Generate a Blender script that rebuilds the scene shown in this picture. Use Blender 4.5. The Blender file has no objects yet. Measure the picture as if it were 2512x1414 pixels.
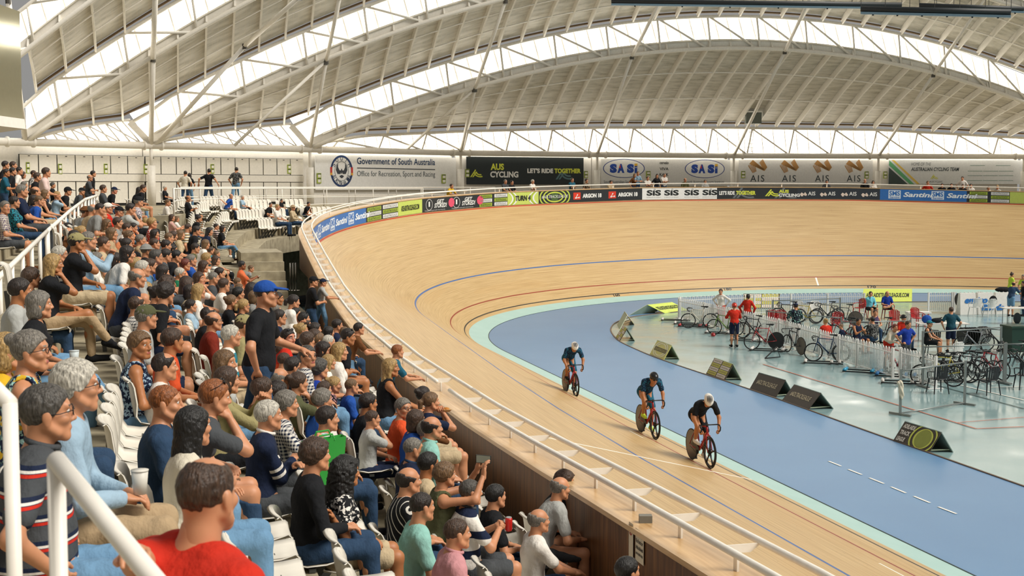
import bpy, math, random
import numpy as np
from mathutils import Vector, Matrix, noise
random.seed(7); np.random.seed(7)
S = bpy.context.scene; C = S.collection
PI = math.pi
# ---------------------------------------------------------------- camera, sky, sun, exposure
F, CX, CY, HOR, EYE = 3270.0, 1256.0, 707.0, 460.0, 6.0
PITCH = math.atan((CY-HOR)/F)
cd = bpy.data.cameras.new('camera'); cam = bpy.data.objects.new('camera', cd); C.objects.link(cam); S.camera = cam
cd.lens = 36*F/2512; cd.sensor_width = 36; cd.clip_start = .05; cd.clip_end = 400
cd.dof.use_dof = True; cd.dof.focus_distance = 28; cd.dof.aperture_fstop = 8
cam.location = (0, 0, EYE); cam.rotation_euler = (PI/2-PITCH, 0, 0)
W = bpy.data.worlds.new('world'); S.world = W; W.use_nodes = True
bg = W.node_tree.nodes['Background']; bg.inputs[0].default_value = (1.0, .985, .955, 1); bg.inputs[1].default_value = .27
sd = bpy.data.lights.new('sun', 'SUN'); sun = bpy.data.objects.new('sun', sd); C.objects.link(sun)
sd.energy = 3.5; sd.angle = .6; sd.color = (1.0, .95, .87); sun.rotation_euler = (math.radians(14), math.radians(40), 0)
S.view_settings.view_transform = 'Standard'; S.view_settings.look = 'None'; S.view_settings.exposure = .12; S.view_settings.gamma = 1
S.view_settings.use_curve_mapping = False
S.cycles.max_bounces = 6; S.cycles.diffuse_bounces = 3; S.cycles.glossy_bounces = 2; S.cycles.transparent_max_bounces = 6
S.cycles.sample_clamp_indirect = 4; S.cycles.use_denoising = True
# ---------------------------------------------------------------- helpers
def lin(h):
    h = h.lstrip('#'); r = [int(h[i:i+2], 16)/255 for i in (0, 2, 4)]
    return tuple([c/12.92 if c <= .04045 else ((c+.055)/1.055)**2.4 for c in r]+[1])
MC = {}
class N:                                                   # small node helper
    def __init__(s, m): s.t = m.node_tree; s.b = s.t.nodes['Principled BSDF']
    def n(s, ty, **k):
        x = s.t.nodes.new(ty)
        for a, b in k.items():
            if a[0] == '_': x.inputs[int(a[1:])].default_value = b
            else: setattr(x, a, b)
        return x
    def l(s, a, b): s.t.links.new(a, b)
    def ma(s, op, a, b=None, c=None):
        x = s.n('ShaderNodeMath', operation=op)
        for i, v in enumerate((a, b, c)):
            if v is None: continue
            if isinstance(v, (int, float)): x.inputs[i].default_value = v
            else: s.l(v, x.inputs[i])
        return x.outputs[0]
    def mix(s, f, a, b):
        x = s.n('ShaderNodeMix', data_type='RGBA')
        for k, v in ((0, f), (6, a), (7, b)):
            if isinstance(v, (int, float, tuple)): x.inputs[k].default_value = v
            else: s.l(v, x.inputs[k])
        return x.outputs[2]
    def band(s, v, c, w): return s.ma('LESS_THAN', s.ma('ABSOLUTE', s.ma('SUBTRACT', v, c)), w)
    def noise(s, vec, sc, det=3):
        x = s.n('ShaderNodeTexNoise'); x.inputs['Scale'].default_value = sc; x.inputs['Detail'].default_value = det
        s.l(vec, x.inputs['Vector']); return x.outputs[0]
    def scale(s, vec, t):
        x = s.n('ShaderNodeMapping'); x.inputs['Scale'].default_value = t; s.l(vec, x.inputs[0]); return x.outputs[0]
    def sep(s, vec):
        x = s.n('ShaderNodeSeparateXYZ'); s.l(vec, x.inputs[0]); return x.outputs
    def bump(s, h, st, d=.01):
        x = s.n('ShaderNodeBump'); x.inputs['Strength'].default_value = st; x.inputs['Distance'].default_value = d
        s.l(h, x.inputs['Height']); s.l(x.outputs[0], s.b.inputs['Normal'])
    def ramp(s, f, cols):
        x = s.n('ShaderNodeValToRGB'); e = x.color_ramp.elements
        while len(e) < len(cols): e.new(.5)
        for k, (p, c) in enumerate(cols): e[k].position = p; e[k].color = c
        s.l(f, x.inputs[0]); return x.outputs[0]
def mat(key, col=None, rough=.6, metal=0, fn=None, emit=0):
    k = (key, col, rough, metal, emit)
    if k in MC: return MC[k]
    m = bpy.data.materials.new(key); m.use_nodes = True; b = m.node_tree.nodes['Principled BSDF']
    if col: b.inputs['Base Color'].default_value = lin(col)
    b.inputs['Roughness'].default_value = rough; b.inputs['Metallic'].default_value = metal
    if emit: b.inputs['Emission Color'].default_value = lin(col); b.inputs['Emission Strength'].default_value = emit
    if fn: fn(N(m))
    elif not emit:                                         # a faint mottling keeps plain paint from looking flat
        n = N(m); co = n.n('ShaderNodeTexCoord').outputs['Object']; c = lin(col)
        n.l(n.mix(n.noise(co, 9.0), tuple([v*.88 for v in c[:3]]+[1]), tuple([min(1, v*1.08) for v in c[:3]]+[1])), b.inputs['Base Color'])
    MC[k] = m; return m
def tag(o, label=None, cat=None, group=None, kind=None):
    for k, v in (('label', label), ('category', cat), ('group', group), ('kind', kind)):
        if v: o[k] = v
    return o
def mesh(name, v, f, uv=None, smooth=False):
    me = bpy.data.meshes.new(name); v = np.asarray(v, dtype=np.float32)
    if isinstance(f, np.ndarray):
        n = f.shape[1]; me.vertices.add(len(v)); me.vertices.foreach_set('co', v.ravel())
        me.loops.add(f.size); me.loops.foreach_set('vertex_index', f.ravel().astype(np.int32))
        me.polygons.add(len(f)); me.polygons.foreach_set('loop_start', np.arange(0, f.size, n, dtype=np.int32))
        me.update(calc_edges=True)
    else: me.from_pydata([tuple(map(float, p)) for p in v], [], f)
    if uv is not None:
        L = me.uv_layers.new(name='UVMap'); vi = np.empty(len(me.loops), np.int32); me.loops.foreach_get('vertex_index', vi)
        L.data.foreach_set('uv', np.asarray(uv, np.float32)[vi].ravel())
    if smooth: me.polygons.foreach_set('use_smooth', [True]*len(me.polygons))
    return me
def put(name, me, m=None, parent=None, loc=None, rot=None, scale=None):
    o = bpy.data.objects.new(name, me); C.objects.link(o)
    if m is not None:
        if not me.materials: me.materials.append(m)
        if me.materials[0] != m: o.material_slots[0].link = 'OBJECT'; o.material_slots[0].material = m
    if parent: o.parent = parent
    if loc is not None: o.location = loc
    if rot is not None: o.rotation_euler = rot
    if scale is not None: o.scale = scale if hasattr(scale, '__len__') else (scale,)*3
    return o
def empty(name, loc=(0, 0, 0), rz=0, label=None, cat=None, group=None):
    o = bpy.data.objects.new(name, None); o.empty_display_size = .1; C.objects.link(o); o.location = loc; o.rotation_euler = (0, 0, rz)
    return tag(o, label, cat, group)
class MB:
    def __init__(s): s.v = []; s.f = []
    def add(s, v, f): b = len(s.v); s.v += [tuple(p) for p in v]; s.f += [tuple(i+b for i in q) for q in f]; return s
    def hexa(s, p): return s.add(p, [(0, 3, 2, 1), (4, 5, 6, 7), (0, 1, 5, 4), (1, 2, 6, 5), (2, 3, 7, 6), (3, 0, 4, 7)])
    def box(s, c, d, R=None):
        c = Vector(c); x, y, z = [k/2 for k in d]
        p = [Vector(q) for q in ((-x,-y,-z),(x,-y,-z),(x,y,-z),(-x,y,-z),(-x,-y,z),(x,-y,z),(x,y,z),(-x,y,z))]
        if R is not None: p = [R @ q for q in p]
        return s.hexa([c+q for q in p])
    def tube(s, pts, r, n=8, cap=True, closed=False):
        pts = [Vector(p) for p in pts]; m = len(pts); rr = r if hasattr(r, '__len__') else [r]*m; v = []; f = []; up = None
        for i, p in enumerate(pts):
            t = (pts[(i+1) % m]-pts[i-1]) if closed else (pts[min(i+1, m-1)]-pts[max(i-1, 0)])
            if t.length < 1e-9: t = Vector((0, 0, 1))
            t.normalize()
            if up is None: up = t.orthogonal().normalized()
            up = (up-t*up.dot(t)); up = up.normalized() if up.length > 1e-6 else t.orthogonal().normalized(); w = t.cross(up)
            for k in range(n): a = 2*PI*k/n; v.append(p+(up*math.cos(a)+w*math.sin(a))*rr[i])
        for i in range(m if closed else m-1):
            j = (i+1) % m
            for k in range(n): f.append((i*n+k, i*n+(k+1) % n, j*n+(k+1) % n, j*n+k))
        if cap and not closed: f += [tuple(range(n))[::-1], tuple(range((m-1)*n, m*n))]
        return s.add(v, f)
    def beam(s, a, b, w, h):                               # rectangular bar from a to b
        a = Vector(a); b = Vector(b); t = (b-a).normalized(); x = t.cross(Vector((0, 0, 1)))
        x = x.normalized() if x.length > 1e-4 else Vector((1, 0, 0)); y = x.cross(t)
        q = [x*i*w/2+y*j*h/2 for i, j in ((-1,-1),(1,-1),(1,1),(-1,1))]
        return s.hexa([a+k for k in q]+[b+k for k in q])
    def prism(s, poly, y0, y1):                            # polygon in XZ, pushed along Y
        n = len(poly); return s.add([(x, y0, z) for x, z in poly]+[(x, y1, z) for x, z in poly],
            [tuple(range(n))]+[tuple(range(2*n-1, n-1, -1))]+[(i, i+n, (i+1) % n+n, (i+1) % n) for i in range(n)])
    def me(s, name, smooth=False): return mesh(name, s.v, s.f, smooth=smooth)
    def put(s, name, m, parent=None, smooth=False, **k): return put(name, s.me(name, smooth), m, parent, **k)
def smooth_by(o, ang=.6):
    for p in o.data.polygons: p.use_smooth = True
    try: o.data.set_sharp_from_angle(angle=ang)
    except Exception: pass
    return o
# ---------------------------------------------------------------- plan of the hall: camera rays and track curve
TH, TC, TR = .256, (21.5, 55.8), 23.3
DU = (-math.sin(TH), math.cos(TH)); DV = (math.cos(TH), math.sin(TH))
def ray(x, y):
    v = y-CY; return Vector((x-CX, F*math.cos(PITCH)-v*math.sin(PITCH), -(F*math.sin(PITCH)+v*math.cos(PITCH))))/F
def on_z(x, y, z): r = ray(x, y); return Vector((0, 0, EYE))+r*((z-EYE)/r.z)
def at_d(x, y, dist): r = ray(x, y); return Vector((0, 0, EYE))+r*(dist/r.y)
def uv_of(x, y): rx, ry = x-TC[0], y-TC[1]; return rx*DU[0]+ry*DU[1], rx*DV[0]+ry*DV[1]
def xy_of(u, v): return TC[0]+u*DU[0]+v*DV[0], TC[1]+u*DU[1]+v*DV[1]
def on_u(x, y, u):                                         # ray meets the upright plane u = const
    r = ray(x, y); a = r.x*DU[0]+r.y*DU[1]; t = (u-uv_of(0, 0)[0])/a; return Vector((0, 0, EYE))+r*t
def proj(p):
    d = Vector(p)-Vector((0, 0, EYE)); fw = d.y*math.cos(PITCH)-d.z*math.sin(PITCH); up = d.z*math.cos(PITCH)+d.y*math.sin(PITCH)
    return CX+F*d.x/fw, CY-F*up/fw
HALF = PI*TR
def pos(s, h, z=0.):                                       # s along the inner edge, h outward from it
    if s < 0: u, v = s, -(TR+h)
    elif s <= HALF: a = s/TR; u, v = (TR+h)*math.sin(a), -(TR+h)*math.cos(a)
    else: u, v = HALF-s, TR+h
    x, y = xy_of(u, v); return Vector((x, y, z))
_s = [-24, -18, -12, -5, 0, 4.3, 8.5, 13.8, 15.9, 22.3, 30.9, 36.6]; _p = [13.8, 15.2, 18.5, 24, 28, 31.5, 34.8, 38.8, 40.3, 43.6, 46.4, 46.8]
def phi(s): return math.radians(float(np.interp(s if s < HALF/2 else HALF-s, _s, _p)))
TW = 7.2; BH = .78
def rim_up(s): return float(np.interp(s, [-58, -40, -36, -33, -30, -22, -16], [.5, .45, .32, .21, .13, .09, 0]))
def edge(s): p = phi(s); return TW*math.cos(p), TW*math.sin(p)
def s_at_px(px, h=0, z=None, lo=-3, hi=66):
    best = None
    for i in range(700):
        s = lo+(hi-lo)*i/700; e = edge(s); q = proj(pos(s, e[0], e[1]+.4))
        if best is None or abs(q[0]-px) < best[0]: best = (abs(q[0]-px), s)
    return best[1]
def strip(name, ss, prof, m, parent=None, uvf=None, smooth=True):
    """loft: prof(s) -> list of (h, z, b)"""
    v = []; uv = []; n = 0
    for s in ss:
        P = prof(s); n = len(P)
        for h, z, b in P: v.append(pos(s, h, z)); uv.append((s, b))
    f = [(i*n+k, i*n+k+1, (i+1)*n+k+1, (i+1)*n+k) for i in range(len(ss)-1) for k in range(n-1)]
    return put(name, mesh(name, v, f, uv=uv, smooth=smooth), m, parent)
TXT = []; TCACHE = {}
def text_mesh(body, bold=0.0, shear=0, space=1.0):
    k = (body, bold, shear, space)
    if k not in TCACHE:
        cu = bpy.data.curves.new('text', 'FONT'); cu.body = body; cu.offset = bold; cu.shear = shear; cu.space_character = space
        cu.resolution_u = 3; cu.fill_mode = 'FRONT'; o = bpy.data.objects.new('text', cu); C.objects.link(o)
        dg = bpy.context.evaluated_depsgraph_get(); me = bpy.data.meshes.new_from_object(o.evaluated_get(dg))
        v = np.array([p.co[:] for p in me.vertices]) if len(me.vertices) else np.zeros((1, 3)); f = [tuple(p.vertices) for p in me.polygons]
        bpy.data.objects.remove(o); bpy.data.curves.remove(cu); bpy.data.meshes.remove(me)
        v[:, 0] -= v[:, 0].min(); v[:, 1] -= v[:, 1].min(); TCACHE[k] = (v, f)
    return TCACHE[k]
def letter(name, body, fn, w, h, m, parent, **k):
    """write body inside w x h; fn(x, y) -> point (x right, y up from the lower left corner)"""
    v, f = text_mesh(body, **k); sx = w/max(v[:, 0].max(), 1e-6); sy = h/max(v[:, 1].max(), 1e-6)
    o = put(name, mesh(name, [fn(p[0]*sx, p[1]*sy) for p in v], f), m, parent); return o
def flat(name, polys, fn, m, parent):
    v = []; f = []
    for P in polys: b = len(v); v += [fn(x, y) for x, y in P]; f.append(tuple(range(b, b+len(P))))
    return put(name, mesh(name, v, f), m, parent)
def ring_poly(cx, cy, rx, ry, t, n=40, a0=0, a1=2*PI):
    P = []
    for i in range(n):
        a, b = a0+(a1-a0)*i/n, a0+(a1-a0)*(i+1)/n
        P.append([(cx+rx*math.cos(a), cy+ry*math.sin(a)), (cx+rx*math.cos(b), cy+ry*math.sin(b)),
                  (cx+(rx-t)*math.cos(b), cy+(ry-t)*math.sin(b)), (cx+(rx-t)*math.cos(a), cy+(ry-t)*math.sin(a))])
    return P
def disc_poly(cx, cy, rx, ry, n=28): return [[(cx+rx*math.cos(2*PI*i/n), cy+ry*math.sin(2*PI*i/n)) for i in range(n)]]
WHITE = lambda: mat('white_paint', 'F6F0E4', .38)
CREAM = lambda: mat('cream_steel', 'F3EDE1', .45)
# ---------------------------------------------------------------- materials of the hall
U_FIN = uv_of(*on_z(1833, 1178, 0).xy)[0]; U_TICK = s_at_px(1942)
def _track(n):
    uv = n.n('ShaderNodeTexCoord').outputs['UV']; x, y, _ = n.sep(uv)
    a = n.noise(n.scale(uv, (.5, 22, 1)), 1.0, 4); b = n.noise(n.scale(uv, (.12, 90, 1)), 1.0, 2); c = n.noise(n.scale(uv, (.06, .5, 1)), 1.0, 2)
    col = n.ramp(n.ma('ADD', n.ma('MULTIPLY', a, .55), n.ma('MULTIPLY', b, .45)), [(.3, lin('A18152')), (.5, lin('BFA070')), (.7, lin('D2B686'))])
    col = n.mix(n.ma('MULTIPLY', n.ma('GREATER_THAN', c, .56), .18), col, lin('BC935B'))
    dots = n.ma('GREATER_THAN', n.noise(n.scale(uv, (9, 16, 1)), 1.0, 1), .74)
    col = n.mix(n.ma('MULTIPLY', dots, .45), col, lin('8A6234'))
    for c0, w, h in ((.22, .03, '26292C'), (.9, .03, '8E2F22'), (2.57, .035, '2F5F9C')): col = n.mix(n.band(y, c0, w), col, lin(h))
    fin = n.ma('MULTIPLY', n.band(x, U_FIN, .04), n.ma('LESS_THAN', y, 4.6)); col = n.mix(fin, col, lin('F6F0E6'))
    tk = n.ma('MULTIPLY', n.band(x, U_TICK, .05), n.band(y, .56, .3)); col = n.mix(tk, col, lin('F6F0E6'))
    for u0, b0 in ((U_FIN-7.5, 1.2), (U_FIN+3.9, 1.15), (U_FIN-16, 1.9)):
        col = n.mix(n.ma('MULTIPLY', n.band(x, u0, .45), n.band(y, b0, .02)), col, lin('F6F0E6'))
    edge_red = n.ma('GREATER_THAN', y, TW-.07); col = n.mix(edge_red, col, lin('B63A22'))
    n.l(col, n.b.inputs['Base Color']); n.b.inputs['Roughness'].default_value = .42; n.b.inputs['Specular IOR Level'].default_value = .35; n.bump(b, .12, .004)
def _apron(n):
    co = n.n('ShaderNodeTexCoord').outputs['Object']
    n.l(n.mix(n.noise(co, .35), lin('5C83AB'), lin('6B94BA')), n.b.inputs['Base Color']); n.b.inputs['Roughness'].default_value = .38
def _floor(n):
    co = n.n('ShaderNodeTexCoord').outputs['Object']
    n.l(n.mix(n.noise(co, .25), lin('7C9B9F'), lin('93B0B0')), n.b.inputs['Base Color'])
    n.l(n.ramp(n.noise(co, .8), [(.3, (.12, .12, .12, 1)), (.8, (.3, .3, .3, 1))]), n.b.inputs['Roughness']); n.b.inputs['Specular IOR Level'].default_value = .6
def _band(n):
    co = n.n('ShaderNodeTexCoord').outputs['Object']; n.l(n.mix(n.noise(co, 1.2), lin('9FC2BA'), lin('B0CFC8')), n.b.inputs['Base Color']); n.b.inputs['Roughness'].default_value = .5
def _conc(n):
    co = n.n('ShaderNodeTexCoord').outputs['Object']; k = n.noise(co, 3.5, 6)
    n.l(n.ramp(k, [(.3, lin('8A8069')), (.7, lin('B3A88D'))]), n.b.inputs['Base Color']); n.b.inputs['Roughness'].default_value = .85; n.bump(k, .3)
def _brown(n):
    co = n.n('ShaderNodeTexCoord').outputs['Object']; k = n.noise(n.scale(co, (9, 9, .8)), 2.0, 5)
    n.l(n.ramp(k, [(.3, lin('4A2E17')), (.55, lin('6B4524')), (.75, lin('82582F'))]), n.b.inputs['Base Color']); n.b.inputs['Roughness'].default_value = .5
def _ledge(n):
    uv = n.n('ShaderNodeTexCoord').outputs['UV']; k = n.noise(n.scale(uv, (.8, 14, 1)), 1.5, 4)
    n.l(n.ramp(k, [(.3, lin('BF9560')), (.7, lin('DDB988'))]), n.b.inputs['Base Color']); n.b.inputs['Roughness'].default_value = .3
def _panel(n):                                             # foil faced insulation held by wire mesh
    co = n.n('ShaderNodeTexCoord').outputs['UV']; x, y, _ = n.sep(co)
    g = n.ma('MAXIMUM', n.ma('GREATER_THAN', n.ma('FRACT', n.ma('MULTIPLY', x, 3.3)), .86), n.ma('GREATER_THAN', n.ma('FRACT', n.ma('MULTIPLY', y, 6.)), .86))
    k = n.noise(n.scale(co, (.7, 3, 1)), 1.3, 4); c = n.ramp(k, [(.3, lin('BDB8A9')), (.5, lin('DAD5C8')), (.7, lin('EDE8DD'))])
    n.l(n.mix(n.ma('MULTIPLY', g, .35), c, lin('E2D8C4')), n.b.inputs['Base Color']); n.b.inputs['Roughness'].default_value = .45; n.bump(k, .4, .05)
TRACK = mat('timber_track', fn=_track); APRON = mat('blue_apron_paint', fn=_apron); FLOOR = mat('infield_floor', fn=_floor); BAND = mat('pale_green_band', fn=_band)
CONC = mat('concrete', fn=_conc); BROWN = mat('brown_timber_panel', fn=_brown); LEDGE = mat('varnished_ledge', fn=_ledge); PANEL = mat('foil_insulation', fn=_panel)
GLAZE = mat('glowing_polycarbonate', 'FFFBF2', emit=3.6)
STEEL = lambda: mat('galvanised_steel', '8E9391', .4, .6)
BLACK = lambda: mat('black_plastic', '17181A', .45)
# ---------------------------------------------------------------- track, apron and infield
def struct(o, label=None): return tag(o, label, None, None, 'structure')
SS = list(np.arange(-58, -24, 2.))+list(np.arange(-24, HALF+24, .5))+list(np.arange(HALF+24, HALF+40, 2.))
def prof(s):
    p = phi(s); return [(b*math.cos(p), b*math.sin(p), b) for b in (0, .5, 1, 2, 3, 4, 5, 6, 6.7, TW)]
struct(strip('floor_track', SS, prof, TRACK))
struct(strip('trim_1', SS, lambda s: [(-.82, -.2, 0), (-.4, -.1, .4), (0, 0, .82)], BAND))
ip = [on_z(x, y, -.2) for x, y in ((2512, 1195), (2325, 1128.8), (2129.8, 1060), (1930, 988), (1781, 936.7), (1629.5, 886), (1560, 858), (1517.7, 836.9), (1501, 818), (1499, 806), (1507, 795), (1524, 786), (1552.5, 778), (1622, 769.5), (1757, 757), (1900, 749), (2080, 744), (2255, 741), (2512, 741))]
d0 = (ip[0]-ip[1]).normalized(); ip = [ip[0]+d0*24, ip[0]+d0*16, ip[0]+d0*8]+ip+[ip[-1]+(ip[-1]-ip[-2])]
def near_L(p):
    u, v = uv_of(p.x, p.y)
    if u < 0: return Vector((*xy_of(u, -(TR-.82)), -.2))
    a = math.atan2(u, -v); return Vector((*xy_of((TR-.82)*math.sin(a), -(TR-.82)*math.cos(a)), -.2))
fine = []
for i in range(len(ip)-1):
    p0, p1, p2, p3 = ip[max(i-1, 0)], ip[i], ip[i+1], ip[min(i+2, len(ip)-1)]
    for k in range(6): t = k/6; fine.append(p1*1.0 if k == 0 else .5*((2*p1)+(p2-p0)*t+(2*p0-5*p1+4*p2-p3)*t*t+(3*p1-p0-3*p2+p3)*t**3))
fine.append(ip[-1])
v = []
for p in fine:
    q = near_L(p); v += [(q.x, q.y, -.2), ((p.x+q.x)/2, (p.y+q.y)/2, -.198), (p.x, p.y, -.196)]
struct(put('floor_apron', mesh('apron', v, [(3*i+k, 3*i+k+1, 3*i+k+4, 3*i+k+3) for i in range(len(fine)-1) for k in (0, 1)]), APRON))
mb = MB(); mb.tube([(p.x, p.y, -.2) for p in fine], .035, 4); struct(mb.put('trim_2', mat('coping_strip', '6F5B4A', .6)))
mb = MB(); mb.tube([pos(s, -.82, -.2) for s in SS], .018, 4); struct(mb.put('trim_3', mat('dark_joint', '3C4A4C', .6)))
v = [(p.x, p.y, -.203) for p in fine]
m = MB(); m.hexa([Vector((*xy_of(u, -D), z)) for z in (-.5, 1.1) for u, D in ((-53, 30.8), (-53, 60), (4, 60), (4, 30.8))]); struct(m.put('floor_slab', CONC))
struct(put('floor', mesh('floor', [(-60, -20, -.206), (90, -20, -.206), (90, 130, -.206), (-60, 130, -.206)], [(0, 1, 2, 3)]), FLOOR))
def paint(name, pts, w, m, z=-.19):
    mb = MB(); P = [on_z(x, y, z) for x, y in pts]
    for a, b in zip(P, P[1:]): mb.beam(a, b, w, .004)
    return struct(mb.put(name, m))
RL = mat('red_floor_line', 'C0694F', .6); WL = mat('white_floor_line', 'EDEBE2', .6); KL = mat('dark_floor_line', '33504F', .6)
paint('trim_4', [(1872, 894), (2395, 1052), (2512, 1047)], .05, RL); paint('trim_5', [(2350, 1037), (2512, 1024)], .03, RL)
paint('trim_6', [(2350, 944), (2512, 982)], .06, WL); paint('trim_7', [(2300, 946), (2512, 1003)], .05, KL); paint('trim_8', [(2430, 951), (2512, 948)], .05, WL)
for k, (a, b) in enumerate([((2033, 1132), (2063, 1144)), ((2081, 1152), (2114, 1165)), ((2133, 1173), (2168, 1187)), ((2186, 1195), (2222, 1210)), ((2242, 1218), (2281, 1234)), ((2302, 1244), (2346, 1261))]):
    paint('trim_%d' % (9+k), [a, b], .055, WL)
for s_, t in ((s_at_px(1672), '180'), (s_at_px(2078), '170'), (s_at_px(1346), '160')):
    a = phi(s_); struct(letter('trim_number', t, lambda x, y: pos(s_+x, (.02+y)*math.cos(a), (.02+y)*math.sin(a)+.012), .5, .17, BLACK(), None, bold=.03))
# ---------------------------------------------------------------- rim: board, ledge, outer wall, rails
SR = [s for s in SS if s > -58]
def rim(s): e = edge(s); return e[0], e[1]+BH+rim_up(s)
struct(strip('wall_track_board', SR, lambda s: [(edge(s)[0], edge(s)[1], 0), (edge(s)[0], rim(s)[1], BH)], LEDGE))
struct(strip('trim_ledge', SR, lambda s: [(rim(s)[0]-.02, rim(s)[1]-.03, 0), (rim(s)[0]-.02, rim(s)[1]+.01, .03), (rim(s)[0]+.5, rim(s)[1]+.01, .55), (rim(s)[0]+.5, rim(s)[1]-.04, .6)], LEDGE, smooth=False))
struct(strip('wall_rim', SR, lambda s: [(rim(s)[0]+.46, rim(s)[1], 0), (rim(s)[0]+.46, 1.3 if s < -4 else 3.0, 3)], BROWN))
struct(strip('trim_kerb', [s for s in SR if s < -9], lambda s: [(rim(s)[0]+.47, 1.8, 0), (rim(s)[0]+.53, 1.8, .1), (rim(s)[0]+.53, 1.4, .7)], mat('kerb_steel', 'A99B82', .5), smooth=False))
WP = WHITE()
for k, (s0, s1, nm) in enumerate(((-50, -28.4, 'near'), (-27.4, 0, 'mid'), (0, HALF+10, 'far'))):
    r = empty('guard_rail', pos((s0+s1)/2, rim((s0+s1)/2)[0]+.2, rim((s0+s1)/2)[1]), 0,
              ['low white twin tube rail on the timber ledge beside the nearest spectators', 'low white twin tube rail on the ledge beyond the short gap', 'low white twin tube rail running round the far banking'][k], 'railing')
    o0 = r.location
    ss = list(np.arange(s0, s1, .6 if k < 2 else 1.2))+[s1]
    MB().tube([pos(s, rim(s)[0]+.37, rim(s)[1]+.23)-o0 for s in ss], .032 if k < 2 else .028, 10).put('outer_rail', WP, r, True)
    ss2 = list(np.arange(s0-(1.2 if k == 1 else 0), s1, .6 if k < 2 else 1.2))+[s1]
    MB().tube([pos(s, rim(s)[0]+.0, rim(s)[1]+.23)-o0 for s in ss2], .032 if k < 2 else .028, 10).put('inner_rail', WP, r, True)
    s = s0+.4
    while s < s1:
        h, z = rim(s); a = pos(s, h, 0); b = pos(s, h+.38, 0); t = (b-a).normalized(); q = t.cross(Vector((0, 0, 1)))
        R = Matrix((q, t, Vector((0, 0, 1)))).transposed(); m = MB(); m.box(pos(s, h+.22, z+.08)-o0, (.07, .02, .16), R)
        c = pos(s, h+.19, z+.195)-o0
        m.hexa([c+R @ Vector(p) for p in ((-.005,-.09,-.04),(.005,-.09,-.04),(.005,.09,-.04),(-.005,.09,-.04),(-.005,-.19,.03),(.005,-.19,.03),(.005,.18,.03),(-.005,.18,.03))])
        m.put('bracket', WP, r); s += 1.2 if k < 2 else 2.4
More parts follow.
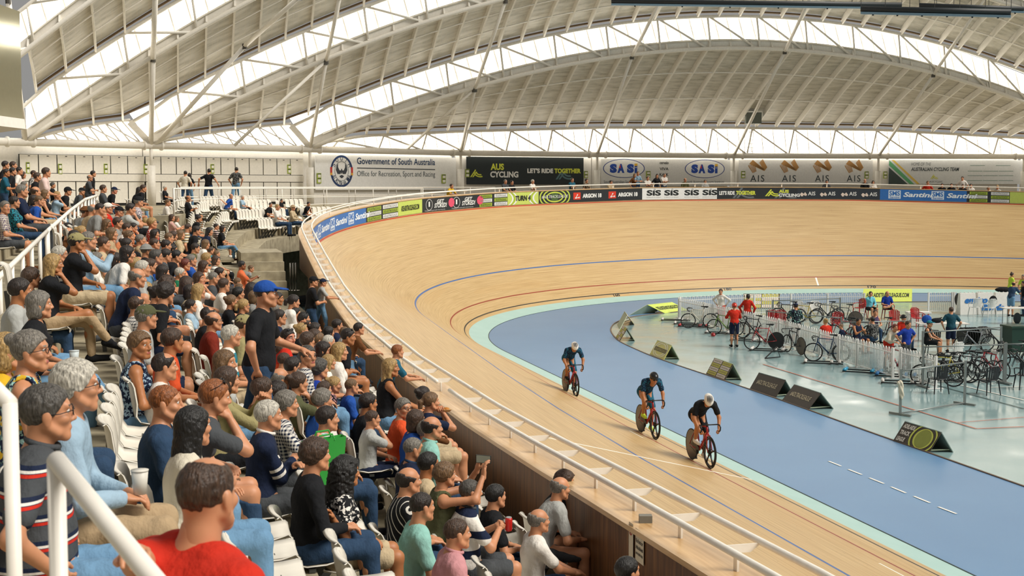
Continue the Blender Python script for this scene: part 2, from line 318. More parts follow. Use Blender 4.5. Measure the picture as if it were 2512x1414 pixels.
# banners on the board: (x from, x to in the photograph, kind)
YG, DK, LIME, WT = 'C9D867', '24282B', 'A9BE3A', 'EEEDE8'
def on_board(s0, s1, kind, label):
    L = s1-s0; g = .035; Hh = BH-.1
    def fn(x, y, off=.0):
        s = s0+x; h, zt = rim(s); return pos(s, h-.022-off, edge(s)[1]+.05+y)
    def F2(o): return lambda x, y: fn(x, y, o)
    def rect(x0, y0, x1, y1, n=6): return [[(x0+(x1-x0)*i/n, y0), (x0+(x1-x0)*(i+1)/n, y0), (x0+(x1-x0)*(i+1)/n, y1), (x0+(x1-x0)*i/n, y1)] for i in range(n)]
    base = {'santini': '2F6DB5', 'grid': DK, 'url': YG, 'stoked': DK, 'turn': YG, 'league': DK, 'argon': DK, 'sis': WT, 'lets': DK, 'aus': DK, 'ais': '2B3138'}[kind]
    b = flat('trackside_banner', rect(0, 0, L, Hh, max(4, int(L))), F2(0), mat('banner_vinyl', base, .5), None); tag(b, label, 'banner', 'sponsor banners round the banking')
    M = lambda c: mat('banner_print', c, .5)
    def T(t, x, y, w, h, c, **k): return letter('lettering', t, lambda a, d: fn(x+a, y+d, .012), w, h, M(c), b, **k)
    if kind == 'santini':
        n = max(1, round(L/2.7)); st = L/n
        for i in range(n):
            x = i*st+st*.2
            flat('emblem_block', rect(x, .1, x+.62, .62, 1), F2(.008), M('DDE6F0'), b); T('SMS', x+.04, .28, .54, .3, '2F6DB5', bold=.03); T('Santini', x+.06, .13, .5, .12, '2F6DB5', bold=.02)
            T('Santini', x+.75, .22, 1.5, .3, 'EEF3F8', bold=.03, shear=.25)
    elif kind == 'grid':
        n = max(2, round(L/1.45)); st = L/n
        for i in range(n):
            for j in range(3):
                c = (LIME if (i+j) % 2 == 0 else WT); flat('grid_cell', rect(i*st+.14, .02+j*.225, (i+1)*st-.03, .2+j*.225, 2), F2(.006), M(c), b)
                T('ADELAIDETRACKLEAGUE', i*st+.2, .045+j*.225, st-.3, .13, '3A4036' if c == LIME else '8E918E', space=.9)
    elif kind == 'url': T('ADELAIDETRACKLEAGUE.COM', .25, .2, L-.5, .27, '22261F', bold=.02, space=.92, shear=.1)
    elif kind == 'stoked':
        T('I', .5, .26, .1, .26, WT, bold=.05); flat('round_mark', ring_poly(.55, .36, .26, .29, .02), F2(.008), M(WT), b); T('GET', 1.15, .4, .55, .2, WT, bold=.03, shear=.2); T('STOKED!', .95, .17, .95, .24, WT, bold=.03, shear=.2)
        flat('pink_spot', disc_poly(2.25, .38, .22, .24), F2(.008), M('E4526E'), b); T('Bringing you the good stuff in South Australia', .2, .03, L-.5, .06, WT)
    elif kind == 'turn':
        for k, c in ((0, WT), (1, LIME), (2, WT)):
            for sg in (-1, 1):
                P = []
                for i in range(10):
                    t0, t1 = Hh*i/10, Hh*(i+1)/10; q = lambda t: .28-.25*(2*t/Hh-1)**2+.14*k
                    X = (lambda t: q(t)) if sg < 0 else (lambda t: L-q(t)); P.append([(L/2+sg*(L/2-.5+q(t0)*-1+.38), t0), (L/2+sg*(L/2-.5+.1-q(t0)+.38), t0), (L/2+sg*(L/2-.5+.1-q(t1)+.38), t1), (L/2+sg*(L/2-.5-q(t1)+.38), t1)])
                if L > 2: flat('curved_stripe', [[(min(max(x, .02), L-.02), y) for x, y in p] for p in P], F2(.006), M(c), b)
        if L > 2: T('TURN 4', L/2-.5, .2, 1.0, .3, '22261F', bold=.05, shear=.15)
    elif kind == 'league':
        for k in range(3): flat('oval_stripe', [[(min(max(x, 0), L), min(max(y, 0), Hh)) for x, y in p] for p in ring_poly(L/2, Hh/2, L/2-.05-.22*k, Hh*.95-.17*k, .08, 36)], F2(.006), M('C5D44E'), b)
        flat('track_view', [[(min(max(x, 0), L), min(max(y, 0), Hh)) for x, y in disc_poly(L/2, Hh/2, L/2-.8, Hh*.42)[0]]], F2(.005), M('4B6335'), b); T('#ADLTRACKLEAGUE', L/2-.85, .27, 1.7, .18, WT, shear=.3)
    elif kind == 'argon':
        flat('red_square', rect(.15, .14, .6, .55, 1), F2(.006), M('E03A22'), b)
        flat('molecule_mark', disc_poly(.3, .24, .05, .05, 8)+disc_poly(.4, .42, .04, .04, 8)+disc_poly(.5, .26, .045, .045, 8)+[[(.28, .24), (.32, .24), (.42, .42), (.38, .42)], [(.3, .22), (.5, .24), (.5, .28), (.3, .26)]], F2(.014), M(WT), b)
        T('ARGON 18', .72, .22, L-1.0, .25, WT, bold=.06)
    elif kind == 'sis':
        for i in range(4):
            x = L*(.06+.24*i+(.03 if i > 1 else 0)); T('SiS', x, .23, .85, .34, '1D211F', bold=.04); T('SCIENCE IN SPORT', x, .1, .85, .05, 'A9ABA8'); flat('ring_dot', ring_poly(x+.47, .6, .055, .045, .02, 12), F2(.008), M('1D211F'), b)
    elif kind in ('lets', 'aus'):
        swoosh(b, F2(.005), L-1.3 if kind == 'lets' else L-1.25, .02, .85, '6B7174')
        if kind == 'lets': T("LET'S RIDE", .12, .24, L*.4, .25, WT, bold=.05); T('TOGETHER', .16+L*.42, .24, L*.5, .25, 'DDE34A', bold=.05)
        else: swoosh(b, F2(.01), .5, .14, .55, 'DDE34A'); T('AUS', 1.25, .37, .55, .2, 'DDE34A', bold=.05); T('CYCLING', 1.25, .13, 1.15, .2, WT, bold=.05)
    elif kind == 'ais':
        for i in range(2):
            x = L*(.06+.49*i); ribbon(b, F2(.008), x, .13, L*.16, 'F0DCCB', True); T('AIS', x+L*.2, .22, L*.18, .24, WT, bold=.015)
def swoosh(par, fn, x, y, k, c):
    P = [[(0, 0), (.2, 0), (.86, 1.15), (.74, 1.3)], [(.3, 0), (.5, 0), (.88, .66), (.78, .82)]]
    for r0 in (.62, .95):
        for i in range(10):
            a, b = PI*1.0+i*PI*.62/10, PI*1.0+(i+1)*PI*.62/10; q = lambda r, t: (1.42+r*math.cos(t)*1.0+.1*(r-.62), .92+r*math.sin(t))
            P.append([q(r0, a), q(r0, b), q(r0-.2, b), q(r0-.2, a)])
    flat('swoosh_mark', [[(x+px*k*.8, y+max(py, -.1)*k*.62+.02) for px, py in p] for p in P], fn, mat('banner_print', c, .5), par)
def ribbon(par, fn, x, y, k, c, solid=False):
    P = []
    n = 6
    for i in range(n):
        o = i*.09; w = .045 if not solid else .092
        P += [[(0+o*.9, .55-o*.0), (w+o*.9, .55), (.25+w+o*.5, .08+o*.25), (.25+o*.5, .08+o*.25)] if i < 5 else [(0, .5), (.02, .5), (.26, .1), (.24, .1)],
              [(.05+o*.35, .62+o*.45), (.09+o*.35+w*.4, .62+w*.6+o*.45), (.88, .26+o*.12+w*.3), (.85, .22+o*.12)],
              [(.62+o*.35, .7+o*.42), (.62+o*.35+w*.5, .7+w*.6+o*.42), (.9+o*.28+w, .22+o*.42), (.88+o*.28, .2+o*.42)]]
    flat('ribbon_mark', [[(x+px*k, y+py*k*.9) for px, py in p] for p in P], fn, mat('banner_print', c, .5), par)
BL = [(757, 896, 'santini', 'blue banner with white clothing logos where the banking begins'), (896, 975, 'grid', 'banner of white and lime cells beside the blue one'),
 (975, 1035, 'url', 'lime banner with a web address left of the black and pink ones'), (1035, 1102, 'stoked', 'black banner with pink spot, left one of two'), (1102, 1170, 'stoked', 'black banner with pink spot, right one of two'),
 (1170, 1243, 'grid', 'banner of white and lime cells left of TURN 4'), (1243, 1321, 'turn', 'lime banner reading TURN 4'), (1321, 1400, 'league', 'black banner with lime ovals right of TURN 4'),
 (1400, 1486, 'argon', 'black banner with red square beside the lime ovals'), (1486, 1573, 'argon', 'black banner with red square beside the white SiS banner'), (1573, 1759, 'sis', 'long white banner with four SiS marks'),
 (1759, 1855, 'lets', "dark banner reading LET'S RIDE TOGETHER on the board"), (1855, 1955, 'aus', 'dark banner reading AUS CYCLING on the board'), (1955, 2055, 'ais', 'dark banner with two AIS marks beside AUS CYCLING'),
 (2055, 2158, 'ais', 'dark banner with two AIS marks beside the blue banner'), (2158, 2370, 'santini', 'long blue banner with two white clothing logos at right'), (2370, 2477, 'grid', 'banner of lime and white cells at the far right'), (2477, 2560, 'turn', 'lime banner cut by the right picture edge')]
for a, b, k, l in BL: on_board(s_at_px(a), s_at_px(b), k, l)
# ---------------------------------------------------------------- stands
ROW_A = [(31.35+.75*k, 1.55+.42*min(k, 4)+.37*max(k-4, 0)) for k in range(8)]; ROW_U = [(37.7, 4.45), (38.5, 4.75)]; ROW_B = [(32.2, 3.8), (33, 4.2), (33.8, 4.6), (34.6, 4.8), (35.6, 5.0), (36.8, 5.0)]
def zrow(row, u):                                          # the terrace steepens a little towards the banking
    c = lambda q: min(max(q, 0), 1)
    if row in ROW_A: return row[1]+.07*(row[0]-31.35)*c((u+25)/18)+.5*c((u+12)/8)*c(row[0]-32.5)+.25*c((u+37)/5)*c(34.6-row[0])
    if row in ROW_U: return row[1]+.3*c((u+25)/18)
    return row[1]-.8*(1-c(u/6))*(row[1] < 5)
CONZ = 5.0
def PA(u, D, z): return Vector((*xy_of(u, -D), z))
def tiers(name, rows, us, pf, last, label):
    mb = MB()
    for k, (D, z) in enumerate(rows):
        Z = lambda u: zrow(rows[k], u)
        D0 = D-.45; D1 = (rows[k+1][0]-.45) if k+1 < len(rows) else last
        for a, b in zip(us, us[1:]):
            if pf is PA and rows is ROW_A and k < 3 and b > -9: continue
            mb.hexa([pf(a, D0, z-.7), pf(a, D1, z-.7), pf(b, D1, z-.7), pf(b, D0, z-.7), pf(a, D0, Z(a)), pf(a, D1, Z(a)), pf(b, D1, Z(b)), pf(b, D0, Z(b))])
    return struct(mb.put(name, CONC), label)
tiers('floor_stand', ROW_A, [-53, -46, -40, -37, -34.5, -32, -25, -19, -13, -9.5, -6, -1.2], PA, 37.0, 'concrete terrace of the near stand')
tiers('floor_upper_stand', ROW_U, [-53, -46, -39, -32, -25, -19, -13, -7, 2], PA, 38.95, 'concrete terrace above the white balustrade')
PB = lambda s, D, z: pos(s, D-TR, z)
tiers('floor_far_stand', ROW_B[:4], list(np.arange(-1.2, 24, 1.4)), PB, 34.4, 'concrete terrace at the start of the banking')
m = MB(); us = list(np.arange(-53, 0.1, 6.6))
for a, b in zip(us, us[1:]): m.hexa([PA(a, 38.7, 4.0), PA(a, 60, 4.0), PA(b, 60, 4.0), PA(b, 38.7, 4.0), PA(a, 38.7, CONZ), PA(a, 60, CONZ), PA(b, 60, CONZ), PA(b, 38.7, CONZ)])
sv = list(np.arange(0, HALF+10, 2.))
for a, b in zip(sv, sv[1:]):
    d0 = 34.35 if a < 22 else TR+max(edge(a)[0], edge(b)[0])+.55; m.hexa([PB(a, d0, .5), PB(a, 60, .5), PB(b, 60, .5), PB(b, d0, .5), PB(a, d0, CONZ), PB(a, 60, CONZ), PB(b, 60, CONZ), PB(b, d0, CONZ)])
struct(m.put('floor_concourse', CONC))
m = MB(); [m.hexa([PA(a, 36.98, 3.0), PA(a, 37.3, 3.0), PA(b, 37.3, 3.0), PA(b, 36.98, 3.0), PA(a, 36.98, za), PA(a, 37.3, za), PA(b, 37.3, zb), PA(b, 36.98, zb)]) for a, b, za, zb in ((-53, -33, 3.6, 3.74), (-33, -21.5, 3.74, 4.27), (-21.5, -7, 4.27, 4.8), (-7, -2, 4.8, 4.8))]; struct(m.put('wall_balustrade_base', CONC))
# passage and steps between the two terraces
m = MB(); m.hexa([PA(u, D, z) for z in (1.0, 2.3) for u, D in ((-9.5, 30.85), (-9.5, 33.2), (.5, 33.2), (.5, 30.85))]); struct(m.put('floor_landing', CONC))
m = MB()
for k in range(5): m.hexa([PA(u, D, z) for z in (2.2, 2.3+.3*(k+1)) for u, D in ((-4.6+.45*k, 31.0), (-4.6+.45*k, 32.4), (0, 32.4), (0, 31.0))])
struct(m.put('floor_steps', CONC))
for k, (u0, u1, d0, d1, z) in enumerate(((-3.2, 0, 32.4, 33.3, 3.3), (-6.5, -5.2, 32.2, 33.2, 2.9))):
    m = MB(); m.hexa([PA(u, D, z_) for z_ in (2.2, z) for u, D in ((u0, d0), (u0, d1), (u1, d1), (u1, d0))]); struct(m.put('floor_block', CONC))
for i, (x, y0, y1, n, lb) in enumerate(((667, 630, 705, 1, 'single steel rope post on the landing by the steps'), (722, 642, 714, 3, 'cluster of steel rope posts beside the curved brown wall'))):
    p = on_z(x, y1, 2.3); e_ = empty('barrier_post', p, 0, lb, 'post')
    for j in range(n): MB().tube([((j-n/2)*.09, .05*j, 0), ((j-n/2)*.09, .05*j, 1.0)], .03, 10).put('tube', mat('polished_steel', 'C9C6BC', .25, .8), e_, True)
    MB().tube([(0, 0, 0), (0, 0, .02)], .2, 16).put('base_plate', mat('polished_steel', 'C9C6BC', .25, .8), e_)
# balustrades
def fence_tube(name, label, pts, hgt, post_every, rails, r=.03, two_top=False):
    e_ = empty(name, pts[0], 0, label, 'railing'); o0 = Vector(pts[0]); P = [Vector(p)-o0 for p in pts]
    for h in rails: MB().tube([p+Vector((0, 0, h)) for p in P], r if h == max(rails) else r*.7, 10).put('top_rail' if h == max(rails) else 'mid_rail', WP, e_, True)
    for a, b in zip(P, P[1:]):
        n = max(1, round((b-a).length/post_every))
        for i in range(n+1): q = a.lerp(b, i/n); MB().tube([q, q+Vector((0, 0, hgt))], r*.9, 8).put('post', WP, e_, True)
    return e_
railz = lambda u: float(np.interp(u, [-45, -33, -31, -29, -21.5, -15, -7], [3.6, 3.74, 3.82, 3.96, 4.27, 4.54, 4.8]))
RU = [(-41.2, -33), (-32.7, -22), (-21.7, -9), (-8.7, -2)]
RL_ = ['white tube balustrade nearest the camera, cut by the left edge', 'white tube balustrade beside the spectator in the checked shirt', 'white tube balustrade behind the middle of the crowd', 'white tube balustrade at the far end of the near stand']
for (a, b), l in zip(RU, RL_):
    n = max(1, int((b-a)/6)); fence_tube('balustrade', l, [PA(a+(b-a)*i/n, 37.05, railz(a+(b-a)*i/n)) for i in range(n+1)], .92, 1.5, (.92, .12), .04)
fence_tube('balustrade', 'long white railing along the concourse edge by the empty seats', [PB(s, 34.55, CONZ) for s in np.arange(-2, 24, 2.)], .95, 2.2, (.95, .5, .12), .03)
fence_tube('balustrade', 'white railing in front of the South Australia sign', [PB(s, 37.5, CONZ) for s in np.arange(10, 30, 2.5)], 1.0, 2.5, (1.0, .55), .03)
fence_tube('balustrade', 'white railing set back before the white lockers', [PA(u, 43, CONZ) for u in np.arange(-6, 12, 4.)], 1.0, 2.6, (1.0, .55, .2), .025)
# hand rails of the stair in front of the camera
def pipe(label, pts, posts, r):
    e_ = empty('stair_handrail', (0, 0, 0), 0, label, 'handrail'); MB().tube(pts, r, 16).put('rail', WP, e_, True)
    for p in posts: MB().tube([p, (p[0], p[1], p[2]-1.6)], r*.93, 16).put('post', WP, e_, True)
a = at_d(137, 1128, 3.2); b = at_d(420, 1475, 2.75); pipe('thick white handrail held by the person in red', [a+(b-a)*-.0, a.lerp(b, .5), b, b+(b-a)*.7], [(a.x, a.y, a.z-.01)], .0235)
a2 = at_d(24, 990, 3.9); b2 = at_d(-60, 905, 4.1); pipe('white handrail and post cut by the left edge', [a2, b2, b2+(b2-a2)*3], [(a2.x, a2.y, a2.z)], .024)
# ---------------------------------------------------------------- ring beam, walls, signs
ZR = 8.3
NODE = [Vector((on_z(x, y, ZR))) for x, y in ((370, 357), (760, 366), (1130, 375), (1465, 379), (1800, 382), (2155, 383), (2512, 384), (2860, 383))]
n_left = NODE[0]+(NODE[0]-NODE[1]).normalized()*8.6; n_left = on_z(62, 349, ZR)
NODE = [n_left+(n_left-NODE[0]).normalized()*16, n_left]+NODE
CR = CREAM(); WALLM = mat('white_wall', 'E9E4DA', .7)
for i, (a, b) in enumerate(zip(NODE, NODE[1:])):
    t = (b-a).normalized(); nn = Vector((-t.y, t.x, 0)); nn = nn if nn.y > 0 else -nn
    e_ = empty('ring_beam', a, 0, ['', 'far left ', 'left ', 'second left ', 'over the south australia sign ', 'over the black cycling sign ', 'over the oval logos ', 'over the AIS marks ', 'right hand '][min(i, 8)]+'white tube beam at the foot of the roof', 'beam', 'ring beam segments')
    MB().tube([(0, 0, 0), b-a], .2, 14).put('tube', CR, e_, True)
    for k in (.06, .94): p = (b-a)*k; MB().tube([p-t*.05, p+t*.05], .27, 14).put('flange', CR, e_, True)
    m = MB(); w0 = a+nn*.9; w1 = b+nn*.9; m.hexa([w0-Vector((0, 0, ZR-CONZ)), w0+nn*.2-Vector((0, 0, ZR-CONZ)), w1+nn*.2-Vector((0, 0, ZR-CONZ)), w1-Vector((0, 0, ZR-CONZ)), w0+Vector((0, 0, .1)), w0+nn*.2+Vector((0, 0, .1)), w1+nn*.2+Vector((0, 0, .1)), w1+Vector((0, 0, .1))])
    struct(m.put('wall_%s' % ['edge', 'left', 'locker', 'a', 'b', 'c', 'd', 'e', 'right'][i], WALLM))
    p = b+nn*.0
    if i > 0:
        e_ = empty('column', (p.x, p.y, CONZ), 0, 'white round column under the roof ring, %s' % ['', 'left of the lockers', 'at the middle of the lockers', 'left of the south australia sign', 'between south australia and black signs', 'between black sign and oval logos', 'between oval logos and AIS marks', 'between AIS marks and the team sign', 'right of the team sign'][i], 'column')
        MB().tube([(0, 0, 0), (0, 0, 2.2)], .22, 14).put('shaft', CR, e_, True); MB().tube([(0, 0, 2.2), (0, 0, ZR-CONZ-.1)], .09, 10).put('neck', CR, e_, True)
def wall_fn(i, off=.75):
    a, b = NODE[i], NODE[i+1]; t = (b-a).normalized(); nn = Vector((-t.y, t.x, 0)); nn = nn if nn.y > 0 else -nn; o = a+nn*off
    return (lambda x, y, d=0.: o+t*x-nn*d+Vector((0, 0, y-ZR+CONZ*0))), (b-a).length, o, t
def wall_x(i, px, off=.75):                                # distance along wall i that shows at picture column px
    fn, L, o, t = wall_fn(i, off); best = min((abs(proj(fn(L*k/400, 7.))[0]-px), L*k/400) for k in range(-40, 441)); return best[1]
def wall_z(i, x, py, off=.75):
    fn, L, o, t = wall_fn(i, off); p = fn(x, 0); d = math.hypot(p.x, p.y); r = ray(proj((p.x, p.y, 7))[0], py); return EYE+r.z*p.y/r.y
def wall_sign(i, x0, x1, y0, y1, col, label, off=.75):
    fn, L, o, t = wall_fn(i, off); a, b = wall_x(i, x0, off), wall_x(i, x1, off); zb, zt = wall_z(i, (a+b)/2, y1, off), wall_z(i, (a+b)/2, y0, off)
    g = lambda x, y, d=0.: fn(a+x, zb+y, d)
    m = MB(); w, h = b-a, zt-zb; m.hexa([g(0, 0, 0), g(0, 0, .05), g(w, 0, .05), g(w, 0, 0), g(0, h, 0), g(0, h, .05), g(w, h, .05), g(w, h, 0)])
    e_ = m.put('wall_sign', mat('sign_panel', col, .6)); tag(e_, label, 'sign'); return e_, w, h, (lambda d: (lambda x, y: g(x, y, .05+d)))
def ST(e_, f, t, x, y, w, h, c, **k): return letter('lettering', t, lambda a, b: f(.012)(x+a, y+b), w, h, mat('sign_print', c, .6), e_, **k)
def SF(e_, f, nm, polys, c, d=.008): return flat(nm, polys, f(d), mat('sign_print', c, .6), e_)
# South Australia government sign
e_, w, h, f = wall_sign(3, 772, 1118, 384, 466, 'F1F0ED', 'white wall sign with a round crest and Government of South Australia'); X = lambda px: (px-772)/346*w; Y = lambda py: (466-py)/82*h
cx, cy = X(832), Y(421.5); rx, ry = X(858)-X(832), Y(383.5)-Y(421.5)
SF(e_, f, 'crest_ring', ring_poly(cx, cy, rx, ry, .13, 48), '1F3C6E'); SF(e_, f, 'crest_red', [[(cx+sg*(rx-.14), cy-.1), (cx+sg*(rx+.01), cy-.1), (cx+sg*(rx+.01), cy+.25), (cx+sg*(rx-.14), cy+.25)] for sg in (-1, 1)], 'C9352C', .014)
SF(e_, f, 'crest_gold', [[(cx+sg*(rx-.14), cy-.25), (cx+sg*(rx+.01), cy-.25), (cx+sg*(rx+.01), cy-.1), (cx+sg*(rx-.14), cy-.1)] for sg in (-1, 1)], 'E4A93B', .014)
SF(e_, f, 'crest_inner_ring', ring_poly(cx, cy, rx*.62, ry*.62, .03, 40), '555B63')
W_ = []
for sg in (-1, 1):
    W_.append([(cx+sg*px*rx*.52, cy+py*ry*.5) for px, py in ((.05, .1), (.2, -.35), (.7, -.35), (.98, .15), (.85, .7), (.62, .98), (.6, .5), (.35, .1))])
W_.append([(cx+px*rx*.5, cy+py*ry*.5) for px, py in ((-.1, -.3), (.1, -.3), (.12, .2), (.0, .35), (-.12, .2))]); W_.append([(cx+px*rx*.5, cy+py*ry*.5) for px, py in ((-.4, -.6), (0, -.45), (.4, -.6), (.3, -.75), (0, -.9), (-.3, -.75))])
SF(e_, f, 'bird_emblem', W_, '3A3F47')
for s_, a0, a1, up in (('SOUTH', 152, 28, 1), ('AUSTRALIA', 205, 335, 0)):
    for i, ch in enumerate(s_):
        a = math.radians(a0+(a1-a0)*i/(len(s_)-1)); mx, my = cx+rx*.8*math.cos(a), cy+ry*.8*math.sin(a); r_ = a-PI/2 if up else a+PI/2
        letter('crest_letter', ch, lambda x, y: f(.012)(mx+(x-.1)*math.cos(r_)-(y-.13)*math.sin(r_), my+(x-.1)*math.sin(r_)+(y-.13)*math.cos(r_)), .2, .28, mat('sign_print', '2B3A55', .6), e_)
ST(e_, f, 'Government of South Australia', X(868), Y(404), X(1062)-X(868), Y(389)-Y(405), '1F3D66', bold=.012); SF(e_, f, 'rule', [[(X(868), Y(414.5)), (X(1062), Y(416)), (X(1062), Y(413.8)), (X(868), Y(412.3))]], '40464E')
ST(e_, f, 'Office for Recreation, Sport and Racing', X(868), Y(437), X(1062)-X(868), Y(420)-Y(437), '5E666B')
# Aus Cycling sign
e_, w, h, f = wall_sign(4, 1144, 1431, 386, 453, '20292B', 'black wall sign reading AUS CYCLING and LET\'S RIDE TOGETHER'); X = lambda px: (px-1144)/287*w; Y = lambda py: (453-py)/67*h
swoosh(e_, f(.008), X(1152), Y(436), (X(1196)-X(1152))/2.1, 'DCE24C'); ST(e_, f, 'AUS', X(1201), Y(418), X(1233)-X(1201), Y(403)-Y(419), 'DCE24C', bold=.04); ST(e_, f, 'CYCLING', X(1200), Y(436), X(1268)-X(1200), Y(421)-Y(436), 'F0EFEA', bold=.04)
swoosh(e_, f(.006), X(1360), Y(441), (X(1423)-X(1360))/2.1, '5C7C80'); ST(e_, f, "LET'S RIDE", X(1290), Y(425), X(1354)-X(1290), Y(414)-Y(426), 'F0EFEA', bold=.05); ST(e_, f, 'TOGETHER', X(1357), Y(425), X(1424)-X(1357), Y(414)-Y(426), 'DCE24C', bold=.05)
# SASI sign
e_, w, h, f = wall_sign(5, 1474, 1790, 391, 456, 'E3E2DF', 'grey wall sign with two blue oval SASI logos'); X = lambda px: (px-1474)/316*w; Y = lambda py: (456-py)/65*h
for x0 in (1528, 1726):
    SF(e_, f, 'logo_oval', disc_poly(X(x0), Y(414), X(50)-X(0), Y(391)-Y(414), 40), '1E3F8A', .004); SF(e_, f, 'logo_oval_face', disc_poly(X(x0), Y(414), X(48)-X(0), Y(392.5)-Y(414), 40), 'F0EFEC', .008)
    for ch, a, c in (('S', -34, '1F49A8'), ('A', -16, '1F49A8'), ('S', 7, '1F49A8'), ('i', 25, '1F49A8')): ST(e_, f, ch, X(x0+a), Y(425), X(17 if ch != 'i' else 7)-X(0), Y(403 if ch != 'i' else 406)-Y(425), c, bold=.08)
    SF(e_, f, 'gold_square', [[(X(x0+25), Y(408)), (X(x0+32), Y(408)), (X(x0+32), Y(402)), (X(x0+25), Y(402))]], 'EDBB3C', .02); SF(e_, f, 'red_wedge', [[(X(x0-12), Y(413)), (X(x0-8), Y(413)), (X(x0-9), Y(404))]], 'D8332E', .02)
    ST(e_, f, 'South Australian Sports Institute', X(x0-48), Y(452), X(97)-X(0), Y(443)-Y(452), '545F6B')
for t, y in (('cervelo', 400), ('VIVA', 415), ('KASK', 429)): ST(e_, f, t, X(1614), Y(y+3), X(22)-X(0), Y(y-4)-Y(y+3), '2A2D2C', bold=.02)
# AIS wall
e_, w, h, f = wall_sign(6, 1812, 2140, 393, 454, 'E2E1DF', 'grey wall sign with four gold ribbons over AIS'); X = lambda px: (px-1812)/328*w; Y = lambda py: (454-py)/61*h
for x0 in (1856, 1933, 2014, 2092):
    ribbon(e_, f(.008), X(x0-22), Y(428), (X(44)-X(0))/1.0, 'B98A52'); ST(e_, f, 'AIS', X(x0-16), Y(446), X(34)-X(0), Y(430)-Y(446), '24333A', space=1.25)
# team sign
e_, w, h, f = wall_sign(7, 2179, 2560, 393, 452, 'E0E2E2', 'pale wall sign reading HOME OF THE AUSTRALIAN CYCLING TEAM'); X = lambda px: (px-2179)/381*w; Y = lambda py: (452-py)/59*h
SF(e_, f, 'green_wedge', [[(X(2179), Y(452)), (X(2229), Y(452)), (X(2179), Y(411))]], '3F4D4C'); SF(e_, f, 'green_stripe', [[(X(2179), Y(406)), (X(2234), Y(452)), (X(2246), Y(452)), (X(2180), Y(394))]], '66B37C'); SF(e_, f, 'gold_stripe', [[(X(2186), Y(393)), (X(2192), Y(393)), (X(2261), Y(452)), (X(2253), Y(452))]], 'E8C65C')
ST(e_, f, 'HOME OF THE', X(2237), Y(407), X(52)-X(0), Y(399)-Y(407), '6F7678', shear=.2); ST(e_, f, 'AUSTRALIAN CYCLING TEAM', X(2237), Y(420), X(126)-X(0), Y(411)-Y(420), '2F3B3F', shear=.2, bold=.02)
swoosh(e_, f(.008), X(2288), Y(440), (X(30)-X(0))/2.1, 'D8D95A'); ST(e_, f, 'AUSCYCLING', X(2286), Y(448), X(34)-X(0), Y(444)-Y(448), '5A6163')
for y in (406, 420, 431, 443):
    for x0 in ((2392, 2460) if y == 406 else (2386, 2427, 2468)): SF(e_, f, 'rule', [[(X(x0), Y(y+.6)), (X(x0+39), Y(y+.6)), (X(x0+39), Y(y-.6)), (X(x0), Y(y-.6))]], '7F9B92')
# dispensers (green and white printed notices)
def notice(i, px, y0, y1, wpx, c, label, off=.7):
    e_, w, h, f = wall_sign(i, px-wpx/2, px+wpx/2, y0, y1, c, label, off); e_.name = 'wall_notice'; e_['category'] = 'notice'; e_['group'] = 'small printed notices on the walls'
    for k in (0, 1): SF(e_, f, 'white_patch', [[(w*.18, h*(.1+.48*k)), (w*.85, h*(.1+.48*k)), (w*.85, h*(.38+.48*k)), (w*.18, h*(.38+.48*k))]], 'F2EFE4'); SF(e_, f, 'dark_band', [[(w*.05, h*(.42+.45*k)), (w*.95, h*(.42+.45*k)), (w*.95, h*(.5+.45*k)), (w*.05, h*(.5+.45*k))]], '3A4420')
for i, px, y0, y1, w_, l in ((1, 68, 398, 427, 8, 'left of the pale shirted standing person'), (1, 147, 402, 428, 8, 'above the capped spectators'), (1, 259, 402, 427, 8, 'on the lockers above the grey shirted person'), (1, 357, 403, 427, 8, 'just left of the tall white pole'),
                            (2, 521, 403, 426, 8, 'behind the person in plain black tee'), (2, 709, 404, 426, 8, 'near the right end of the lockers'), (3, 782, 425, 450, 10, 'left of the round crest'), (3, 1088, 428, 450, 9, 'right end of the south australia sign'),
                            (4, 1146, 415, 435, 9, 'left end of the black sign'), (4, 1437, 420, 437, 9, 'right of the black sign'), (5, 1590, 420, 437, 10, 'between the oval logos'), (6, 1823, 420, 437, 10, 'left of the four ribbons'), (6, 2126, 421, 438, 10, 'right of the four ribbons'), (7, 2171, 421, 438, 9, 'left of the green wedge')):
    notice(i, px, y0, y1, w_, 'A9B845', 'lime and white notice '+l, .68)
